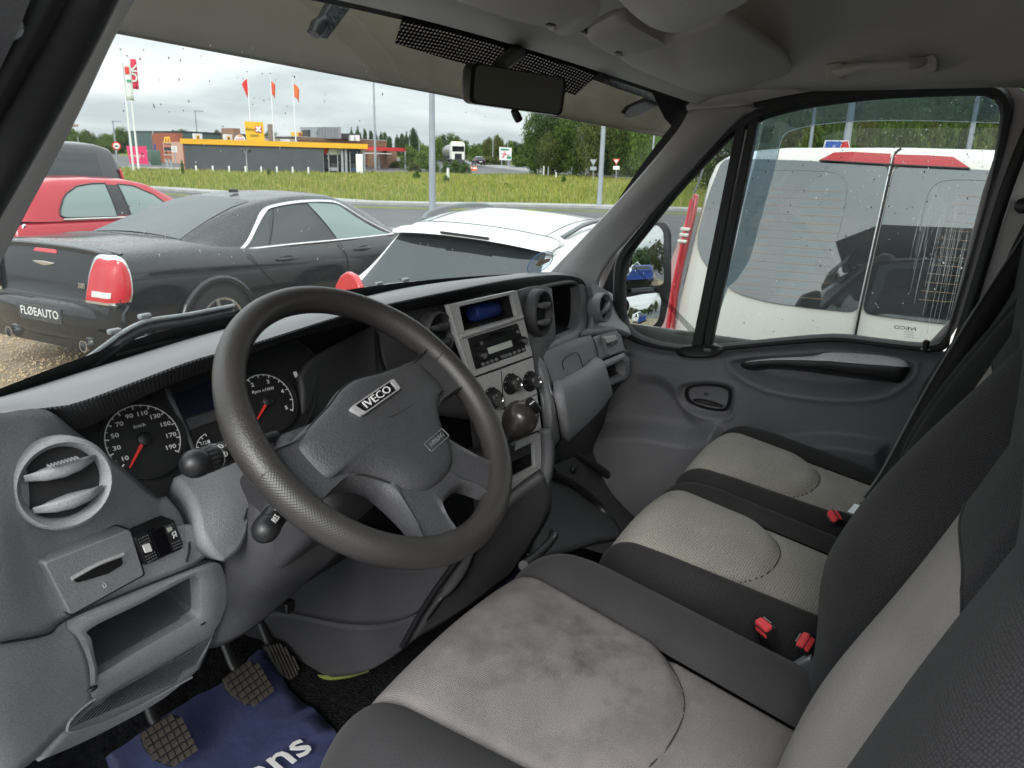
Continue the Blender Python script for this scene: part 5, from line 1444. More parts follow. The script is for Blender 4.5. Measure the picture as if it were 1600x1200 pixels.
# ================================================================== passenger door
DX = .875
door = thing("passenger_door","grey trimmed passenger door with black window frame, long armrest and raindrop spotted glass","car door",(DX,.35,.6))
def dp(px,py,x=DX):
	return P(px,py,x=x)
win_out = [(1142,188),(1160,175),(1200,158),(1250,150),(1300,142),(1350,136),(1400,132),(1470,129),(1535,128),(1565,134),(1583,155),(1582,185),(1563,260),(1539,340),(1502,470),(1485,530),(1478,548),(1440,549),(1370,541),(1300,534),(1200,541),(1110,549),(1060,549),(1010,541),(975,525),(960,495),(958,440),(964,398),(1000,350),(1050,288),(1100,232)]
win_in = [(1146,212),(1166,204),(1195,186),(1250,171),(1300,163),(1350,157),(1400,153),(1470,150),(1530,149),(1552,154),(1562,170),(1562,190),(1548,270),(1530,345),(1494,468),(1478,518),(1462,533),(1436,537),(1370,530),(1300,523),(1200,531),(1110,540),(1060,540),(1015,531),(986,515),(976,490),(974,440),(980,405),(1012,362),(1060,302),(1110,248)]
NW = 120
wo_,wi_ = resample(spline([dp(*q) for q in win_out],3,True),NW,True),resample(spline([dp(*q) for q in win_in],3,True),NW,True)
wi2 = []
for q in wo_:      # nearest matching so that the band stays even
	wi2.append(min(wi_,key=lambda p: (p - q).length))
MB().loft([wo_,[a_.lerp(b_,.3) + V(-.012,0,0) for a_,b_ in zip(wo_,wi2)],[a_.lerp(b_,.75) + V(-.012,0,0) for a_,b_ in zip(wo_,wi2)],wi2,[q + V(.02,0,0) for q in wi2],[q + V(.02,0,0) for q in wo_]],loop=True).build("window_frame",M['rubber'],door,ang=50)
# upright between quarter light and window: two bars with a groove
for aa in ([(1152,186),(1168,182),(1097,541),(1080,541)],[(1170,186),(1186,182),(1110,541),(1099,541)]):
	MB().prism([dp(a,b,DX - .010) for a,b in aa],V(.03,0,0)).build("window_upright",M['rubber'],door,bevel=.003)
GX = DX + .012
glass = MB().prism(resample([dp(a,b,GX) for a,b in win_in[2:22]],60,True),V(.004,0,0)).build("window_pane",M['side_glass'],door,smooth=False)
qg = MB().prism([dp(a,b,GX) for a,b in win_in[21:] + win_in[:1] + [(1150,215),(1095,541)]],V(.004,0,0)).build("quarter_pane",M['side_glass'],door,smooth=False)
# raindrops on both panes
def poly_in(px,py,poly):
	r = False; j = len(poly) - 1
	for i in range(len(poly)):
		if (poly[i][1] > py) != (poly[j][1] > py) and px < (poly[j][0] - poly[i][0]) * (py - poly[i][1]) / (poly[j][1] - poly[i][1]) + poly[i][0]:
			r = not r
		j = i
	return r
def backlit(name,col,k):
	m = bpy.data.materials.new(name); m.use_nodes = True
	t = m.node_tree; t.nodes.clear(); o = t.nodes.new("ShaderNodeOutputMaterial")
	a = t.nodes.new("ShaderNodeBsdfTranslucent"); a.inputs[0].default_value = (*col,1)
	g = t.nodes.new("ShaderNodeBsdfTransparent"); x = t.nodes.new("ShaderNodeMixShader"); x.inputs[0].default_value = k
	t.links.new(g.outputs[0],x.inputs[1]); t.links.new(a.outputs[0],x.inputs[2]); t.links.new(x.outputs[0],o.inputs[0])
	return m
M['droplet'] = backlit("water droplet",(.95,.97,.98),.85)
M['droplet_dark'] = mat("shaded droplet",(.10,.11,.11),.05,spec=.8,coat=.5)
for par,poly,cnt in ((glass,win_in[1:22],620),(qg,win_in[21:] + [(1146,212),(1150,215),(1095,541)],110)):
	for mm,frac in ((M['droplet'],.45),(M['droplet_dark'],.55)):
		mb = MB(); k = 0
		while k < cnt * frac:
			px,py = rnd.uniform(975,1565),rnd.uniform(150,540)
			if not poly_in(px,py,poly): continue
			if py > 330 and rnd.random() < .55: continue
			k += 1
			r = rnd.choice([.0007,.0009,.0011,.0014,.0018]) * rnd.uniform(.7,1.15)
			mb.ball(dp(px,py,GX + .0045),(.0006,r * rnd.uniform(.8,1.1),r * rnd.uniform(.9,1.5)),6,4)
		stuff(mb.build("raindrops",mm,par))
# run-off streaks near the rear edge of the pane
mb = MB()
for k in range(70):
	px = rnd.uniform(1440,1530); py = rnd.uniform(285,420); L_ = rnd.uniform(20,110)
	px2 = px - L_ * .22
	if px + (py - 285) * .33 > 1545: continue
	a_,b_ = dp(px,py,GX + .0045),dp(px2,py + L_,GX + .0045)
	mb.tube([a_,a_.lerp(b_,.5) + V(0,rnd.uniform(-.001,.001),0),b_],[.0004,.0005,.0003],4)
stuff(mb.build("water_streaks",backlit("water streak",(.95,.97,.97),.28),glass))
# smoked wind deflector along the top and front edge
dfo = [(1186,530),(1160,530),(1143,500),(1110,540)]
df = [(1108,536),(1150,380),(1172,260),(1187,190),(1250,171),(1350,157),(1470,150),(1540,149),(1562,168),(1562,192),(1500,190),(1400,188),(1330,190),(1270,196),(1232,206),(1220,222),(1212,260),(1190,340),(1172,405),(1152,436),(1138,448),(1130,470)]
MB().prism([dp(a,b,DX + .045) for a,b in df],V(.003,0,0)).build("wind_deflector",M['deflector'],door,smooth=False)
MB().tube(spline([dp(a,b,DX + .044) for a,b in df[9:21]],4),.0012,6).build("deflector_lip",M['droplet'],door)
# etched maker's mark, read from outside
text("IVECO",.0115,dp(1414,513,GX - .0006),V(0,1,0),V(0,.0,1),M['black'],glass,"etched_mark",.0001,wide=1.5,bold=.0002)
for k in range(3):
	text(["43R-001057","TEMPERATO","SECURIT E3"][k],.0042,dp(1420,519 + 4 * k,GX - .0006),V(0,1,0),V(0,0,1),M['black'],glass,"etched_mark",.0001)
text("IVECO",.0115,dp(1067,522,GX - .0006),V(0,1,0),V(0,.0,1),M['black'],qg,"etched_mark",.0001,wide=1.3,bold=.0002)
for k in range(3):
	text(["43R-001057","TEMPERATO","E3"][k],.0042,dp(1068,527 + 4 * k,GX - .0006),V(0,1,0),V(0,0,1),M['black'],qg,"etched_mark",.0001)

# ---- trim panel: one relief surface in (y, z)
def yz(pts): return np.array([[dp(a,b).y,dp(a,b).z] for a,b in pts])
def sdist(Q,poly):
	"""signed distance (negative inside) of points Q (n,2) to a polygon"""
	d = np.full(len(Q),1e9); ins = np.zeros(len(Q),bool); m = len(poly)
	for i in range(m):
		a,b = poly[i],poly[(i + 1) % m]
		ab = b - a; t = np.clip(((Q - a) @ ab) / (ab @ ab + 1e-12),0,1)
		d = np.minimum(d,np.linalg.norm(Q - (a + t[:,None] * ab),axis=1))
		c = ((a[1] > Q[:,1]) != (b[1] > Q[:,1])) & (Q[:,0] < (b[0] - a[0]) * (Q[:,1] - a[1]) / (b[1] - a[1] + 1e-12) + a[0])
		ins ^= c
	return np.where(ins,-d,d)
def sst(x,a,b):
	t = np.clip((x - a) / (b - a),0,1); return t * t * (3 - 2 * t)
def spl2(pts): return np.array([[q.x,q.y] for q in spline([V(a,b,0) for a,b in pts],5,True)])
belt_px = [(940,478),(962,505),(985,527),(1015,541),(1050,545),(1110,545),(1200,537),(1300,529),(1370,535),(1440,542),(1480,548),(1540,560),(1640,575)]
bl = np.array([[dp(a,b).y,dp(a,b).z] for a,b in belt_px]); o_ = np.argsort(bl[:,0]); bl = bl[o_]
NY,NZ = 230,130
Y = np.linspace(-.16,.88,NY)
ztop = np.interp(Y,bl[:,0],bl[:,1]) - .004
T = np.linspace(0,1,NZ)
YY = np.repeat(Y[None],NZ,0); ZZ = ztop[None] - T[:,None] ** 1.15 * (ztop[None] - .62)
Q = np.c_[YY.ravel(),ZZ.ravel()]
X = np.full(len(Q),DX - .012)
dz = np.repeat(ztop[None],NZ,0).ravel() - Q[:,1]
X += .022 * (1 - sst(dz,0,.03)) - .010 * sst(dz,.02,.08)              # rolled shoulder under the glass
rec = spl2([tuple(p) for p in yz([(1140,566),(1165,556),(1230,551),(1300,546),(1370,552),(1424,562),(1432,574),(1420,594),(1388,614),(1340,622),(1270,619),(1205,608),(1165,590)])])
d = sdist(Q,rec); X += .040 * (1 - sst(d,-.045,.002)) - .004 * np.exp(-(d / .008) ** 2)
hr = spl2([tuple(p) for p in yz([(1064,606),(1075,598),(1110,595),(1143,601),(1150,615),(1146,640),(1136,649),(1105,647),(1075,636),(1064,622)])])
d = sdist(Q,hr); X += .014 * (1 - sst(d,-.012,.004)) - .003 * np.exp(-((d - .006) / .006) ** 2)
# lower map pocket bulges into the cab
mp_ = spl2([tuple(p) for p in yz([(900,700),(915,672),(960,655),(1020,655),(1080,664),(1140,668),(1140,900),(900,900)])])
d = sdist(Q,mp_); X -= .050 * (1 - sst(d,-.05,.0))
lo_ = spl2([tuple(p) for p in yz([(1195,690),(1230,676),(1290,672),(1350,678),(1390,688),(1388,705),(1380,760),(1195,760)])])
d = sdist(Q,lo_); X -= .040 * (1 - sst(d,-.03,.002))
# front shoulder behind the speaker arch
ar = spl2([tuple(p) for p in yz([(985,600),(1000,588),(1030,588),(1060,610),(1085,650),(1088,668),(1000,660),(930,660)])])
d = sdist(Q,ar); X += .016 * (1 - sst(d,-.03,.012))
rows = [[V(X[i * NY + j],YY[i,j],ZZ[i,j]) for j in range(NY)] for i in range(NZ)]
MB().grid(rows).build("trim_panel",M['door'],door,ang=70)
# armrest: pale cap, dark pull bar beneath
ax0 = DX - .030
cap = [(1285,553),(1296,545),(1330,545),(1380,549),(1414,556),(1422,566),(1420,573),(1380,571),(1330,567),(1290,563),(1240,561),(1190,562),(1150,570),(1142,566),(1160,558),(1210,556),(1255,556)]
rowsA = []
top_e = [(1141,567,.03),(1158,557,.025),(1210,556,.02),(1250,556,.012),(1275,553,.004),(1295,545,.0),(1340,545,.0),(1385,549,.0),(1414,556,.004),(1423,567,.02)]
bot_e = [(1143,569,.03),(1160,566,.0),(1205,562,-.012),(1250,562,-.022),(1275,563,-.026),(1295,564,-.03),(1340,568,-.032),(1385,571,-.032),(1414,573,-.028),(1424,573,.0)]
und_e = [(1145,571,.03),(1162,577,.0),(1205,573,-.010),(1250,575,-.020),(1275,577,-.022),(1295,580,-.024),(1340,587,-.024),(1385,594,-.022),(1408,597,-.018),(1424,580,.004)]
in_e = [(1146,573,.035),(1164,583,.02),(1205,577,.02),(1250,580,.02),(1275,583,.02),(1295,586,.02),(1340,592,.02),(1385,598,.02),(1410,600,.02),(1425,583,.02)]
E_ = lambda e: [dp(a,b,DX + c) for a,b,c in e]
MB().grid(patch([E_(top_e),[p.lerp(q,.6) + V(0,0,.003) for p,q in zip(E_(top_e),E_(bot_e))],E_(bot_e)],5,4)).build("armrest_cap",M['armrest'],door,solid=.006)
MB().grid(patch([[q + V(0,0,-.001) for q in E_(bot_e)],[p.lerp(q,.5) + V(-.004,0,0) for p,q in zip(E_(bot_e),E_(und_e))],E_(und_e),E_(in_e)],5,4)).build("pull_bar",M['black'],door,solid=.006)
sl_ = [dp(a,b,DX - .004) for a,b in ((1168,556),(1200,549),(1240,547),(1272,548),(1278,551),(1250,555),(1205,556))]
MB().prism(sl_,V(.02,0,0)).build("grip_slot",M['black_matt'],door)
# inner release handle
ho = resample(spline([dp(a,b,DX - .012) for a,b in ((1070,610),(1080,602),(1110,600),(1138,605),(1144,616),(1140,636),(1130,643),(1105,640),(1080,631),(1071,622))],4,True),48,True)
hc = sum(ho,Vector()) / len(ho)
hi = [hc + (q - hc) * .84 for q in ho]
MB().loft([ho,[q.lerp(p,.5) + V(-.006,0,0) for q,p in zip(ho,hi)],hi,[q + V(.02,0,0) for q in hi]],cap0=False,cap1=False).build("handle_bezel",M['black'],door,ang=60)
MB().loft([[q + V(.012,0,0) for q in hi],[q + V(.022,0,0) for q in hi]],cap0=False).build("handle_bowl",M['black_matt'],door)
lv = spline([dp(a,b,DX + c) for a,b,c in ((1082,624,.004),(1094,626,-.012),(1112,630,-.018),(1130,635,-.014))],5)
MB().tube(lv,[.006 + .006 * math.sin(math.pi * i / (len(lv) - 1)) for i in range(len(lv))],12,flat=.5).build("release_lever",M['black'],door)
MB().ball(dp(1104,615,DX - .006),(.004,.009,.006),12,8).build("lock_rocker",M['dash_dark'],door)
# ashtray like black tray on the front of the sill with its latch
to = resample(spline([dp(a,b,DX - .018) for a,b in ((1056,548),(1064,543),(1090,541),(1120,541),(1131,544),(1128,551),(1112,558),(1085,559),(1062,556))],4,True),40,True)
tc_ = sum(to,Vector()) / len(to)
MB().loft([[q + V(.02,0,0) for q in to],to,[tc_ + (q - tc_) * .9 + V(-.003,0,.003) for q in to],[tc_ + (q - tc_) * .7 + V(-.002,0,.001) for q in to]]).build("sill_tray",M['black'],door,ang=50)
MB().box(dp(1106,547,DX - .022),(.012,.02,.008)).build("tray_latch",M['dash_mid'],door,bevel=.002)
# lock pin at the rear of the sill
pb,pt_ = dp(1446,546,DX - .02),dp(1448,531,DX - .02)
MB().tube([pb + V(0,0,-.005),pb.lerp(pt_,.4),pb.lerp(pt_,.85),pt_],[.0065,.007,.0075,.004],14).build("lock_pin",M['black'],door)
MB().lathe(pb,V(-.1,0,1),[(.011,-.004),(.011,.001),(.0075,.002)],18).build("pin_collar",M['black'],door)
# door skin outside
MB().grid([[V(.985,y,z) for y in (-.15,.3,.97)] for z in (.5,.9,1.36,1.385)]).build("outer_skin",M['white'],door,solid=.01)

# ================================================================== exterior mirror, passenger side
MC = P(1012,430,x=1.10)
MN = V(-.425,-.90,.125).normalized()
mir = thing("door_mirror","black two part door mirror outside the quarter window, reflecting sky and parked vehicles","mirror",MC)
def mm_(px,py,off=0.0): return P(px,py,pl=(MC + MN * off,MN))
ho = [(985,352),(1010,345),(1041,347),(1048,362),(1048,449),(1041,488),(1035,512),(996,525),(974,518),(962,470),(960,400),(966,372)]
hp = rounded([mm_(*q) for q in ho],.02,4); hc = sum(hp,Vector()) / len(hp)
MB().loft([[hc + (q - hc) * .97 + MN * .006 for q in hp],[q for q in hp],[hc + (q - hc) * 1.02 - MN * .02 for q in hp],[hc + (q - hc) * .85 - MN * .09 for q in hp],[hc + (q - hc) * .4 - MN * .13 for q in hp]]).build("housing",M['black'],mir,ang=50)
for nm,pts in (("main_glass",[(966,378),(978,365),(1008,352),(1030,352),(1038,362),(1040,442),(1034,446),(966,449)]),("wide_angle_glass",[(968,464),(1034,457),(1037,470),(1031,500),(1024,508),(996,520),(982,512),(972,495)])):
	ol_ = rounded([mm_(a,b,.017) for a,b in pts],.012,4); cg = sum(ol_,Vector()) / len(ol_)
	Rc = 1.1 if nm == "main_glass" else .42
	rg = [[cg + (q - cg) * k_ - MN * (((q - cg) * k_).length ** 2 / (2 * Rc)) for q in ol_] for k_ in (1,.85,.7,.55,.4,.25,.1,.01)]
	g = MB().loft(rg,cap0=False).build(nm,M['mirror'],mir,ang=80)
	mb = MB()
	for k in range(60):
		px,py = rnd.uniform(966,1040),rnd.uniform(352,520)
		if poly_in(px,py,pts):
			r = rnd.uniform(.0012,.0028)
			mb.ball(mm_(px,py,.0165),(r,r * .5,r),6,4)
	stuff(mb.build("raindrops",M['droplet_dark'],g))
MB().box(mm_(1003,453,.012),(.10,.014,.012),frame_of(MN)[::1]).build("divider",M['dash_mid'],mir,bevel=.002)
MB().tube([hc - MN * .08 + V(-.06,0,.05),V(.95,.86,hc.z + .05)],[.03,.025],12).build("arm",M['black'],mir)
MB().tube([hc - MN * .08 + V(-.06,0,-.08),V(.95,.86,hc.z - .08)],[.03,.025],12).build("arm",M['black'],mir)
MB().prism([dp(a,b,.93) for a,b in ((935,462),(962,398),(985,372),(985,400),(975,440),(977,500),(990,528),(955,505))],V(.02,0,0)).build("mirror_foot",M['black'],mir,bevel=.004)

# ================================================================== wipers on the windscreen
def wiper(name,label,arm,blade,sh=.012):
	w = thing(name,label,"wiper",arm[0])
	MB().tube(spline(arm,6),[.008 + (.004 - .008) * i / (len(spline(arm,6)) - 1) for i in range(len(spline(arm,6)))],10,flat=.7).build("arm",M['wiper'],w)
	MB().tube(spline(blade,6),.0042,8).build("blade_rail",M['wiper'],w)
	MB().grid([[q + V(0,.0,-.004) for q in spline(blade,6)],[q + V(0,-.010,-.016) for q in spline(blade,6)]]).build("rubber_edge",M['rubber'],w,solid=.002)
	for t in (.3,.62):
		bl_ = spline(blade,6); c = bl_[int(t * (len(bl_) - 1))]
		MB().box(c + V(0,.004,.008),(.022,.010,.009)).build("clip",M['wiper'],w,bevel=.003)
	MB().lathe(arm[0],V(0,-.3,1),[(.02,-.02),(.02,.01),(.014,.02),(.0001,.02)],18).build("pivot_cap",M['wiper'],w)
M['wiper'] = mat("weathered wiper paint",(.26,.275,.28),.4,var=(30,.3))
def ow(px,py,off=.02): return on_ws(px,py,off)
wiper("wiper","long grey wiper lying in front of the black saloon, nearest the near pillar",[ow(40,612,.05),ow(120,572,.04),ow(190,522,.035),ow(250,495,.03),ow(330,480,.03)],[ow(90,592,.025),ow(180,527,.02),ow(200,512,.02),ow(240,493,.02),ow(300,484,.02),ow(375,470,.02)])
wiper("wiper","lower grey wiper arm with pale end cap, close above the dashboard behind the wheel",[ow(520,472,.05),ow(420,490,.04),ow(340,499,.035),ow(200,530,.03)],[ow(185,533,.02),ow(260,515,.02),ow(340,500,.02),ow(470,470,.02)])
wiper("wiper","grey wiper lying in front of the white car's rear window, towards the passenger side",[ow(760,433,.05),ow(725,430,.03),ow(700,434,.03),ow(640,438,.03)],[ow(565,463,.02),ow(600,444,.02),ow(625,438,.02),ow(690,433,.02),ow(720,431,.02)])
# ================================================================== ground, roads, grass
def ground_mat(name,c1,c2,s1,s2,rough=.9,bumps=(40,.6,.03),c3=None):
	m = bpy.data.materials.new(name); m.use_nodes = True
	t = m.node_tree; b = t.nodes["Principled BSDF"]; b.inputs['Roughness'].default_value = rough; b.inputs['Specular IOR Level'].default_value = .25
	tcn = t.nodes.new("ShaderNodeTexCoord")
	a = t.nodes.new("ShaderNodeTexNoise"); a.inputs['Scale'].default_value = s1; a.inputs['Detail'].default_value = 8
	d = t.nodes.new("ShaderNodeTexNoise"); d.inputs['Scale'].default_value = s2; d.inputs['Detail'].default_value = 4
	r = t.nodes.new("ShaderNodeValToRGB"); r.color_ramp.elements[0].position = .35; r.color_ramp.elements[1].position = .65
	r.color_ramp.elements[0].color = (*c1,1); r.color_ramp.elements[1].color = (*c2,1)
	ad = t.nodes.new("ShaderNodeMath"); ad.operation = 'MULTIPLY_ADD'; ad.inputs[1].default_value = .6
	m2 = t.nodes.new("ShaderNodeMath"); m2.operation = 'MULTIPLY'; m2.inputs[1].default_value = .4
	for n in (a,d): t.links.new(tcn.outputs['Object'],n.inputs['Vector'])
	t.links.new(d.outputs['Fac'],m2.inputs[0]); t.links.new(a.outputs['Fac'],ad.inputs[0]); t.links.new(m2.outputs[0],ad.inputs[2])
	t.links.new(ad.outputs[0],r.inputs[0]); t.links.new(r.outputs[0],b.inputs['Base Color'])
	bn = t.nodes.new("ShaderNodeBump"); bn.inputs['Strength'].default_value = bumps[1]; bn.inputs['Distance'].default_value = bumps[2]
	nz = t.nodes.new("ShaderNodeTexNoise"); nz.inputs['Scale'].default_value = bumps[0]; t.links.new(tcn.outputs['Object'],nz.inputs['Vector'])
	t.links.new(nz.outputs['Fac'],bn.inputs['Height']); t.links.new(bn.outputs[0],b.inputs['Normal'])
	return m
M['asphalt'] = ground_mat("wet asphalt",(.055,.055,.058),(.115,.115,.118),.12,3,.55)
M['gravel'] = ground_mat("golden gravel ground",(.24,.185,.12),(.47,.38,.27),60,9,.9,(120,1,.02))
M['turf'] = ground_mat("meadow ground",(.11,.14,.022),(.20,.21,.05),.25,1.5,.95)
M['kerb'] = ground_mat("pale concrete kerb",(.28,.28,.27),(.42,.42,.40),2,20,.85)
M['path'] = ground_mat("pale paving",(.26,.25,.23),(.40,.38,.35),.6,6,.85)
def sheet(name,pts,z,m):
	return struct(MB().add([(p[0],p[1],z) for p in pts],[tuple(range(len(pts)))]).build(name,m,smooth=False))
def terrain_z(x,y):
	d = math.hypot(x + 1.18,y)
	return max(0.0,d - 105) * .020
g = MB(); rr_ = [0,30,60,85,105,125,150,185,230,300,500,1200]
rows = []
for r in rr_:
	rows.append([V(-1.18 + r * math.sin(t),r * math.cos(t),min(9,terrain_z(-1.18 + r * math.sin(t),r * math.cos(t)))) for t in [2 * math.pi * k / 96 for k in range(97)]])
struct(g.grid(rows).build("ground",M['asphalt'],None))
def gp(px,py): q = P(px,py,z=0); return (q.x,q.y)
sheet("gravel_lot",[(-30,3.2),(1.2,3.2),(9.2,5.2),(9.0,9),(8.0,40),(-30,40)],.004,M['gravel'])
sheet("gravel_yard",[(-30,-40),(9.2,-40),(9.4,-7),(1.5,-5),(-30,-5)],.004,M['gravel'])
near = [gp(a,b) for a,b in ((-150,283),(100,287),(280,296),(430,306),(583,317),(680,319),(800,320),(900,322),(1010,325),(1120,329),(1330,335),(1700,345))]
far = [gp(a,b) for a,b in ((-150,262),(60,262),(200,263),(350,268.5),(470,270),(585,270),(650,271),(740,273),(830,273),(930,276),(1060,280),(1400,290),(1700,298))]
struct(MB().add([(p[0],p[1],.006) for p in near] + [(p[0],p[1],.006) for p in reversed(far)],[tuple(range(len(near) + len(far)))]).build("meadow",M['turf'],smooth=False))
# kerb along the near edge of the meadow, with the strip of verge in front of it
def offs(pts,d):
	o = []
	for i,p in enumerate(pts):
		a = Vector(pts[max(0,i - 1)]); b = Vector(pts[min(len(pts) - 1,i + 1)]); t = (b - a).normalized()
		o.append((p[0] + t.y * d,p[1] - t.x * d))
	return o
k0,k1 = offs(near,.0),offs(near,1.5)
if (Vector(k1[5]) - Vector((-1.18,0))).length > (Vector(k0[5]) - Vector((-1.18,0))).length:
	k1 = offs(near,-1.5)
struct(MB().loft([[V(*p,0) for p in k1],[V(*p,.10) for p in k1],[V(*p,.10) for p in k0],[V(*p,0) for p in k0]],closed=False).build("pavement",M['kerb'],smooth=False))
k2 = [((a[0] * -.9 + b[0] * 1.9),(a[1] * -.9 + b[1] * 1.9)) for a,b in zip(k0,k1)]
k3 = [((a[0] * -1.5 + b[0] * 2.5),(a[1] * -1.5 + b[1] * 2.5)) for a,b in zip(k0,k1)]
struct(MB().loft([[V(*p,.006) for p in k2],[V(*p,.006) for p in k3]],closed=False).build("verge",M['turf'],smooth=False))
# forecourt behind the meadow and the main road that climbs away
sheet("forecourt",[gp(a,b) for a,b in ((150,262),(350,267.5),(590,269),(660,270.5),(690,268),(560,262),(330,261.5),(180,259))],.008,M['path'])
def rp(px,py,d): q = PD(px,py,d); return q
rd_l = [rp(1180,297,82),rp(960,276.5,98),rp(860,272,112),rp(780,264,130),rp(745,259,145),rp(700,250,165),rp(660,243,190)]
rd_r = [rp(1180,292,88),rp(960,273,106),rp(870,267.5,122),rp(800,260,142),rp(765,255.5,155),rp(725,247.5,175),rp(672,241.5,200)]
struct(MB().loft([rd_l,rd_r],closed=False).build("main_road",M['asphalt2'] if 'asphalt2' in M else ground_mat("pale road",(.20,.20,.20),(.28,.28,.28),.3,4,.8),smooth=False))
# rising banks behind the roads
bank = MB().grid([[V(rp(px,300,d).x,rp(px,300,d).y,z) for px in range(60,1700,60)] for d,z in ((107,-.3),(125,.25),(150,.9),(190,1.7),(260,3.2))])
struct(bank.build("bank",M['turf']))
# strip of pavement inside the right hand view
# golden pebbles close to the parked cars
mb = MB()
for i in range(5200):
	x,y = rnd.uniform(1.3,3.6),rnd.uniform(5.4,9.4)
	r = rnd.uniform(.006,.019)
	a = rnd.uniform(0,6.28); s_,c_ = math.sin(a),math.cos(a)
	f = rnd.uniform(.6,1)
	mb.add([(x + r * c_,y + r * s_,.008),(x - r * s_ * f,y + r * c_ * f,.008),(x - r * c_,y - r * s_,.008),(x + r * s_ * f,y - r * c_ * f,.008),(x + rnd.uniform(-.3,.3) * r,y + rnd.uniform(-.3,.3) * r,.006 + r * rnd.uniform(.8,1.2))],
           [(0,1,4),(1,2,4),(2,3,4),(3,0,4)])
gm_ = ground_mat("golden pebbles",(.28,.19,.11),(.62,.48,.31),45,25,.8,(300,.3,.004))
stuff(tag(mb.build("gravel",gm_,None,smooth=False),"golden gravel stones lying behind the parked black saloon","gravel"))

# ---- meadow grass: many thin blades in one object
npr = np.random.default_rng(3)
def pin(x,y,poly):
	r = np.zeros(len(x),bool); j = len(poly) - 1
	for i in range(len(poly)):
		c = ((poly[i][1] > y) != (poly[j][1] > y)) & (x < (poly[j][0] - poly[i][0]) * (y - poly[i][1]) / (poly[j][1] - poly[i][1] + 1e-12) + poly[i][0])
		r ^= c; j = i
	return r
poly = near + far[::-1]
def blades(name,label,n,hmin,hmax,w,mats,dens_pow=1.0):
	th = npr.uniform(math.radians(14),math.radians(92),n); d = npr.uniform(0,1,n) ** dens_pow * 95 + 18
	x,y = -1.18 + d * np.sin(th),d * np.cos(th)
	k = pin(x,y,poly); x,y,d = x[k],y[k],d[k]; n = len(x)
	pn = .5 + .5 * np.sin(x * .55 + 1.3 * np.sin(y * .35)) * np.cos(y * .5 + np.sin(x * .31))
	h = (npr.uniform(hmin,hmax,n)) * (.65 + .6 * pn); a = npr.uniform(0,2 * math.pi,n); ww = w * (d / 30) ** .75
	lean = npr.uniform(.0,.35,n) * h; la = npr.uniform(0,2 * math.pi,n)
	v = np.empty((n,5,3)); dx,dy = np.cos(a) * ww,np.sin(a) * ww
	v[:,0] = np.c_[x - dx,y - dy,np.zeros(n)]; v[:,1] = np.c_[x + dx,y + dy,np.zeros(n)]
	mx,my = x + lean * .35 * np.cos(la),y + lean * .35 * np.sin(la)
	v[:,2] = np.c_[mx + dx * .7,my + dy * .7,h * .6]; v[:,3] = np.c_[mx - dx * .7,my - dy * .7,h * .6]
	v[:,4] = np.c_[x + lean * np.cos(la),y + lean * np.sin(la),h]
	idx = np.arange(n)[:,None] * 5
	quads = (idx + np.array([0,1,2,3])); tris = (idx + np.array([3,2,4]))
	me = bpy.data.meshes.new(name)
	me.vertices.add(n * 5); me.vertices.foreach_set("co",v.ravel())
	loops = np.concatenate([quads.ravel(),tris.ravel()]); me.loops.add(len(loops)); me.loops.foreach_set("vertex_index",loops.astype(np.int32))
	me.polygons.add(2 * n)
	ls = np.concatenate([np.arange(n) * 4,4 * n + np.arange(n) * 3]); me.polygons.foreach_set("loop_start",ls.astype(np.int32))
	me.polygons.foreach_set("material_index",np.tile(npr.integers(0,len(mats),n),2).astype(np.int32))
	for q in mats: me.materials.append(q)
	me.update(); me.validate()
	o = bpy.data.objects.new(name,me); COL.objects.link(o)
	return stuff(tag(o,label,"grass"))
def leafmat(name,col,var=.25,trans=.45,scale=.6):
	m = bpy.data.materials.new(name); m.use_nodes = True
	t = m.node_tree; b = t.nodes["Principled BSDF"]; o = t.nodes["Material Output"]
	b.inputs['Roughness'].default_value = .6; b.inputs['Specular IOR Level'].default_value = .25
	g = t.nodes.new("ShaderNodeNewGeometry"); oi = t.nodes.new("ShaderNodeObjectInfo")
	nz = t.nodes.new("ShaderNodeTexNoise"); nz.inputs['Scale'].default_value = scale; nz.inputs['Detail'].default_value = 3
	t.links.new(g.outputs['Position'],nz.inputs['Vector'])
	ad = t.nodes.new("ShaderNodeMath"); ad.operation = 'ADD'; t.links.new(nz.outputs['Fac'],ad.inputs[0])
	rr = t.nodes.new("ShaderNodeMath"); rr.operation = 'MULTIPLY'; rr.inputs[1].default_value = .5; t.links.new(g.outputs['Random Per Island'],rr.inputs[0]); t.links.new(rr.outputs[0],ad.inputs[1])
	hs = t.nodes.new("ShaderNodeHueSaturation"); hs.inputs['Color'].default_value = (*col,1)
	mr = t.nodes.new("ShaderNodeMapRange"); mr.inputs['From Min'].default_value = .35; mr.inputs['From Max'].default_value = 1.15; mr.inputs['To Min'].default_value = 1 - var * 1.6; mr.inputs['To Max'].default_value = 1 + var * 1.6
	t.links.new(ad.outputs[0],mr.inputs['Value']); t.links.new(mr.outputs[0],hs.inputs['Value'])
	mh = t.nodes.new("ShaderNodeMapRange"); mh.inputs['To Min'].default_value = .485; mh.inputs['To Max'].default_value = .515
	t.links.new(oi.outputs['Random'],mh.inputs['Value']); t.links.new(mh.outputs[0],hs.inputs['Hue'])
	t.links.new(hs.outputs[0],b.inputs['Base Color'])
	tl = t.nodes.new("ShaderNodeBsdfTranslucent"); t.links.new(hs.outputs[0],tl.inputs[0])
	mx = t.nodes.new("ShaderNodeMixShader"); mx.inputs[0].default_value = trans
	t.links.new(b.outputs[0],mx.inputs[1]); t.links.new(tl.outputs[0],mx.inputs[2]); t.links.new(mx.outputs[0],o.inputs[0])
	return m
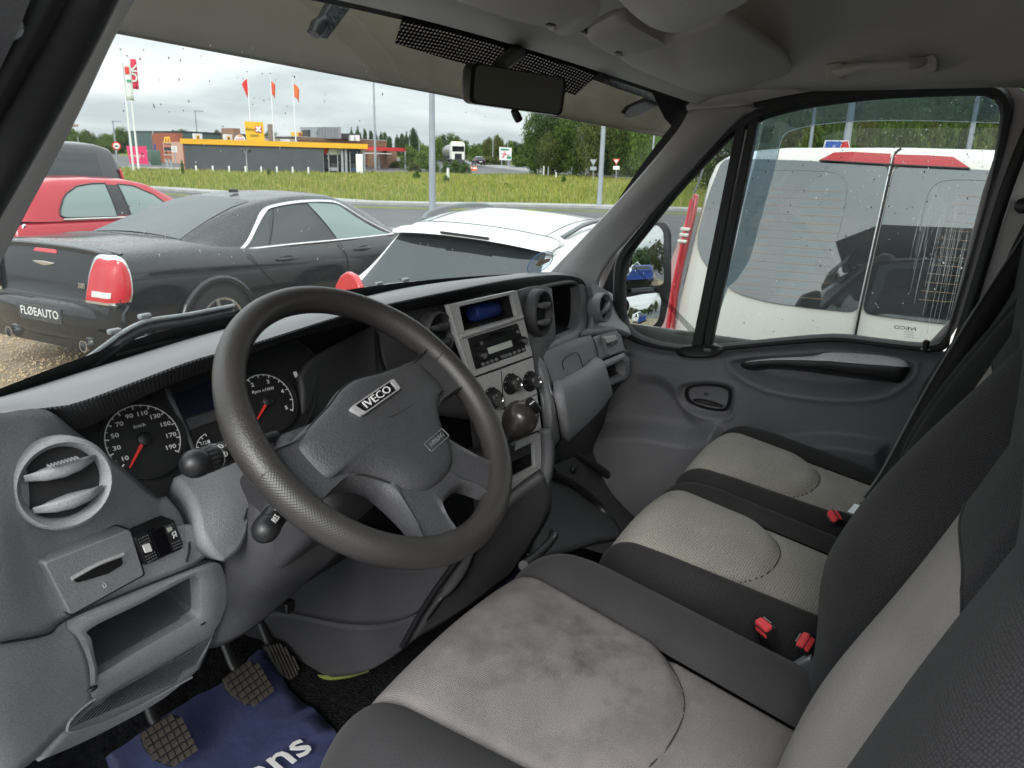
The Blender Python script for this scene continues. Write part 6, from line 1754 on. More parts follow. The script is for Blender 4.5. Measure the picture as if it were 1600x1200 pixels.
G1 = leafmat("meadow green",(.17,.235,.04)); G2 = leafmat("meadow straw",(.40,.37,.13)); G3 = leafmat("meadow bright green",(.27,.30,.05))
blades("meadow_grass","tall flowering meadow grass between the road and the yellow trimmed wash hall",105000,.12,.34,.016,[G1,G3,G1,G3,G2])
# seed heads standing above
blades("meadow_straw","straw coloured seed heads standing above the meadow grass",16000,.26,.46,.010,[G2])

# ================================================================== trees and bushes
LEAF = [leafmat("mid green leaves",(.09,.15,.032),.35),leafmat("light green leaves",(.13,.20,.042),.35),leafmat("dark green leaves",(.055,.10,.034),.35),leafmat("olive leaves",(.12,.14,.04),.35)]
BARK = mat("grey bark",(.12,.10,.085),.9,var=(8,.3))
def crown_mesh(name,seed,nb,nq,leaf,shape,m):
	"""leaf-sized faces in clumps through an uneven crown of unit height and radius"""
	r = np.random.default_rng(seed)
	bl = []
	while len(bl) < nb:
		p = r.uniform(-1,1,3)
		if np.linalg.norm(p) > 1: continue
		z = (p[2] + 1) / 2
		wid = shape(z)
		bl.append((p[0] * wid * .85,p[1] * wid * .85,z * .92 + .04,r.uniform(.16,.30) * (.55 + .6 * wid)))
	bl = np.array(bl)
	per = nq // nb
	C_ = np.repeat(bl,per,0); n = len(C_)
	u = r.normal(size=(n,3)); u /= np.linalg.norm(u,axis=1)[:,None]
	rad = C_[:,3] * r.uniform(.35,1.0,n) ** .6
	c = C_[:,:3] + u * rad[:,None] * np.array([1,1,.8])
	nrm = u * .6 + r.normal(size=(n,3)) * .7 + np.array([0,0,.5]); nrm /= np.linalg.norm(nrm,axis=1)[:,None]
	t = np.cross(nrm,r.normal(size=(n,3))); t /= np.linalg.norm(t,axis=1)[:,None]
	b = np.cross(nrm,t); s = leaf * r.uniform(.55,1.3,n)[:,None]
	v = np.empty((n,4,3)); v[:,0] = c + t * s; v[:,1] = c + b * s * .6; v[:,2] = c - t * s; v[:,3] = c - b * s * .6
	me = bpy.data.meshes.new(name)
	me.vertices.add(n * 4); me.vertices.foreach_set("co",v.ravel())
	me.loops.add(n * 4); me.loops.foreach_set("vertex_index",np.arange(n * 4,dtype=np.int32))
	me.polygons.add(n); me.polygons.foreach_set("loop_start",(np.arange(n) * 4).astype(np.int32))
	me.materials.append(m); me.update(); me.validate()
	return me
round_ = lambda z: math.sqrt(max(.05,1 - (2 * z - .95) ** 2)) * .62
tall_ = lambda z: (.25 + 1.05 * z * (1 - z) ** .6 * 1.4) * .55
cone_ = lambda z: (1 - z) ** .8 * .42 + .05
bush_ = lambda z: math.sqrt(max(.05,1 - z * z)) * .75
CR = {}
for k,(sh,nb,nq,lf) in {'round': (round_,60,7000,.026),'tall': (tall_,60,7000,.022),'cone': (cone_,50,5200,.024),'bush': (bush_,34,3000,.045),'big': (round_,110,15000,.018)}.items():
	for v_ in range(2):
		for li,lm in enumerate(LEAF):
			if k == 'cone' and li not in (2,): continue
			CR[k,v_,li] = crown_mesh(k + "_crown",11 * v_ + len(k) * 5 + li,nb,nq,lf,sh,lm)
def trunk_mesh(seed,h=1.0,r0=.03,limbs=6):
	rr = random.Random(seed); mb = MB()
	p = [V(0,0,0),V(rr.uniform(-.02,.02),rr.uniform(-.02,.02),.3),V(rr.uniform(-.03,.03),rr.uniform(-.03,.03),.6),V(0,0,.92)]
	mb.tube(p,[r0,r0 * .8,r0 * .5,r0 * .12],7)
	for i in range(limbs):
		z = rr.uniform(.25,.7); a = rr.uniform(0,6.28); L_ = rr.uniform(.2,.38)
		mb.tube([V(0,0,z),V(math.cos(a) * L_ * .5,math.sin(a) * L_ * .5,z + L_ * .35),V(math.cos(a) * L_,math.sin(a) * L_,z + L_ * .6)],[r0 * .45,r0 * .3,r0 * .08],5)
	me = bpy.data.meshes.new("trunk"); me.from_pydata(mb.v,[],mb.f); me.materials.append(BARK); me.shade_smooth()
	return me
TR = [trunk_mesh(s) for s in (1,2,3)]
def tree(name,label,group,pos,h,w,kind,leaf,v=0,cat="tree",base=.0,rot=None):
	"""thing > crown, trunk; unit meshes shared between trees and scaled to this one"""
	t = thing(name,label,cat,pos,group)
	a = rot if rot is not None else rnd.uniform(0,6.28)
	c = bpy.data.objects.new("crown",CR[kind,v,leaf]); COL.objects.link(c)
	c.parent = t; c.location = (0,0,h * base); c.scale = (w,w,h * (1 - base)); c.rotation_euler = (0,0,a)
	if base > 0 or kind != 'bush':
		k = bpy.data.objects.new("trunk",rnd.choice(TR)); COL.objects.link(k)
		k.parent = t; k.scale = (max(w,h * .5),max(w,h * .5),h * .97); k.rotation_euler = (0,0,a * 2)
	return t
def tree_px(px,py_top,dist,w_px,kind,leaf,name,label,group,v=0,cat="tree",base=0.0,zb=None):
	"""a tree at a real distance, tall enough to reach the height seen there"""
	top = PD(px,py_top,dist)
	z0 = zb if zb is not None else max(0,dist - 107) * .018 - .1
	depth = (top - CAM_POS).dot(_f)
	return tree(name,label,group,(top.x,top.y,z0),top.z - z0,w_px / FPX * depth,kind,leaf,v,cat,base)
KL = ["mid green","light green","dark green","olive green"]
# tall broadleaf stand to the right of the windscreen
stand = [(838,168,112,52,'tall',0,0),(868,150,108,62,'big',2,1),(905,152,104,66,'big',0,0),(930,160,99,60,'tall',3,1),(958,150,104,66,'big',2,0),(985,148,100,60,'big',0,1),(1012,165,92,62,'tall',1,0),(1040,158,90,64,'big',1,1),(880,185,118,60,'tall',1,1),(945,190,116,60,'big',0,1),(1000,200,112,60,'big',2,0),(1075,160,95,70,'big',0,0),(858,205,103,40,'tall',3,0),(1030,205,86,42,'tall',1,1)]
nm_ = {'tall': 'slender','big': 'broad'}
for i,(px,py,d,w,k,lf,v) in enumerate(stand):
	tree_px(px,py,d,w,k,lf,"broadleaf_tree",f"{nm_[k]} {KL[lf]} broadleaf tree in the stand beyond the meadow","broadleaf trees beyond the meadow",v,zb=-.1)
# trees seen over the white van's roof through the door window
over = [(1130,150,62,105,'big',0,0),(1205,120,60,110,'big',2,1),(1275,110,58,110,'big',0,0),(1345,100,56,110,'big',3,1),(1415,110,54,105,'big',1,0),(1480,100,56,115,'big',1,1),(1545,100,58,110,'big',2,0),(1610,100,58,110,'big',0,1),(1300,150,50,60,'tall',3,0),(1440,165,46,70,'round',1,0),(1390,150,52,70,'tall',3,1),(1240,165,52,66,'round',0,1)]
for i,(px,py,d,w,k,lf,v) in enumerate(over):
	tree_px(px,py,d,w,k,lf,"roadside_tree",f"{KL[lf]} tree standing beyond the white van's roof","trees beyond the white van",v,zb=-.1)
for i in range(15):
	px = 1195 + i * 27
	tree_px(px,168 + 14 * math.sin(i * 2.1),44 + 3 * math.sin(i * 1.3),34,'bush',(0,1,3,1)[i % 4],"hedge_bush",f"{KL[(0, 1, 3, 1)[i % 4]]} bush under the trees beyond the white van's roof","bushes beyond the white van",i % 2,"bush",zb=-.1)
# distant tree line
far_trees = []
for i in range(34):
	px = 60 + i * 11 + rnd.uniform(-4,4)
	top = 205 + 6 * math.sin(i * .9) + rnd.uniform(-5,4) + (3 if px > 230 else 0) + (6 if px > 380 else 0)
	far_trees.append((px,top,rnd.uniform(165,215),rnd.uniform(20,30),rnd.choice(['round','round','bush']),rnd.choice([0,0,1,3]),rnd.randint(0,1)))
for i in range(20):
	px = 492 + i * 8 + rnd.uniform(-3,3)
	far_trees.append((px,207 - (8 if 545 < px < 600 else 0) + rnd.uniform(-6,5),rnd.uniform(170,220),rnd.uniform(13,18),rnd.choice(['cone','round','cone']),2,rnd.randint(0,1)))
for i in range(22):
	px = 650 + i * 9 + rnd.uniform(-3,3)
	far_trees.append((px,216 + 7 * math.sin(i * .8) + rnd.uniform(-3,4),rnd.uniform(160,205),rnd.uniform(18,26),rnd.choice(['round','bush','round']),rnd.choice([0,2,3,1]),rnd.randint(0,1)))
lab_ = {'round': 'rounded','bush': 'low spreading','cone': 'pointed'}
for (px,py,d,w,k,lf,v) in far_trees:
	side = "left of the yellow sign" if px < 400 else ("behind the brick hall" if px < 650 else "near the tanker lorry")
	tree_px(px,py,d,w,k,lf,"distant_tree",f"distant {lab_[k]} {KL[lf]} tree {side}","distant tree line",v,zb=max(0,d - 107) * .018 - .5)
# bushes by the roads
for (px,py,d,w,lf) in ((660,236,112,30,1),(640,225,118,26,1),(676,247,105,24,0),(712,250,103,22,0),(728,254,102,16,0),(622,250,122,24,3),(648,252,104,20,3),(770,244,150,40,3),(815,243,140,30,0),(746,238,165,34,3),(697,252,100,14,0)):
	tree_px(px,py,d,w,'bush',lf,"roadside_bush",f"{KL[lf]} bush beside the main road and the brick hall","bushes by the main road",rnd.randint(0,1),"bush",zb=(0 if d < 107 else (d - 107) * .018) - .1)
for (px,py,d,w,lf) in ((697,274,62,9,0),(651,266,72,9,0),(881,274,72,7,0),(790,285,58,5,2),(420,262,70,5,1),(284,250,66,5,1)):
	tree_px(px,py,d,w,'bush',lf,"meadow_weed",f"small {KL[lf]} weed clump standing in the meadow","weed clumps in the meadow",0,"plant",zb=0)
# trees behind the camera's van, seen only in the mirrors
for i in range(9):
	x,y = -6 + i * 5.2,-46 - rnd.uniform(0,9)
	tree("hedge_tree","green tree behind the parked vehicles, reflected in the door mirror","trees reflected in the mirror",(x,y,0),rnd.uniform(5.5,8),rnd.uniform(6,8),'round',rnd.choice([0,1,3]),i % 2)

# ================================================================== poles, flags and signs
def pole(name,label,px,py0,py1,dist,r0,r1,m,group=None,z0=None,cat="pole",head=None):
	b = PD(px,py0,dist); b.z = (0 if z0 is None else z0)
	# straight up from the base until the height seen in the picture
	lo,hi = 0.0,40.0
	for _ in range(40):
		mid = (lo + hi) / 2; q = V(b.x,b.y,b.z + mid) - CAM_POS
		y = 600 - FPX * q.dot(_u) / q.dot(_f)
		if y > py1: lo = mid
		else: hi = mid
	t = thing(name,label,cat,b,group)
	MB().tube([b,b + V(0,0,lo * .5),b + V(0,0,lo)],[r0,(r0 + r1) / 2,r1],10).build("post",m,t)
	if head == 'T':
		d = V(1,-.4,0).normalized()
		MB().box(b + V(0,0,lo + .05),(2.6,.28,.14),(d,V(0,0,1).cross(d),V(0,0,1))).build("lamp_head",m,t,bevel=.03)
	if head == 'L':
		d = V(.9,-.4,0).normalized()
		MB().box(b + V(0,0,lo) + d * .5,(1.3,.25,.12),(d,V(0,0,1).cross(d),V(0,0,1))).build("lamp_head",m,t,bevel=.03)
	if head == 'ball':
		MB().ball(b + V(0,0,lo),(.09,.09,.07)).build("finial",M['dash_mid'],t)
	return t,b,b + V(0,0,lo)
M['pole_white'] = mat("white pole",(.75,.76,.76),.4)
M['pole_grey'] = mat("galvanised lamp pole",(.30,.33,.36),.5,var=(2,.1))
def waved(name,a,u,v,w,h,m,par,amp,sag=.0,taper=0.0):
	rows = []
	for j in range(9):
		r = []
		for i in range(9):
			s_,t_ = i / 8,j / 8
			n_ = u.cross(v)
			r.append(a + u * (w * s_ * (1 - taper * t_)) + v * (h * t_) + V(0,0,-sag * s_ * s_ * w) + n_ * (amp * math.sin(s_ * 6 + t_ * 2.2) * s_))
		rows.append(r)
	return MB().grid(rows).build(name,m,par,solid=.01)
ex = V(.86,-.51,0)                                        # sideways as seen from the van
t,b,tp = pole("flagpole","tall white flagpole with a long white banner, left of the sloping pillar",208,259,77,80,.10,.055,M['pole_white'],"flagpoles of the filling station",cat="flagpole",head='ball')
f1 = waved("banner",tp + V(0,0,-.75),ex,V(0,0,-1),.66,3.4,mat("white banner",(.74,.75,.74),.8),t,.08)
MB().box(tp + ex * .33 + V(0,0,-1.7) - V(.3,.5,0) * .13,(.34,.02,.6),(ex,V(0,0,1).cross(ex),V(0,0,1))).build("red_mark",M['red_print'],t)
MB().box(tp + ex * .40 + V(0,0,-2.55) - V(.3,.5,0) * .13,(.36,.02,.22),(ex,V(0,0,1).cross(ex),V(0,0,1))).build("green_mark",mat("green print",(.1,.3,.15),.6),t)
t,b,tp = pole("flagpole","tall white flagpole with a red lettered OK banner, beside the white bannered pole",216,256,87,84,.10,.055,M['pole_white'],"flagpoles of the filling station",cat="flagpole",head='ball')
M['flag_red'] = mat("red banner",(.68,.028,.075),.7)
f2 = waved("banner",tp + V(0,0,-.25),ex,V(0,0,-1),.75,2.6,M['flag_red'],t,.05)
text("OK",1.05,tp + ex * .37 + V(0,0,-1.5) - V(.3,.5,0) * .22,V(0,0,1),-ex,M['print'],t,"banner_letters",.005,bold=.03,wide=1.0)
for px,py0,py1,hue,taper,w,label in ((394,231,112,(.66,.03,.03),.75,-.95,"white flagpole with a red pennant, left of the two orange flags"),(429,231,115,(.72,.09,.03),.2,.7,"white flagpole with an orange red flag, middle one of three"),(463,231,119,(.75,.16,.04),.1,.95,"white flagpole with an orange flag, nearest the brick hall")):
	t,b,tp = pole("flagpole",label,px,py0,py1,112,.11,.06,M['pole_white'],"flagpoles behind the wash hall",cat="flagpole",head='ball')
	waved("flag",tp + V(0,0,-.9),(ex if w > 0 else -ex),V(0,0,-1),abs(w) * .8,1.65,mat("flag cloth",hue,.75),t,.14,.9,taper)
pole("lamp_post","grey lamp post rising close behind the white car, in front of the meadow",675.5,333,60,28,.13,.085,M['pole_grey'],"lamp posts",cat="lamp post",head='T')
pole("lamp_post","grey lamp post in front of the broadleaf stand, right of the mirror",936,326,60,34,.11,.075,M['pole_grey'],"lamp posts",cat="lamp post",head='T')
pole("lamp_post","thin grey lamp post with flat twin head in front of the brick hall",587,269,115,100,.16,.10,M['pole_grey'],"lamp posts",cat="lamp post",head='T')
pole("lamp_post","distant lamp post left of the yellow sign tower",310.5,240,173,125,.12,.08,M['pole_grey'],"lamp posts",cat="lamp post",head='L')
pole("lamp_post","distant lamp post directly above the round lorry sign",183,250,189,140,.14,.10,M['pole_grey'],"lamp posts",cat="lamp post",head='L')
for px,y0,y1,d,r in ((1018,268,165,75,.10),(1253,330,120,30,.07),(1308,330,120,32,.16),(1494,340,100,26,.085)):
	pole("lamp_post",{1018: "pale lamp post at the right edge of the windscreen, before the trees",1253: "thin lamp post seen through the smoked deflector's front part",1308: "thick grey mast rising behind the blue and red sign",1494: "thin lamp post over the right end of the white van's roof"}[px],px,y0,y1,d,r,r * .7,M['pole_grey'],"lamp posts",cat="lamp post")
for px,y0,y1,d in ((228,240,207,150),(232,240,203,150),(100,235,212,150),(124,235,214,150),(243,240,215,140),(770,245,214,160),(793,245,216,170),(655,245,218,160),(640,240,219,165)):
	pole("mast","thin distant grey mast in front of the tree line",px,y0,y1,d,.09,.07,M['pole_grey'],"thin masts in the distance",z0=max(0,d - 107) * .018 - .3)
def board(name,label,pts,dist,m,cat="sign",thick=.12,posts=(),face=None,dz=0):
	q = [PD(a,b,dist) for a,b in pts]
	c = sum(q,Vector()) / len(q)
	n = (CAM_POS - c); n.z = 0; n.normalize()
	t = thing(name,label,cat,(c.x,c.y,0))
	MB().prism(q,-n * thick).build("board",m,t,smooth=False)
	for px,py0,py1,r in posts:
		a,b = PD(px,py0,dist),PD(px,py1,dist)
		MB().cyl(V(a.x,a.y,a.z) - n * thick * .6,V(a.x,a.y,max(0,min(b.z,30))) - n * thick * .6,r,r,8).build("post",M['pole_grey'],t)
	return t,c,n
def disc(name,px,py,R,dist,m,par,n,off=.02,seg=28,z=0):
	c = PD(px,py,dist) + n * off
	u = V(0,0,1).cross(n).normalized(); v = n.cross(u)
	r = R / FPX * (c - CAM_POS).dot(_f)
	return MB().prism([c + u * (r * math.cos(2 * math.pi * k / seg)) + v * (r * math.sin(2 * math.pi * k / seg)) for k in range(seg)],-n * .04).build(name,m,par,smooth=False)
def label_on(body,px,py,h,dist,m,par,n,off=.06,**k):
	c = PD(px,py,dist) + n * off
	u = V(0,0,1).cross(n).normalized()
	text(body,h / FPX * (c - CAM_POS).dot(_f),c,u,V(0,0,1),m,par,"lettering",.004,**k)
M['sign_red'] = mat("sign red",(.62,.03,.035),.5); M['sign_white'] = mat("sign white",(.78,.78,.77),.5)
M['sign_black'] = mat("sign black",(.02,.02,.02),.5)
t = thing("no_lorries_sign","round red bordered road sign with a black lorry, left of the pink board","road sign",(PD(182,255,78).x,PD(182,255,78).y,0))
n_ = (CAM_POS - PD(182,228,78)); n_.z = 0; n_.normalize()
disc("rim",182,228,6.4,78,M['sign_red'],t,n_,0); disc("face",182,228,4.4,78,M['sign_white'],t,n_,.05)
MB().box(PD(181,228.3,78) + n_ * .07,(.18,.02,.12),(V(0,0,1).cross(n_),n_,V(0,0,1))).build("lorry_body",M['sign_black'],t)
MB().box(PD(184,228.5,78) + n_ * .07,(.09,.02,.08),(V(0,0,1).cross(n_),n_,V(0,0,1))).build("lorry_cab",M['sign_black'],t)
MB().cyl(PD(182.3,234,78),PD(182.8,262,78),.04,.04,8).build("post",M['pole_grey'],t)
t,c,n_ = board("pink_board","bright pink advertising board behind the white flagpole",[(197,228),(228.5,228.5),(232,257),(203,255.5)],86,mat("pink board",(.72,.035,.16),.5),posts=((203,253,266,.06),(230,255,266,.06)))
label_on("energi v",214,243,6.5,86,M['sign_white'],t,n_,.05)
t,c,n_ = board("green_cabinet","grey green ribbed utility cabinet beside the pink board",[(232,235),(250,235),(253,258.5),(236.5,258)],88,mat("cabinet green",(.12,.19,.16),.6,var=(2,.1)),cat="cabinet",thick=1.2)
for k in range(8):
	a,b = PD(234 + 2.2 * k,236,88),PD(237.5 + 2.0 * k,258,88)
	MB().box((a + b) / 2 + n_ * .02,(.05,.05,(a - b).length * .96),(V(0,0,1).cross(n_),n_,V(0,0,1))).build("rib",mat("cabinet rib",(.09,.15,.125),.6) if k == 0 else bpy.data.materials["cabinet rib"],t,smooth=False)
# restaurant totem with golden arches
t,c,n_ = board("arches_totem","dark totem of stacked boards topped by golden arches",[(256,224),(267,224.5),(267.5,235),(256.5,235)],105,M['sign_black'],thick=.3,posts=((259,228,262,.12),(265,228,262,.12)))
yl = mat("golden yellow",(.78,.42,.02),.5)
for dx in (0,4.1):
	arc = [PD(256.8 + dx + 2.3 - 2.1 * math.cos(a),223 - 8.5 * math.sin(a) ** .8 if 0 < a < math.pi else 223,105) for a in np.linspace(0,math.pi,13)]
	MB().tube(arc,.085,8).build("arch",yl,t)
MB().prism([PD(a,b,105) + n_ * .02 for a,b in ((256,225.5),(266.5,226),(266.7,230),(256.2,229.6))],-n_ * .05).build("panel",mat("pinkish panel",(.45,.16,.12),.6),t)
MB().prism([PD(a,b,105) + n_ * .1 for a,b in ((256.5,236.5),(268,237),(268.5,248.5),(257,248))],-n_ * .3).build("brown_panel",mat("brown panel",(.28,.10,.05),.7),t)
label_on("McDrive",262.3,242,3.2,105,M['sign_white'],t,n_,.16)
t,c,n_ = board("price_board","small white price board beside the arches totem",[(267.5,228),(276,228.5),(277,238),(268.5,237.5)],100,M['sign_white'],posts=((273,236,256,.07),))
for k,s_ in enumerate(("95","E10")):
	label_on(s_,272,231 + 3.6 * k,3.4,100,M['sign_black'],t,n_,.08)
t,c,n_ = board("blue_trailer","long blue trailer parked behind the arches totem",[(240,224),(277,225),(277,236),(241,235)],125,mat("trailer blue",(.04,.08,.26),.5),cat="trailer",thick=2.4)
MB().prism([PD(a,b,125) + n_ * .05 for a,b in ((240,222.7),(277,223.7),(277,225),(240,224))],-n_ * 2.4).build("roof_rail",mat("trailer orange rail",(.5,.25,.06),.6),t)
# yellow sign tower
t,c,n_ = board("yellow_sign","square yellow sign reading opens soon on the roof line behind the wash hall",[(381.5,189.5),(411,191),(413.8,221),(385,219)],110,mat("sign yellow",(.80,.45,.012),.5),posts=((388,217,246,.12),(408,219,246,.12)),thick=.4)
label_on("Åbner",391,202,6.0,110,M['sign_black'],t,n_,.12,shear=.25)
label_on("snart",397.5,211.5,6.2,110,M['sign_black'],t,n_,.12,shear=.1)
MB().prism([PD(a,b,110) + n_ * .10 for a,b in ((398.5,197),(408.3,197.4),(409,207),(399.3,206.6))],-n_ * .08).build("red_square",M['sign_red'],t,smooth=False)
for a,b in (((400,198.4),(407.6,205.8)),((407,198.4),(400.8,205.6))):
	MB().tube([PD(*a,110) + n_ * .12,PD(*b,110) + n_ * .12],.14,6).build("white_cross",M['sign_white'],t)
t = thing("round_bun_sign","round white sign with a red and orange bun emblem, left of the yellow sign","sign",(PD(375,224,108).x,PD(375,224,108).y,0))
n_ = (CAM_POS - PD(375,220,108)); n_.z = 0; n_.normalize()
disc("face",375,219,8.2,108,M['sign_white'],t,n_,0)
for py,w,m_ in ((213.5,4.2,mat("bun orange",(.80,.30,.06),.5)),(224.2,4.2,bpy.data.materials["bun orange"])):
	MB().prism([PD(375 + w * math.cos(a),py - 2.6 * math.sin(a) * (1 if py < 219 else -1),108) + n_ * .05 for a in np.linspace(0,math.pi,12)],-n_ * .04).build("bun_half",m_,t,smooth=False)
label_on("BURGER",375,217.3,3.4,108,M['sign_red'],t,n_,.08); label_on("KING",375,221,3.6,108,M['sign_red'],t,n_,.08)
MB().cyl(PD(375,227,108),PD(375.5,262,108),.15,.15,8).build("post",M['pole_grey'],t)
# traffic signs
def yield_sign(name,label,px,py,dist,back):
	t = thing(name,label,"road sign",(PD(px,py,dist).x,PD(px,py,dist).y,0))
	n = (CAM_POS - PD(px,py,dist)); n.z = 0; n.normalize()
	tri = lambda s_: [PD(px - 5.6 * s_,py - 4.0 * s_,dist),PD(px + 5.6 * s_,py - 4.0 * s_,dist),PD(px,py + 5.6 * s_,dist)]
	MB().prism(tri(1),-n * .03).build("triangle",M['pole_grey'] if back else M['sign_red'],t,smooth=False)
	if not back:
		MB().prism([q + n * .02 for q in tri(.62)],-n * .02).build("white_field",M['sign_white'],t,smooth=False)
	MB().prism([PD(a,b,dist) for a,b in ((px - 5,py + 7.5),(px + 5,py + 7.5),(px + 5,py + 13),(px - 5,py + 13))],-n * .03).build("sub_plate",M['pole_grey'] if back else M['sign_white'],t,smooth=False)
	MB().cyl(PD(px,py,dist) - n * .05,PD(px - .3,py + 28,dist) - n * .05,.045,.045,8).build("post",M['pole_grey'],t)
yield_sign("yield_sign","red and white give way sign with white plate, before the broadleaf stand",963,252,82,False)
yield_sign("yield_sign","grey back of a give way sign, left of the lamp post",927,253,84,True)
t,c,n_ = board("direction_sign","large white direction sign with green fields beside the main road",[(780,229.5),(799.5,231),(799,250.5),(780.5,250)],128,M['sign_white'],posts=((784,249,258,.07),(795,250,259,.07)))
gn = mat("sign green",(.03,.22,.12),.5)
for q in ([(782.5,232),(795,232.8),(795,235.5),(782.5,234.8)],[(792,244),(798.5,244.3),(798.3,248.5),(791.8,248.2)]):
	MB().prism([PD(a,b,128) + n_ * .03 for a,b in q],-n_ * .03).build("green_field",gn,t,smooth=False)
for q in (((783,240),(796,242.5)),((788.5,236),(787,247)),((784,246),(791,239))):
	MB().tube([PD(*q[0],128) + n_ * .04,PD(*q[1],128) + n_ * .04],.05,6).build("route_line",M['sign_red'],t)
t,c,n_ = board("blue_road_sign","blue and red road sign peeping over the white van's roof",[(1289,219),(1326,219.5),(1329,232),(1286,231)],31,M['sign_white'],posts=((1307,228,330,.05),),thick=.05)
MB().prism([PD(a,b,31) + n_ * .02 for a,b in ((1291,220.5),(1316,221),(1312,231),(1288.5,230.5))],-n_ * .02).build("blue_field",mat("sign blue",(.03,.10,.42),.5),t,smooth=False)
MB().prism([PD(a,b,31) + n_ * .02 for a,b in ((1317,221),(1325,221.2),(1327,231),(1313,231))],-n_ * .02).build("red_field",M['sign_red'],t,smooth=False)
label_on("A",1303,228.5,6,31,M['sign_white'],t,n_,.03)
# bollards before the wash hall, post with twin lamps, white marker, delineators, cones
for k,px in enumerate((307,333,358.5,384,408.5,433,457.5,482)):
	a,b = PD(px,259.5 + .3 * k,82),PD(px,270,82); b.z = 0
	t = thing("bollard","white steel bollard in the row before the grey wash hall wall","bollard",b,"bollards before the wash hall")
	MB().cyl(b,V(b.x,b.y,a.z),.085,.085,12).build("post",M['sign_white'],t); MB().ball(V(b.x,b.y,a.z),(.085,.085,.05),12,6).build("cap",M['sign_white'],t)
t,b,tp = pole("twin_spot_post","short grey post with twin spot lamps before the wash hall wall",386.5,268,235,80,.07,.05,M['steel'],None,cat="lamp")
for dx in (-1,1):
	MB().lathe(tp + ex * (.26 * dx),V(-.2,-.9,-.2),[(.10,-.15),(.17,.05),(.17,.16),(.0001,.16)],14).build("spot_lamp",M['dash_dark'],t)
MB().tube([tp - ex * .26,tp + ex * .26],.03,8).build("cross_arm",M['steel'],t)
b = PD(700,274,66); b.z = 0
t = thing("marker_post","grey white marker post standing alone in the meadow","post",b)
MB().box(b + V(0,0,.55),(.22,.12,1.1)).build("post",M['sign_white'],t,bevel=.02); MB().box(b + V(0,0,1.12),(.24,.14,.06)).build("cap",M['pole_grey'],t)
for px,py,d in ((850,262,100),(857,263,98),(869,272,88)):
	b = PD(px,py,d)
	t = thing("delineator",{850: "white roadside delineator, left one of a close pair by the stand",857: "grey roadside delineator, right one of a close pair by the stand",869: "low white roadside delineator standing alone by the meadow's edge"}[px],"post",(b.x,b.y,0))
	MB().box(V(b.x,b.y,b.z * .5 + .2),(.14,.10,max(.5,b.z))).build("post",M['sign_white'] if px != 857 else M['pole_grey'],t)
cone = None
for px in (737,741,744):
	b = PD(px,263,118); b.z = .2
	t = thing("traffic_cone","orange traffic cone beside the main road, in front of the dark car","traffic cone",b,"cones by the main road")
	MB().cyl(b,b + V(0,0,.75),.26,.06,12).build("body",mat("cone orange",(.75,.16,.05),.5) if px == 737 else bpy.data.materials["cone orange"],t); MB().cyl(b + V(0,0,.35),b + V(0,0,.52),.175,.125,12).build("white_band",M['sign_white'],t)
	MB().box(b + V(0,0,.03),(.6,.6,.06)).build("foot",M['sign_black'],t)

# ================================================================== buildings
M['cladding'] = mat("dark grey cladding",(.075,.085,.095),.55,var=(1.5,.12)); M['fascia'] = mat("yellow fascia",(.80,.40,.008),.45)
M['brick'] = mat("brown brick",(.27,.155,.095),.85,var=(3,.15)); M['brick_red'] = mat("red brick",(.30,.085,.050),.85,var=(3,.15))
A_,B_ = PD(291,268,91),PD(505,269.5,90.5); E__ = PD(571,270,90.5)
for q in (A_,B_,E__): q.z = 0
wd = (E__ - A_).normalized(); wn_ = wd.cross(V(0,0,1))
if wn_.dot(CAM_POS - A_) < 0: wn_ = -wn_
hz = 2.70
wash = thing("wash_hall","long grey car wash hall with yellow fascia and two open bays","car wash",A_)
lw = (B_ - A_).length; le = (E__ - A_).length
for k in range(13):        # horizontal cladding panels
	z = .06 + k * (hz - .1) / 13
	MB().box(A_ + wd * (lw / 2) + V(0,0,z + .11) + wn_ * (.012 * (k % 2)),(lw,.2,(hz - .1) / 13 - .02),(wd,wn_,V(0,0,1))).build("cladding_panel",M['cladding'],wash,smooth=False)
MB().box(A_ + wd * (lw / 2) + V(0,0,hz / 2) - wn_ * .25,(lw,.3,hz),(wd,wn_,V(0,0,1))).build("wall",M['cladding'],wash,smooth=False)
MB().box(A_ + V(0,0,hz / 2) - wn_ * 3.0,(.25,6,hz),(wd,wn_,V(0,0,1))).build("end_wall",M['brick_red'],wash,smooth=False)
MB().box(A_ + wd * (le / 2) + V(0,0,hz + .22) + wn_ * .12,(le + .6,.5,.52),(wd,wn_,V(0,0,1))).build("fascia",M['fascia'],wash,smooth=False)
MB().box(A_ + wd * (le / 2) + V(0,0,hz + .05) - wn_ * 3.2,(le,6,.3),(wd,wn_,V(0,0,1))).build("roof",M['cladding'],wash,smooth=False)
MB().box(A_ + wd * ((lw + le) / 2) + V(0,0,hz / 2) - wn_ * 6,(le - lw,.2,hz),(wd,wn_,V(0,0,1))).build("bay_back_wall",M['pole_grey'],wash,smooth=False)
for s_ in (.0,.46,.55,.98):
	MB().box(A_ + wd * (lw + (le - lw) * s_) + V(0,0,hz / 2) - wn_ * .3,(.25,.25,hz),(wd,wn_,V(0,0,1))).build("bay_post",M['pole_grey'],wash,smooth=False)
MB().box(A_ + wd * (lw + (le - lw) * .86) + V(0,0,1.05) + wn_ * .1,(.75,.3,2.1),(wd,wn_,V(0,0,1))).build("white_barrier",M['sign_white'],wash,bevel=.05)
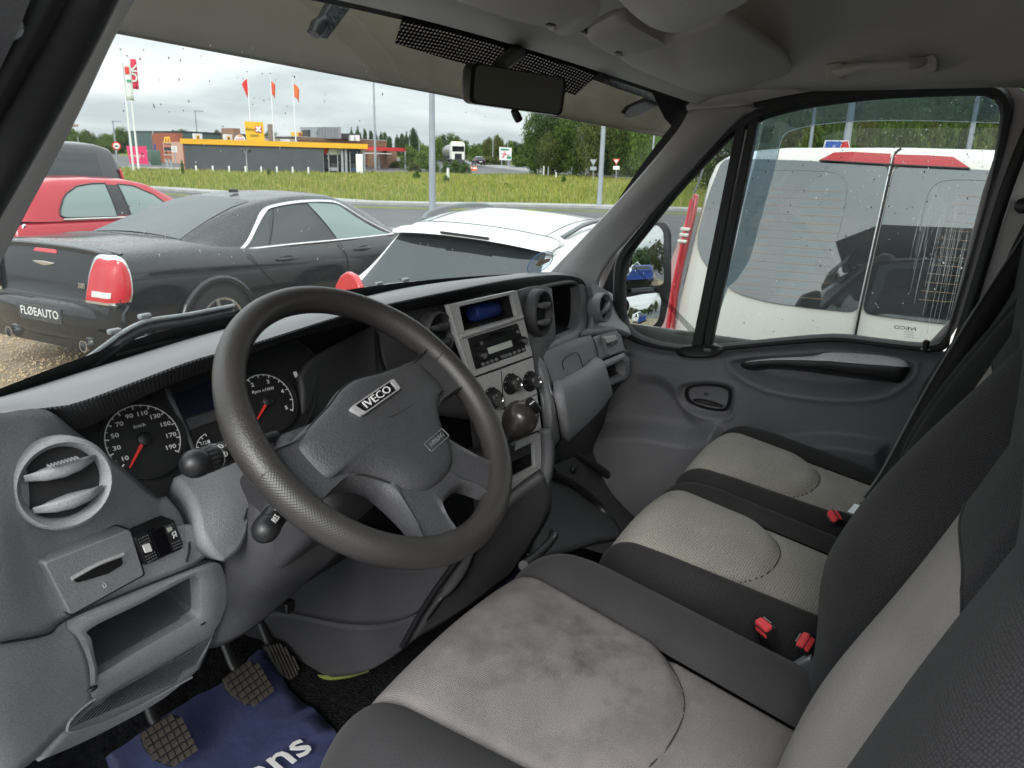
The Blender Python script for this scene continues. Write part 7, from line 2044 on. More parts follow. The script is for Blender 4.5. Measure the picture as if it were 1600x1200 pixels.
for (s0,s1,lab2,cab,nm2) in ((.04,.46,"white lorry with red nose standing in the left wash bay",M['sign_white'],0),(.56,.92,"dark blue lorry standing in the right wash bay",mat("lorry blue",(.02,.045,.09),.4),1)):
	o0 = A_ + wd * (lw + (le - lw) * (s0 + s1) / 2) - wn_ * 2.0
	t = thing("washed_lorry",lab2,"lorry",o0)
	w = (le - lw) * (s1 - s0)
	ax_ = (wd,wn_,V(0,0,1))
	MB().box(o0 + V(0,0,2.55),(w,2.4,1.3),ax_).build("cab_upper",cab,t,bevel=.25,seg=3)
	MB().box(o0 + V(0,0,1.55) - wn_ * .1,(w * .9,2.2,1.0),ax_).build("windscreen",M['gloss_black'],t,bevel=.1)
	MB().box(o0 + V(0,0,.75),(w * .8,2.0,.7),ax_).build("grille",M['dash_dark'],t,bevel=.05)
	MB().box(o0 + V(0,0,.42) + wn_ * 1.05,(w * .5,.1,.35),ax_).build("bumper",M['steel'] if not nm2 else mat("blue bumper",(.03,.08,.2),.4),t)
	if not nm2:
		MB().ball(o0 - wd * (w * .45) + V(0,0,2.45) + wn_ * .9,(.55,.55,.55),16,10,ax_).build("red_nose",M['sign_red'],t)
	for sx in (-1,1):
		MB().cyl(o0 + wd * (sx * w * .36) + V(0,0,.45) - wn_ * .3 - wd * .15,o0 + wd * (sx * w * .36) + V(0,0,.45) - wn_ * .3 + wd * .15,.45,.45,16).build("wheel",M['rubber'],t)
		MB().box(o0 + wd * (sx * w * .25) + V(0,0,1.2) + wn_ * 1.3,(.10,.1,2.3),ax_).build("wash_brush_post",M['steel'],t)
# green restaurant behind
def boxpx(name,px0,px1,py_t,d0,d1,depth,m,par,zb=0.0,py_b=None,smooth=False,bevel=0):
	a,b = PD(px0,py_t,d0),PD(px1,py_t,d1)
	zt = (a.z + b.z) / 2
	z0 = zb if py_b is None else (PD(px0,py_b,d0).z + PD(px1,py_b,d1).z) / 2
	a.z = b.z = 0; u = (b - a).normalized(); n = u.cross(V(0,0,1))
	if n.dot(CAM_POS - a) < 0: n = -n
	c = (a + b) / 2 - n * (depth / 2)
	return MB().box(c + V(0,0,(zt + z0) / 2),((b - a).length,depth,zt - z0),(u,n,V(0,0,1))).build(name,m,par,smooth=smooth,bevel=bevel),n
gb = thing("green_restaurant","dark green flat roofed restaurant with white yellow marked panels and red brick end","restaurant",G(330,125))
_,n_ = boxpx("wall",285,384,209,122,128,14,mat("dark green cladding",(.075,.115,.105),.6,var=(1,.1)),gb)
boxpx("roof_edge",284,385,207.2,121.8,127.8,14.4,mat("dark roof edge",(.03,.035,.035),.6),gb,py_b=208.8)
boxpx("brick_pier",275.5,285,208,120.5,121,6,M['brick_red'],gb)
boxpx("brick_pier",285,291,222,119,119.4,4,mat("pale brick",(.50,.30,.22),.85),gb)
boxpx("brick_chimney",364,375,200.5,121,121.6,3,M['brick'],gb)
for p0,p1,tp_ in ((303.3,315.6,208.7),(350.5,364,210.0)):
	boxpx("white_panel",p0,p1,tp_,120.6,121.3,.4,M['sign_white'],gb,py_b=222)
	c = (p0 + p1) / 2
	MB().prism([PD(a,b,120.2) for a,b in ((c - 2.2,tp_ + 2.6),(c + 2.4,tp_ + 2.8),(c + 2.4,tp_ + 9.6),(c - 2.2,tp_ + 9.4))],n_ * -.05).build("yellow_field",M['fascia'],gb,smooth=False)
	MB().prism([PD(a,b,120.0) for a,b in ((c - .7,tp_ + 4),(c + .9,tp_ + 4),(c + .9,tp_ + 8.6),(c - .7,tp_ + 8.6))],n_ * -.05).build("dark_mark",M['sign_black'],gb,smooth=False)
# brick hall with roof plant
bh = thing("brick_hall","long brown brick hall with roof plant, behind the wash hall","building",G(530,122))
wl_,n_ = boxpx("wall",463,604,217.5,118,126,14,M['brick'],bh)
boxpx("parapet",462.5,604.5,215.8,117.9,125.9,14.2,M['path'],bh,py_b=217.3)
boxpx("corner_wing",604,620,236,121,122.5,9,M['brick'],bh)
boxpx("low_wall",416,464,216,117,118,6,mat("beige render",(.46,.38,.28),.85),bh)
boxpx("render_cap",416,464,214.5,116.9,117.9,6.2,M['dash_dark'],bh,py_b=215.8)
boxpx("brick_pylon",422.5,428,194,114,114.2,1.0,mat("grey brown brick",(.24,.19,.15),.85),bh)
boxpx("white_hatch",438,453,217.3,116.6,116.9,.3,M['sign_white'],bh,py_b=223)
# brick courses as shallow bands
for k in range(9):
	boxpx("brick_course",463,604,220.5 + 5.2 * k,117.8,125.8,.1,mat("mortar band",(.20,.12,.08),.9) if k == 0 else bpy.data.materials["mortar band"],bh,py_b=221.0 + 5.2 * k)
ac_ = thing("roof_plant","silver ribbed ventilation plant standing on the brick hall's roof","ventilation unit",G(515,122))
for k in range(8):
	boxpx("silver_panel",495.5 + 4.7 * k,499.9 + 4.7 * k,198.5,120,120.3,4,M['steel'],ac_,py_b=216.5)
boxpx("fan_cowl",481,486,203,119.5,119.7,2,M['dash_dark'],ac_,py_b=216)
boxpx("duct",485,495,203.5,119.6,119.9,2,M['pole_grey'],ac_,py_b=216)
boxpx("dark_unit",533,545,208.5,121,121.5,3,M['dash_dark'],ac_,py_b=217)
boxpx("dark_roof",545,564,209,122,122.5,3,M['dash_dark'],ac_,py_b=211)
for px in (550,559):
	boxpx("white_vent",px - 2.2,px + 3,211.2,121,121.2,1,M['sign_white'],ac_,py_b=220)
t,c,n2 = board("yellow_roof_sign","yellow sign with a red mark on the roof left of the silver plant",[(454,206.5),(478,206.5),(479,213),(455,213)],122,mat("faded yellow",(.72,.42,.05),.6),thick=.5)
MB().prism([PD(a,b,122) + n2 * .03 for a,b in ((466,207.5),(471,207.5),(472,212.5),(467,212.5))],-n2 * .03).build("red_mark",M['brick_red'],t,smooth=False)
rc = thing("red_canopy","flat red canopy projecting from the brick hall's right end","canopy",G(612,116))
boxpx("slab",588,635,230.6,114,118,5,M['sign_red'],rc,py_b=235.8)
for px in (592,633):
	MB().cyl(V(*PD(px,236,117).xy,0),PD(px,236,117),.1,.1,8).build("column",M['pole_grey'],rc)
boxpx("pale_rail",572,612,239.2,113,116,.2,M['sign_white'],rc,py_b=240.4)
fcn = thing("station_canopy","flat brown edged filling station canopy at the left pillar's edge","canopy",G(90,130))
boxpx("slab",30,122,192.5,130,132,12,mat("canopy brown",(.34,.24,.19),.6),fcn,py_b=196)
for px in (60,95):
	MB().cyl(V(*PD(px,196,138).xy,0),PD(px,195,138),.2,.2,8).build("column",M['pole_grey'],fcn)
# ================================================================== parked cars
def paint(name,col,wet=.0,rough=.25,flake=.0):
	m = mat(name,col,rough * .45,coat=.25,spec=.5)
	t = m.node_tree; b = t.nodes["Principled BSDF"]
	if wet:
		# rain beads: small round bumps with paler, rougher water
		tcn = t.nodes.new("ShaderNodeTexCoord"); vo = t.nodes.new("ShaderNodeTexVoronoi"); vo.inputs['Scale'].default_value = 75
		t.links.new(tcn.outputs['Object'],vo.inputs['Vector'])
		rp = t.nodes.new("ShaderNodeMapRange"); rp.inputs['From Min'].default_value = .42; rp.inputs['From Max'].default_value = .18
		t.links.new(vo.outputs['Distance'],rp.inputs['Value'])
		ge = t.nodes.new("ShaderNodeNewGeometry"); se = t.nodes.new("ShaderNodeSeparateXYZ"); t.links.new(ge.outputs['Normal'],se.inputs[0])
		up = t.nodes.new("ShaderNodeMapRange"); up.inputs['From Min'].default_value = .35; up.inputs['From Max'].default_value = .9; t.links.new(se.outputs['Z'],up.inputs['Value'])
		mu = t.nodes.new("ShaderNodeMath"); mu.operation = 'MULTIPLY'; t.links.new(rp.outputs[0],mu.inputs[0]); t.links.new(up.outputs[0],mu.inputs[1])
		bn = t.nodes.new("ShaderNodeBump"); bn.inputs['Strength'].default_value = wet; bn.inputs['Distance'].default_value = .006
		t.links.new(mu.outputs[0],bn.inputs['Height']); t.links.new(bn.outputs[0],b.inputs['Normal']); t.links.new(bn.outputs[0],b.inputs['Coat Normal'])
		mc = t.nodes.new("ShaderNodeMix"); mc.data_type = 'RGBA'; mc.inputs['A'].default_value = (*col,1); mc.inputs['B'].default_value = tuple(.16 + .75 * q for q in col) + (1,)
		m7 = t.nodes.new("ShaderNodeMath"); m7.operation = 'MULTIPLY'; m7.inputs[1].default_value = .6 * min(1,wet); t.links.new(mu.outputs[0],m7.inputs[0]); t.links.new(m7.outputs[0],mc.inputs['Factor']); t.links.new(mc.outputs['Result'],b.inputs['Base Color'])
	return m
CARGLASS = bpy.data.materials.new("car glass"); CARGLASS.use_nodes = True
def glossy_glass(name,base,refl,rough=.02):
	m = bpy.data.materials.new(name); m.use_nodes = True
	t = m.node_tree; t.nodes.clear()
	o = t.nodes.new("ShaderNodeOutputMaterial"); d = t.nodes.new("ShaderNodeBsdfDiffuse"); d.inputs[0].default_value = (*base,1)
	g = t.nodes.new("ShaderNodeBsdfGlossy"); g.inputs[0].default_value = (.95,.98,1,1); g.inputs['Roughness'].default_value = rough
	lw = t.nodes.new("ShaderNodeLayerWeight"); pw = t.nodes.new("ShaderNodeMath"); pw.operation = 'POWER'; pw.inputs[1].default_value = 4
	ml = t.nodes.new("ShaderNodeMath"); ml.operation = 'MULTIPLY_ADD'; ml.inputs[1].default_value = .45; ml.inputs[2].default_value = refl; ml.use_clamp = True
	mx = t.nodes.new("ShaderNodeMixShader")
	t.links.new(lw.outputs['Facing'],pw.inputs[0]); t.links.new(pw.outputs[0],ml.inputs[0]); t.links.new(ml.outputs[0],mx.inputs[0])
	t.links.new(d.outputs[0],mx.inputs[1]); t.links.new(g.outputs[0],mx.inputs[2]); t.links.new(mx.outputs[0],o.inputs[0])
	return m
M['glass_dark'] = glossy_glass("tinted car glass",(.012,.016,.017),.07,.01)
M['glass_wet'] = glossy_glass("wet rear glass",(.035,.042,.046),.08,.10)
M['glass_green'] = glossy_glass("greenish car glass",(.13,.19,.17),.12)
M['glass_mirrorlike'] = glossy_glass("privacy glass",(.014,.016,.017),.25)
M['lamp_red'] = mat("red lamp lens",(.50,.012,.02),.12,coat=1.0,bump=('weave',40,.15,.003)); M['lamp_clear'] = mat("clear lamp lens",(.62,.62,.60),.15,coat=1.0,bump=('weave',50,.3,.003))
M['tyre'] = mat("tyre rubber",(.018,.018,.018),.8)

class Car:
	def __init__(s,name,label,x,y,heading,z=0.0,W=.95,group="cars parked in the row beyond the windscreen",cat="car"):
		h = RD(heading)
		s.f,s.r = V(math.sin(h),math.cos(h),0),V(math.cos(h),-math.sin(h),0)
		s.o = V(x,y,z); s.W = W
		s.t = thing(name,label,cat,s.o,group)
	def p(s,u,v,w): return s.o + s.f * u + s.r * v + V(0,0,w)
	def lower(s,stations,m,name="body"):
		"""stations: (u, half width, deck height, shoulder height, floor)"""
		rows = []
		for u,W,zt,zs,zb in stations:
			hf = [(0,zt + .012),(.35 * W,zt + .010),(.62 * W,zt),(.80 * W,zt - .35 * (zt - zs)),(.91 * W,zs + .12 * (zt - zs)),(.965 * W,zs - .04),(W,zs - .16),(W * 1.0,zs * .62 + zb * .38),(W * .985,zb + .14),(W * .93,zb)]
			rows.append([s.p(u,-v,w) for v,w in reversed(hf)] + [s.p(u,v,w) for v,w in hf[1:]])
		R = [spline([r[i] for r in rows],4) for i in range(len(rows[0]))]
		rows = [[c[j] for c in R] for j in range(len(R[0]))]
		mb = MB().grid(rows)
		n = len(rows[0]); k = len(mb.v)
		mb.f.append(tuple(range(n))); mb.f.append(tuple(range(k - n,k)))
		return mb.build(name,m,s.t,ang=35)
	def cabin_setup(s,st):
		"""stations: (u, belt half width, belt height, roof half width, roof height)"""
		s.cs = st
	def cpt(s,u,t,off=0.0):
		"""t in -1..1: 0 = roof centre, +-.5 = roof edge, +-1 = belt"""
		st = s.cs
		i = 0
		while i < len(st) - 2 and u > st[i + 1][0]: i += 1
		a,b = st[i],st[i + 1]; k = max(0,min(1,(u - a[0]) / (b[0] - a[0])))
		if 0 < i < len(st) - 2:
			pass
		bw,bh,rw,rh = [a[j] + (b[j] - a[j]) * k for j in range(1,5)]
		e = abs(t)
		if e <= .42:
			q = e / .42; v,w = rw * .90 * q,rh - .030 * q ** 2.2
		elif e <= .56:
			q = (e - .42) / .14; v,w = rw * (.90 + .10 * q) + .01 * q,rh - .030 - .050 * q ** 1.4
		else:
			q = (e - .56) / .44; v,w = rw + .01 + (bw - rw - .01) * q + .022 * math.sin(math.pi * q),(rh - .08) + (bh - rh + .08) * q
		sgn = 1 if t >= 0 else -1
		p = s.p(u,sgn * v,w)
		if off:
			c = s.p(u,0,(bh + rh) / 2 - .2); p = p + (p - c).normalized() * off
		return p
	def cabin(s,m,name="roof",n=40):
		us = list(np.linspace(s.cs[0][0],s.cs[-1][0],n)); ts = list(np.linspace(-1,1,41))
		return MB().grid([[s.cpt(u,t) for t in ts] for u in us]).build(name,m,s.t,ang=50)
	def panel(s,name,quad,m,off=.006,nu=14,nt=8,par=None,tube=None,tm=None):
		"""patch on the cabin: quad = two edges, each a list of (u, t), from first to second"""
		ea,eb = quad
		def along(e,k):
			k *= len(e) - 1; i = min(int(k),len(e) - 2); f = k - i
			return (e[i][0] + (e[i + 1][0] - e[i][0]) * f,e[i][1] + (e[i + 1][1] - e[i][1]) * f)
		rows = []
		for j in range(nt + 1):
			r = []
			for i in range(nu + 1):
				a,b = along(ea,i / nu),along(eb,i / nu); f = j / nt
				r.append(s.cpt(a[0] + (b[0] - a[0]) * f,a[1] + (b[1] - a[1]) * f,off))
			rows.append(r)
		o = MB().grid(rows).build(name,m,par or s.t,ang=60)
		if tube:
			MB().tube(rows[0] + [r[-1] for r in rows[1:]] + rows[-1][::-1][1:] + [r[0] for r in rows[::-1]][1:],tube,6).build("window_trim",tm,o)
		return o
	def wheel(s,u,v,R=.33,w=.21,arch=None,m=None):
		sg = 1 if v > 0 else -1
		c = s.p(u,v + sg * .03,R); ax = s.r * sg
		t_ = MB().lathe(c - ax * w,ax,[(R * .6,0),(R * .96,.01),(R,.04),(R,w - .04),(R * .96,w - .01),(R * .68,w)],32).build("wheel",M['tyre'],s.t,ang=40)
		mb = MB()
		for k in range(7):
			a = 2 * math.pi * k / 7; d = s.f * math.cos(a) + V(0,0,math.sin(a))
			mb.box(c + d * (R * .38) - ax * .004,(R * .58,.035,.03),(d,d.cross(ax),ax))
		mb.lathe(c - ax * .012,ax,[(R * .70,0),(R * .68,.02),(R * .63,.012),(R * .62,0)],32)
		mb.lathe(c - ax * .012,ax,[(R * .16,0),(R * .14,.03),(.001,.032)],16)
		mb.build("rim",M['alu'],t_,ang=40)
		if arch:
			A = [s.p(u + arch * math.cos(a),v,R * .98 + arch * math.sin(a)) for a in np.linspace(-.25,math.pi + .25,24)]
			MB().prism([q + ax * .016 for q in A],ax * -.06).build("wheel_arch",M['black_matt'],s.t)
			MB().tube([q + ax * .004 for q in A],.034,10).build("arch_lip",m,s.t)
	def lamp(s,name,pts,m,depth=.05,par=None,bevel=.006,back=None):
		q = [s.p(*a) for a in pts]
		return MB().prism(rounded(q,.02,3),(back or s.f) * depth).build(name,m,par or s.t,bevel=bevel)

# ------------------------------------------------------------------ black saloon
PB = paint("wet black paint",(.010,.011,.012),1.0,.22)
c = Car("black_saloon","wet black saloon with chrome window surround, in the middle of the windscreen's left half",2.36,6.60,87)
c.lower([(.0,.80,.64,.60,.25),(.02,.86,.70,.66,.22),(.045,.90,.86,.82,.22),(.08,.915,1.03,.99,.22),(.125,.92,1.09,1.04,.22),(.5,.94,1.105,1.04,.22),(.95,.95,1.10,1.01,.22),(1.6,.955,1.03,.985,.22),(2.6,.955,1.0,.97,.22),(3.6,.955,1.03,.955,.22),(4.4,.93,.98,.90,.22),(4.85,.86,.86,.80,.25),(5.0,.78,.6,.58,.3)],PB)
c.cabin_setup([(.86,.80,1.05,.70,1.10),(1.05,.83,1.02,.66,1.17),(1.35,.85,.975,.62,1.275),(1.65,.86,.96,.60,1.365),(1.95,.865,.975,.60,1.425),(2.3,.87,.97,.605,1.462),(2.65,.87,.965,.61,1.470),(3.0,.87,.96,.61,1.45),(3.3,.86,.96,.62,1.37),(3.6,.855,.965,.66,1.24),(3.95,.85,.97,.72,1.06)])
c.cabin(PB)
c.panel("rear_window",([(.93,-.40),(.93,0),(.93,.40)],[(1.90,-.36),(1.90,0),(1.90,.36)]),M['glass_wet'],.008,16,12)
for sgn in (1,-1):
	w = c.panel("side_window",([(1.42,.97 * sgn),(1.78,.70 * sgn),(2.02,.595 * sgn)],[(1.72,.97 * sgn),(1.88,.72 * sgn),(2.03,.595 * sgn)]),M['glass_dark'],.008,8,4)
	c.panel("side_window",([(1.74,.97 * sgn),(2.60,.97 * sgn)],[(2.05,.595 * sgn),(2.42,.59 * sgn)]),M['glass_dark'],.008,10,8)
	c.panel("side_window",([(2.74,.97 * sgn),(3.72,.97 * sgn)],[(2.54,.59 * sgn),(3.02,.60 * sgn)]),M['glass_green'],.008,10,8)
	top = [(1.34,.985),(1.50,.86),(1.72,.69),(1.86,.60),(2.02,.565),(2.4,.56),(2.8,.56),(3.06,.575),(3.4,.72),(3.78,.985)]
	mb = MB()
	pts = [c.cpt(u,t * sgn,.014) for u,t in top]
	rows = [[c.cpt(u,t * sgn,.012) for u,t in top],[c.cpt(u + (.045 if i < 4 else (-.03 if i > 7 else 0)),(t + (.028 if 3 <= i <= 7 else .012)) * sgn,.018) for i,(u,t) in enumerate(top)]]
	MB().grid([spline(r,4) for r in rows]).build("chrome_surround",M['chrome'],c.t,solid=.006)
	MB().tube(spline([c.cpt(u,.985 * sgn,.012) for u in (1.34,2.0,2.8,3.4,3.78)],5),.013,8).build("chrome_sill",M['chrome'],c.t)
	# door shut lines and handles
	for us in ([(1.40,.95),(1.47,.86),(1.58,.74),(1.72,.62),(1.78,.5)],[(2.70,.95),(2.78,.8),(2.80,.6),(2.80,.4)]):
		MB().tube(spline([c.p(u,sgn * (.957 if w < .9 else .935),w) for u,w in us],4),.004,6).build("shut_line",M['black_matt'],c.t)
	for u in (1.75,2.95):
		MB().tube(spline([c.p(u,sgn * .955,.865),c.p(u + .06,sgn * .985,.87),c.p(u + .2,sgn * .985,.87),c.p(u + .26,sgn * .955,.865)],5),.013,8).build("door_handle",PB,c.t)
		MB().ball(c.p(u + .13,sgn * .955,.868),(.10,.008,.03),14,6,(c.f,c.r,V(0,0,1))).build("handle_bowl",M['black_matt'],c.t)
	c.wheel(1.00,.945 * sgn,.36,.22,.42,PB); c.wheel(4.05,.935 * sgn,.36,.22,.42,PB)
	# tail lamp: wraps from the rear face round the corner
	def lamp_grid(shrink,off):
		rows = []
		for w,ui,vi,uc,vc,us,vs2 in ((.665,.055,.56,.06,.80,.17,.905),(.72,.062,.565,.066,.81,.19,.915),(.80,.075,.58,.078,.815,.20,.92),(.90,.09,.60,.092,.815,.20,.915),(.98,.105,.63,.108,.80,.185,.905),(1.03,.115,.66,.12,.775,.165,.885),(1.055,.13,.70,.135,.75,.15,.83)):
			wc_ = .862
			w2 = wc_ + (w - wc_) * shrink
			m_ = ((ui + us) / 2,(vi + vs2) / 2)
			ui,uc,us = ui - .05,uc - .045,us - .035
			r = [(ui,vi),(uc * .6 + ui * .4,vc * .6 + vi * .4),(uc,vc),(uc * .45 + us * .55,vc * .35 + vs2 * .65),(us,vs2)]
			k = (1 - shrink) * .16
			r[0] = (r[0][0],r[0][1] + k); r[4] = (r[4][0] - k * .6,r[4][1] - k * .15)
			rows.append([c.p(u,v * sgn,w2) - c.f * off * (1.0 if i < 4 else .4) + c.r * (sgn * (off * (.9 if i > 2 else .2) + (0,0,.02,.022,0)[i])) for i,(u,v) in enumerate(r)])
		R = [spline(r,4) for r in rows]
		cols = [spline([r[i] for r in R],4) for i in range(len(R[0]))]
		return [[q[j] for q in cols] for j in range(len(cols[0]))]
	fr = MB().grid(lamp_grid(1.0,.012)).build("tail_lamp",M['chrome'],c.t,ang=60)
	MB().grid(lamp_grid(.88,.022)).build("red_lens",M['lamp_red'],fr,ang=60)
	g_ = lamp_grid(.88,.027)
	MB().grid([r[2:10] for r in g_[3:7]]).build("clear_lens",M['lamp_clear'],fr,ang=60)
# boot lid edges, spoiler lip, brake light, badges, plate, bumper step
MB().tube(spline([c.p(.145,v,1.095 - .03 * abs(v / .8) ** 3) for v in (-.86,-.6,-.3,0,.3,.6,.86)],5),.016,8,flat=.6).build("boot_lip",PB,c.t)
MB().tube(spline([c.p(.062,-.70,.68),c.p(.10,-.735,.9),c.p(.13,-.77,1.04)],5),.004,6).build("shut_line",M['black_matt'],c.t)
MB().tube(spline([c.p(.062,.70,.68),c.p(.10,.735,.9),c.p(.13,.77,1.04)],5),.004,6).build("shut_line",M['black_matt'],c.t)
c.lamp("high_brake_light",[(.065,-.16,1.02),(.065,.16,1.02),(.075,.14,1.05),(.075,-.14,1.05)],M['lamp_red'],.03)
sm = resample(spline([c.p(.03,v,w) for v,w in ((-.92,.66),(-.5,.665),(0,.665),(.5,.665),(.92,.66))],5),30)
MB().tube([q - c.f * .004 for q in sm],.022,8,flat=.7).build("bumper_step",PB,c.t)
rows = [[c.p(-.03 + .10 * abs(v) ** 2.4,v * .93,w) for v in np.linspace(-1,1,21)] for w in (.30,.38,.50,.60,.655)]
for i,d in enumerate((.05,.0,-.01,0,.045)):
	rows[i] = [q + c.f * d for q in rows[i]]
MB().grid(rows).build("rear_bumper",PB,c.t,solid=.01,ang=60)
pl_ = MB().prism(rounded([c.p(-.05,v,w) for v,w in ((-.28,.455),(.28,.455),(.28,.585),(-.28,.585))],.012,3),c.f * .012).build("number_plate",mat("plate holder",(.05,.055,.06),.4),c.t,bevel=.003)
text("FLØEAUTO",.100,c.p(-.054,0,.527),c.r,V(0,0,1),M['print'],pl_,"plate_lettering",.001,wide=1.02,bold=.001)
text("FLØE AUTO VIBORG",.022,c.p(-.054,0,.468),c.r,V(0,0,1),M['alu'],pl_,"plate_lettering",.001)
wing = [c.p(.052,v,.925 + dz) for v,dz in ((-.15,.018),(-.06,.022),(0,.026),(.06,.022),(.15,.018),(.10,.002),(.04,-.008),(0,-.012),(-.04,-.008),(-.10,.002))]
MB().prism([q - c.f * .012 for q in wing],c.f * .02).build("winged_badge",M['chrome'],c.t,bevel=.003)
text("300",.060,c.p(.018,.50,.79),c.r,V(0,-.0,1),M['chrome'],c.t,"model_badge",.006,shear=.2,bold=.001)
text("C",.035,c.p(.016,.58,.745),c.r,V(0,-.0,1),M['chrome'],c.t,"model_badge",.005)
for dv_ in (-.42,.42):
	MB().lathe(c.p(-.02,dv_ * 1.2,.30),-c.f,[(.05,-.08),(.05,.02),(.042,.02),(.042,-.06)],18).build("exhaust_tip",M['chrome'],c.t)
MB().prism([c.p(2.1,v,w) for v,w in ((-.02,1.455),(.02,1.455),(.015,1.49),(-.015,1.49))],c.f * .10).build("roof_aerial",PB,c.t,bevel=.004)

# ------------------------------------------------------------------ red small hatchback
PR = paint("red car paint",(.42,.012,.025),.0,.2)
c = Car("red_hatchback","small red hatchback with curved roof, parked beyond the black saloon",4.02,10.95,90)
c.lower([(.0,.62,.66,.62,.3),(.03,.72,.80,.76,.25),(.10,.78,.93,.9,.22),(.35,.80,.97,.93,.22),(1.0,.815,.97,.93,.22),(2.0,.815,.96,.92,.22),(2.8,.81,.96,.90,.22),(3.3,.74,.86,.80,.25),(3.5,.62,.62,.58,.3)],PR)
c.cabin_setup([(.10,.70,.96,.60,.99),(.20,.73,.96,.57,1.20),(.32,.75,.95,.54,1.38),(.48,.76,.945,.53,1.455),(.8,.765,.94,.53,1.485),(1.3,.77,.93,.535,1.495),(1.8,.77,.93,.54,1.47),(2.1,.77,.93,.55,1.41),(2.45,.76,.93,.60,1.22),(2.85,.74,.94,.66,.97)])
c.cabin(PR)
c.panel("rear_window",([(.14,-.40),(.14,0),(.14,.40)],[(.38,-.34),(.38,0),(.38,.34)]),M['glass_dark'],.008,14,8)
for sgn in (1,-1):
	q = c.panel("quarter_window",([(.64,.93 * sgn),(.70,.96 * sgn),(.95,.965 * sgn),(1.2,.965 * sgn),(1.42,.965 * sgn)],[(.66,.86 * sgn),(.78,.70 * sgn),(1.0,.60 * sgn),(1.2,.575 * sgn),(1.42,.57 * sgn)]),M['glass_green'],.008,10,8,tube=.012,tm=M['black'])
	c.panel("pillar_black",([(1.42,.95 * sgn),(1.62,.95 * sgn)],[(1.42,.58 * sgn),(1.60,.58 * sgn)]),M['gloss_black'],.007,4,8)
	c.panel("side_window",([(1.62,.965 * sgn),(2.2,.965 * sgn),(2.62,.965 * sgn)],[(1.60,.57 * sgn),(1.85,.585 * sgn),(2.10,.66 * sgn)]),M['glass_green'],.008,10,8,tube=.010,tm=M['black'])
	MB().tube([c.cpt(u,.975 * sgn,.012) for u in (.66,1.0,1.5,2.0,2.62)],.012,8).build("chrome_sill",M['chrome'],c.t)
	c.wheel(.62,.80 * sgn,.29,.18,.33,PR); c.wheel(2.9,.79 * sgn,.29,.18,.33,PR)
	lm = c.lamp("tail_lamp",[(.06,.56 * sgn,.72),(.08,.74 * sgn,.73),(.16,.76 * sgn,.93),(.12,.60 * sgn,.94)],M['chrome'],.03)
	c.lamp("red_lens",[(.045,.585 * sgn,.745),(.062,.72 * sgn,.75),(.14,.735 * sgn,.915),(.105,.62 * sgn,.92)],M['lamp_red'],.03,par=lm)
MB().tube(spline([c.cpt(.50,t,.006) for t in np.linspace(-.5,.5,9)],3),.004,6).build("roof_seam",M['black_matt'],c.t)

# ------------------------------------------------------------------ dark people carrier
PD_ = paint("dark grey paint",(.050,.052,.056),.6,.3)
c = Car("dark_people_carrier","dark grey people carrier with black rear window, standing behind the red hatchback",7.05,13.1,270,z=.10)
c.lower([(.0,.84,.80,.76,.3),(.03,.90,.95,.9,.25),(.2,.94,1.05,1.0,.25),(1.0,.95,1.06,1.02,.25),(3.0,.95,1.05,1.0,.25),(4.2,.92,1.0,.95,.25),(4.7,.8,.8,.7,.3)],PD_)
c.cabin_setup([(.02,.90,1.05,.84,1.06),(.06,.905,1.05,.815,1.30),(.12,.91,1.05,.79,1.60),(.22,.915,1.05,.77,1.80),(.45,.92,1.05,.76,1.865),(1.2,.92,1.05,.76,1.89),(2.6,.92,1.05,.75,1.87),(3.1,.91,1.05,.74,1.75),(3.9,.9,1.05,.78,1.1)])
c.cabin(PD_)
c.panel("rear_window",([(.035,-.44),(.035,0),(.035,.44)],[(.17,-.40),(.17,0),(.17,.40)]),M['glass_wet'],.008,14,8,tube=.014,tm=M['black'])
for sgn in (1,-1):
	c.panel("side_window",([(.45,.95 * sgn),(2.9,.95 * sgn)],[(.50,.62 * sgn),(2.8,.62 * sgn)]),M['glass_dark'],.008,12,6)
	c.wheel(.85,.93 * sgn,.33,.2,.38,PD_); c.wheel(3.9,.92 * sgn,.33,.2,.38,PD_)
	c.lamp("tail_lamp",[(.03,.80 * sgn,.95),(.05,.92 * sgn,.95),(.14,.90 * sgn,1.45),(.10,.82 * sgn,1.45)],M['lamp_red'],.04)

# ------------------------------------------------------------------ white crossover
PW = paint("white car paint",(.76,.77,.75),.0,.25)
c = Car("white_crossover","white crossover with roof spoiler, dark rear window and grey roof rails, above the dashboard",3.30,3.16,82,z=-.15)
c.r = (c.r + V(0,0,-.06)).normalized()
c.lower([(-.30,.74,.62,.58,.3),(-.28,.80,.74,.70,.26),(-.22,.86,.92,.88,.24),(-.10,.88,1.05,.98,.24),(.5,.88,1.06,1.0,.24),(1.5,.885,1.03,.98,.24),(2.6,.885,1.02,.96,.24),(3.4,.87,1.02,.95,.24),(4.0,.80,.9,.85,.26),(4.25,.7,.7,.64,.3)],PW)
c.cabin_setup([(-.14,.82,1.03,.72,1.05),(.14,.835,1.03,.69,1.23),(.38,.84,1.02,.66,1.40),(.52,.845,1.015,.65,1.475),(.7,.85,1.01,.645,1.51),(1.2,.855,1.0,.645,1.555),(1.8,.855,.99,.645,1.565),(2.3,.855,.985,.64,1.53),(2.7,.85,.985,.66,1.40),(3.3,.84,.99,.74,1.05)])
c.cabin(PW)
c.panel("rear_window",([(-.10,-.47),(-.10,0),(-.10,.47)],[(.47,-.43),(.47,0),(.47,.43)]),M['glass_dark'],.010,16,10)
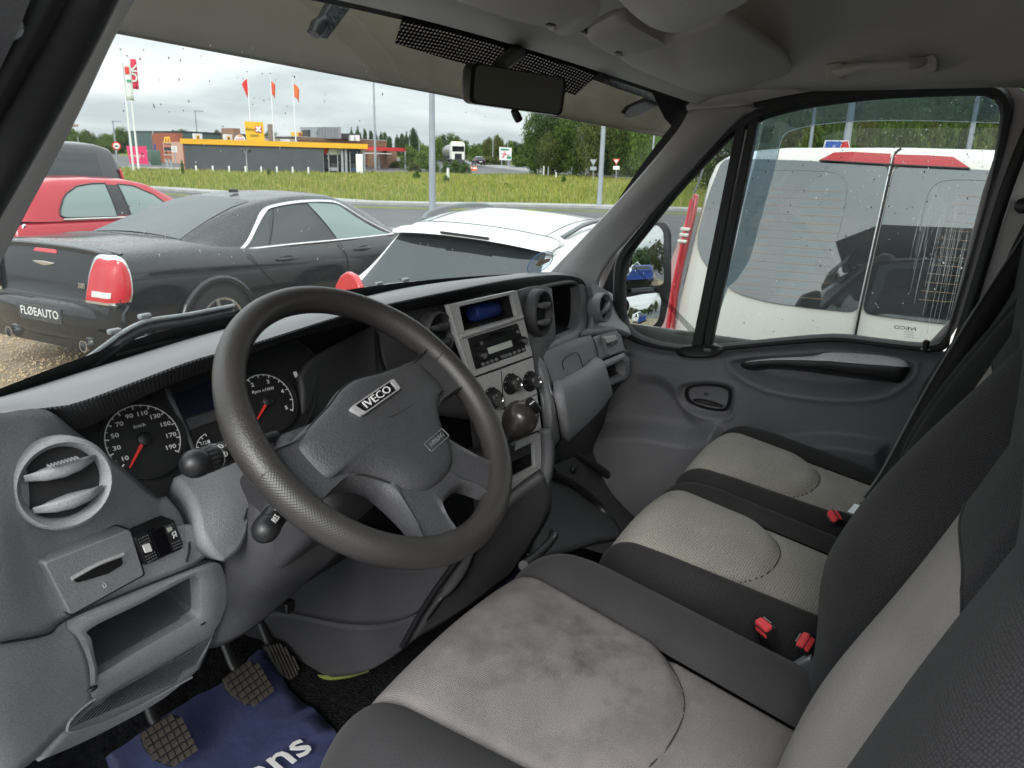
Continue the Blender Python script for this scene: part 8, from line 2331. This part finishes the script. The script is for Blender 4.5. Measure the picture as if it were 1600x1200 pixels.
for sgn in (1,-1):
	c.panel("side_window",([(.62,.93 * sgn),(1.5,.95 * sgn)],[(.74,.64 * sgn),(1.5,.60 * sgn)]),M['glass_dark'],.008,10,6)
	c.panel("side_window",([(1.56,.95 * sgn),(2.9,.95 * sgn)],[(1.56,.60 * sgn),(2.3,.60 * sgn)]),M['glass_dark'],.008,10,6)
	rl = [c.cpt(.78,.46 * sgn,.0),c.cpt(.92,.455 * sgn,.045),c.cpt(1.2,.45 * sgn,.055),c.cpt(1.7,.45 * sgn,.055),c.cpt(2.1,.45 * sgn,.050),c.cpt(2.28,.455 * sgn,.0)]
	MB().tube(spline(rl,6),.020,10).build("roof_rail",mat("grey roof rail",(.16,.17,.175),.35,.5) if sgn == 1 else bpy.data.materials["grey roof rail"],c.t)
	c.wheel(.75,.87 * sgn,.33,.2,.38,M['dash_dark']); c.wheel(3.3,.86 * sgn,.33,.2,.38,M['dash_dark'])
	if sgn < 0:
		lp = (c.p(-.22,-.78,.98),(-c.f - c.r * .35).normalized())
		lm = MB().prism(rounded([P(a,b,pl=lp) for a,b in ((541,424),(553,431),(562,450),(559,464),(541,469),(521,464),(523,446),(531,431))],.02,4),-lp[1] * .05).build("tail_lamp",M['lamp_red'],c.t,bevel=.012)
		MB().prism(rounded([P(a,b,pl=(lp[0] + lp[1] * .004,lp[1])) for a,b in ((526,452),(553,455),(555,462),(541,465),(525,461))],.01,3),-lp[1] * .03).build("clear_lens",M['lamp_clear'],lm)
		continue
	lm = c.lamp("tail_lamp",[(-.24,.60 * sgn,.88),(-.245,.82 * sgn,.86),(.0,.925 * sgn,.95),(.10,.92 * sgn,1.07),(-.06,.885 * sgn,1.13),(-.17,.70 * sgn,1.06)],M['lamp_red'],.05,bevel=.012)
	q = [c.p(*a) - c.f * .012 for a in ((-.238,.63 * sgn,.895),(-.242,.79 * sgn,.885),(-.22,.80 * sgn,.955),(-.215,.65 * sgn,.965))]
	MB().prism(q,c.f * .02).build("clear_lens",M['lamp_clear'],lm,bevel=.003)
# spoiler with brake light and underside shadow gap
rows = []
for u,t_,h in ((.62,.0,.0),(.45,.0,.012),(.33,.0,-.004),(.31,.0,-.03),(.36,.0,-.045),(.47,.0,-.045)):
	r = []
	for v in np.linspace(-1,1,25):
		base = 1.505 - .045 * abs(v) ** 2.4
		r.append(c.p(u + .07 * abs(v) ** 3,v * .66,base + h - (.03 if u < .5 else 0) * (1) + (.0 if u < .6 else -.015)))
	rows.append(r)
MB().grid(rows).build("roof_spoiler",PW,c.t,solid=.006,ang=50)
c.lamp("high_brake_light",[(.305,-.20,1.452),(.305,.20,1.452),(.305,.20,1.470),(.305,-.20,1.470)],M['black'],.02,bevel=.002)
MB().tube(spline([c.p(-.12,-.02,1.10),c.p(-.07,-.18,1.13),c.p(-.05,-.34,1.135)],5),[.016] + [.008] * 9 + [.005],8).build("rear_wiper",M['black'],c.t)
MB().tube(spline([c.cpt(.68,t,.004) for t in np.linspace(-.5,.5,11)],3),.004,6).build("roof_seam",M['dash_mid'],c.t)
for sgn in (-1,1):
	MB().tube(spline([c.cpt(u,.36 * sgn,.004) for u in (.68,1.2,1.8,2.3)],4),.0035,6).build("roof_seam",M['dash_mid'],c.t)

# ------------------------------------------------------------------ white panel van, rear doors facing our passenger window
VX,VY = 2.78,.33
LEAN = math.tan(RD(11))
RN = V(-math.cos(RD(11)),0,math.sin(RD(11)))
PV = paint("cream white van paint",(.70,.685,.63),.5,.3)
vv = thing("white_delivery_van","cream white delivery van with split heated rear doors, close beside the passenger window","van",(VX,VY,0))
def vs_(x,W,zt,zs,r_=.09):
	hf = [(0,zt),(.55 * W,zt - .008),(.82 * W,zt - .035),(.90 * W,zt - .085),(.925 * W,zt - .16),(.955 * W,1.55),(.985 * W,1.25),(W,1.0),(W,.6),(.97 * W,.38)]
	lx = lambda w: x + (w - 1.12) * LEAN * max(0,1 - (x - VX) / 1.2)
	return [V(lx(w),VY + v,w) for v,w in reversed(hf)] + [V(lx(w),VY - v,w) for v,w in hf[1:]]
MB().loft([vs_(VX + a,W,zt,0) for a,W,zt in ((.0,.90,1.86),(.015,.945,1.905),(.06,.965,1.935),(.16,.975,1.955),(.6,.98,1.965),(2.6,.98,1.965),(3.2,.975,1.93),(3.9,.95,1.40),(4.75,.88,1.05))],closed=False).build("body",PV,vv,ang=40)
MB().add([tuple(q) for q in vs_(VX + .0005,.90,1.86,0)],[tuple(range(19))]).build("rear_face",PV,vv)
def rv(px,py,off=0.0): return P(px,py,pl=(V(VX - .004,VY,1.12) + RN * off,RN))
def vplate(name,pts,m,off=.004,th=.012,r=.02,par=None,bevel=.002):
	return MB().prism(rounded([rv(a,b,off) for a,b in pts],r,5),V(th,0,0)).build(name,m,par or vv,bevel=bevel)
gl1 = vplate("rear_window",[(1129,247),(1240,250),(1391,257),(1366,370),(1340,489),(1268,482),(1202,473),(1150,459),(1106,420),(1091,395),(1089,368),(1108,300)],M['glass_mirrorlike'],.004,.012,.05)
gl2 = vplate("rear_window",[(1398,257.5),(1480,262),(1600,269),(1640,272),(1610,400),(1560,512),(1468,506),(1346,490),(1372,372)],M['glass_mirrorlike'],.004,.012,.05)
# door gap and its bright edge
MB().tube(spline([rv(1408,232,.004),rv(1399,240,.008),rv(1394,258,.010),rv(1369,371,.010),rv(1343,490,.010),rv(1333,545,.010),rv(1320,620,.010)],5),.006,6).build("door_gap",M['black_matt'],vv)
MB().tube(spline([rv(1397,240,.010),rv(1391,258,.012),rv(1366,371,.012),rv(1340,490,.012),rv(1330,545,.012)],5),.0035,6).build("door_edge",M['alu'],vv)
hb_ = vplate("high_brake_light",[(1280,250),(1303,238),(1330,237),(1392,240),(1390,256)],M['lamp_red'],.022,.03,.004)
hb_ = vplate("high_brake_light",[(1396,256.5),(1398,241),(1450,242.5),(1490,245),(1515,262)],M['lamp_red'],.022,.03,.004)
MB().tube([rv(1280,250.5,.02),rv(1391,257,.02),rv(1516,263,.02)],.004,6).build("lamp_shadow_line",M['black'],vv)
# heating wires: inside the panes
hw = mat("heating wire",(.42,.25,.13),.6)
hb1 = MB();
for k in range(14):
	t = k / 13
	ya,yb = 293 + (452 - 293) * t,300 + (468 - 300) * t
	xa,xb = 1160 - 44 * t,1322 - 34 * t
	MB().tube([rv(xa,ya,.0055),rv((xa + xb) / 2,(ya + yb) / 2 + .5,.0055),rv(xb,yb,.0055)],.0010,4).build("heating_wire",hw,gl1)
for k in range(13):
	t = k / 12
	ya,yb = 305 + (468 - 305) * t,312 + (476 - 312) * t
	xa,xb = 1495 - 60 * t,1580 - 40 * t
	MB().tube([rv(xa,ya,.0055),rv(xb,yb,.0055)],.0009,4).build("heating_wire",hw,gl2)
fr_m = mat("inner trim edge",(.20,.21,.21),.5)
MB().tube(spline([rv(a,b,.0052) for a,b in ((1160,265),(1240,266),(1298,269),(1318,280),(1323,300),(1315,345),(1308,372))],5),.0022,5).build("inner_frame",fr_m,gl1)
MB().tube(spline([rv(a,b,.0052) for a,b in ((1545,282),(1490,281),(1462,288),(1448,310),(1437,360))],5),.0022,5).build("inner_frame",fr_m,gl2)
# tail lamp strip on the left rear corner, hinges, gutter
tl_ = [rv(1083,303,.012),rv(1089,305,.014),rv(1083,340,.02),rv(1064,420,.02),rv(1056,462,.02),rv(1047,540,.02),rv(1041,600,.02),rv(1032,600,-.03),rv(1037,540,-.03),rv(1048,452,-.03),rv(1068,360,-.02)]
MB().prism(tl_,V(.05,0,0)).build("tail_lamp",M['lamp_red'],vv,bevel=.006)
MB().tube(spline([rv(1080,312,.02),rv(1062,395,.025),rv(1050,452,.026),rv(1048,466,.026),rv(1041,530,.026)],5),.006,8).build("lamp_reflector_line",mat("bright red",(.62,.03,.05),.3),vv)
MB().prism([V(VX + .05,VY - 0,0) + V(0,0,0)] * 0 + [rv(1078,330,-.08),rv(1084,303,-.06),rv(1046,470,-.02),rv(1034,560,-.02),rv(1012,560,-.12),rv(1032,450,-.12)],V(.02,0,0)).build("lamp_side_lens",mat("pale pink lens",(.62,.36,.36),.2),vv)
for py in (358,367,377):
	MB().box(rv(1071 - (py - 358) * .25,py,.025),(.03,.05,.018)).build("door_hinge",PV,vv,bevel=.006)
MB().tube(spline([rv(1122,222,-.02),rv(1108,236,.0),rv(1092,285,.006),rv(1083,302,.008)],5),.006,6).build("rear_gutter",M['dash_mid'],vv)
for sgn in (-1,1):
	for u in (.75,3.85):
		cw = V(VX + u,VY + sgn * .96,.34)
		t_ = MB().lathe(cw - V(0,sgn * .22,0),V(0,sgn,0),[(.2,0),(.32,.01),(.34,.04),(.34,.18),(.32,.21),(.22,.22)],28).build("wheel",M['tyre'],vv,ang=40)
		MB().lathe(cw - V(0,sgn * .03,0),V(0,sgn,0),[(.21,0),(.20,.02),(.05,.015),(.001,.03)],20).build("rim",M['steel'],t_)
MB().box((VX - .04,VY,.50),(.12,1.86,.26)).build("rear_bumper",M['dash_dark'],vv,bevel=.03)
MB().box((VX - .008,VY + .34,.85),(.012,.52,.11)).build("number_plate",M['sign_white'],vv,bevel=.002)

# ------------------------------------------------------------------ vehicles behind, seen in the door mirror
def simple_van(name,label,x,y,h,col,cat,Ht=1.95):
	c = Car(name,label,x,y,h,0,.95,group=None,cat=cat)
	m = paint(name + " paint",col,0,.3)
	k = Ht / 1.95
	c.lower([(.0,.86,.9,.86,.3),(.05,.93,1.02,.98,.25),(1,.95,1.05,1.0,.25),(3.2,.95,1.04,1.0,.25),(4.2,.9,.95,.88,.25),(4.7,.78,.72,.66,.3)],m)
	c.cabin_setup([(.02,.90,1.03,.86,1.05),(.10,.92,1.03,.82,1.7 * k),(.3,.93,1.03,.80,1.92 * k),(1.2,.93,1.03,.80,1.95 * k),(2.8,.92,1.03,.78,1.9 * k),(3.2,.91,1.03,.78,1.65 * k),(3.9,.88,1.03,.80,1.08)])
	c.cabin(m)
	c.panel("windscreen",([(3.75,-.42),(3.75,0),(3.75,.42)],[(3.0,-.38),(3.0,0),(3.0,.38)]),M['glass_dark'],.01,12,8)
	c.panel("rear_window",([(.04,-.42),(.04,0),(.04,.42)],[(.22,-.40),(.22,0),(.22,.40)]),M['glass_dark'],.01,12,8)
	for sgn in (1,-1):
		c.panel("side_window",([(2.2,.95 * sgn),(3.5,.95 * sgn)],[(2.3,.62 * sgn),(2.95,.62 * sgn)]),M['glass_dark'],.01,8,6)
		c.wheel(.85,.93 * sgn,.32,.2,.37,m); c.wheel(3.8,.92 * sgn,.32,.2,.37,m)
		c.lamp("tail_lamp",[(.0,.78 * sgn,.75),(.02,.9 * sgn,.75),(.08,.9 * sgn,1.05),(.05,.80 * sgn,1.05)],M['lamp_red'],.04)
		c.lamp("headlamp",[(4.62,.5 * sgn,.66),(4.5,.8 * sgn,.68),(4.42,.84 * sgn,.84),(4.56,.52 * sgn,.80)],M['lamp_clear'],.05,back=-c.f)
	return c
simple_van("white_panel_van","white panel van behind our van, seen only in the door mirror's upper glass",3.2,-15.5,20,(.70,.71,.72),"van",2.05)
simple_van("blue_estate_car","bright blue car behind our van, seen in both door mirror glasses",4.3,-10.5,160,(.03,.08,.36),"car",1.45)

# ------------------------------------------------------------------ traffic on the main road
b0 = PD(712,256.5,150); b0.z -= .05
tk = thing("tanker_lorry","white cab tanker lorry coming down the main road between the lamp post and the bushes","lorry",b0)
fd = (PD(732,258,138) - PD(690,252,168)); fd.z = 0; fd.normalize()     # facing us, down the road
sd = fd.cross(V(0,0,1)); AX = (fd,sd,V(0,0,1)); zb = b0.z
def tb(u,v,w,su_,sv,sw,name,m,bev=.05):
	return MB().box(b0 + fd * u + sd * v + V(0,0,w),(su_,sv,sw),AX).build(name,m,tk,bevel=bev)
WL = mat("lorry white",(.72,.72,.66),.4)
tb(1.6,0,2.3,2.2,2.5,2.9,"cab",WL,.18)
tb(1.5,0,3.75,1.7,2.2,.6,"wind_deflector",mat("pale lime white",(.66,.70,.52),.4),.2)
tb(2.68,0,2.75,.08,2.2,.95,"windscreen",M['gloss_black'],.02)
tb(2.72,0,1.45,.08,1.3,1.0,"grille",M['black'],.02)
tb(2.72,0,.65,.12,2.4,.45,"bumper",M['dash_dark'],.03)
for s_ in (-1,1):
	tb(2.72,.95 * s_,.95,.1,.35,.3,"headlamp",M['lamp_clear'],.03)
	MB().cyl(b0 + fd * 1.8 + sd * (1.15 * s_) + V(0,0,.5) - sd * .15,b0 + fd * 1.8 + sd * (1.15 * s_) + V(0,0,.5) + sd * .15,.5,.5,18).build("wheel",M['tyre'],tk)
	for u in (-5,-6.3,-7.6):
		MB().cyl(b0 + fd * u + sd * (1.1 * s_) + V(0,0,.5) - sd * .15,b0 + fd * u + sd * (1.1 * s_) + V(0,0,.5) + sd * .15,.5,.5,18).build("wheel",M['tyre'],tk)
MB().lathe(b0 - fd * 9 + V(0,0,2.3),fd,[(.001,-.2),(.9,-.1),(1.22,.2),(1.25,.5),(1.25,9.0),(1.1,9.5),(.001,9.6)],24).build("tank",mat("tank steel",(.30,.30,.29),.35,.7,var=(1,.1)),tk,ang=40)
tb(-4.5,0,.85,9.5,2.3,.3,"chassis",M['black'],.02)
tb(-4.5,0,3.55,8.0,.6,.12,"walkway",M['steel'],.02)
c = PD(751,257.6,138)
cc_ = Car("dark_car_on_road","small dark red lit car driving away on the main road beside the tanker lorry",c.x,c.y,45,c.z - .1,.9,group=None)
mdk = paint("dark plum paint",(.035,.022,.03),0,.3)
cc_.o = cc_.o; hd = math.degrees(math.atan2(-fd.x,-fd.y))
cc_.f = -fd; cc_.r = V(-fd.y,fd.x,0)
cc_.lower([(.0,.78,.75,.7,.3),(.08,.88,.95,.9,.25),(.8,.9,.98,.93,.25),(3.2,.9,.95,.9,.25),(4.3,.75,.7,.65,.3)],mdk)
cc_.cabin_setup([(.15,.8,.96,.66,1.0),(.5,.83,.95,.62,1.42),(1.6,.85,.94,.62,1.52),(2.4,.85,.94,.64,1.4),(3.1,.84,.94,.72,.98)])
cc_.cabin(mdk)
cc_.panel("rear_window",([(.2,-.42),(.2,.42)],[(.46,-.38),(.46,.38)]),M['glass_dark'],.01)
for s_ in (-1,1):
	cc_.lamp("tail_lamp",[(.02,.55 * s_,.72),(.04,.86 * s_,.72),(.08,.86 * s_,.92),(.06,.58 * s_,.92)],mat("lit tail lamp",(.55,.03,.03),.4) if s_ < 0 else bpy.data.materials["lit tail lamp"],.04)
	cc_.wheel(.8,.88 * s_,.31,.2); cc_.wheel(3.4,.88 * s_,.31,.2)
MB().box(cc_.p(-.01,0,.62),(.02,.5,.12),(cc_.f,cc_.r,V(0,0,1))).build("number_plate",M['sign_white'],cc_.t)
finish_texts()
# things that share a description are told apart by their place, counted from the left as seen from the driver's door
ORD = "first second third fourth fifth sixth seventh eighth ninth tenth eleventh twelfth thirteenth fourteenth fifteenth sixteenth seventeenth eighteenth nineteenth twentieth".split()
by = {}
for o in scene.objects:
	if o.get('label') and o.get('group') and 'mirror' not in o['group']:
		by.setdefault(o['label'],[]).append(o)
for k,L_ in by.items():
	if 1 < len(L_) <= 20:
		L_.sort(key=lambda o: (o.location - CAM_POS).dot(_r) / max(.1,(o.location - CAM_POS).dot(_f)))
		for i,o in enumerate(L_):
			o['label'] = ("last" if i == len(L_) - 1 else ORD[i]) + " from the left: " + k if len(k.split()) < 13 else k
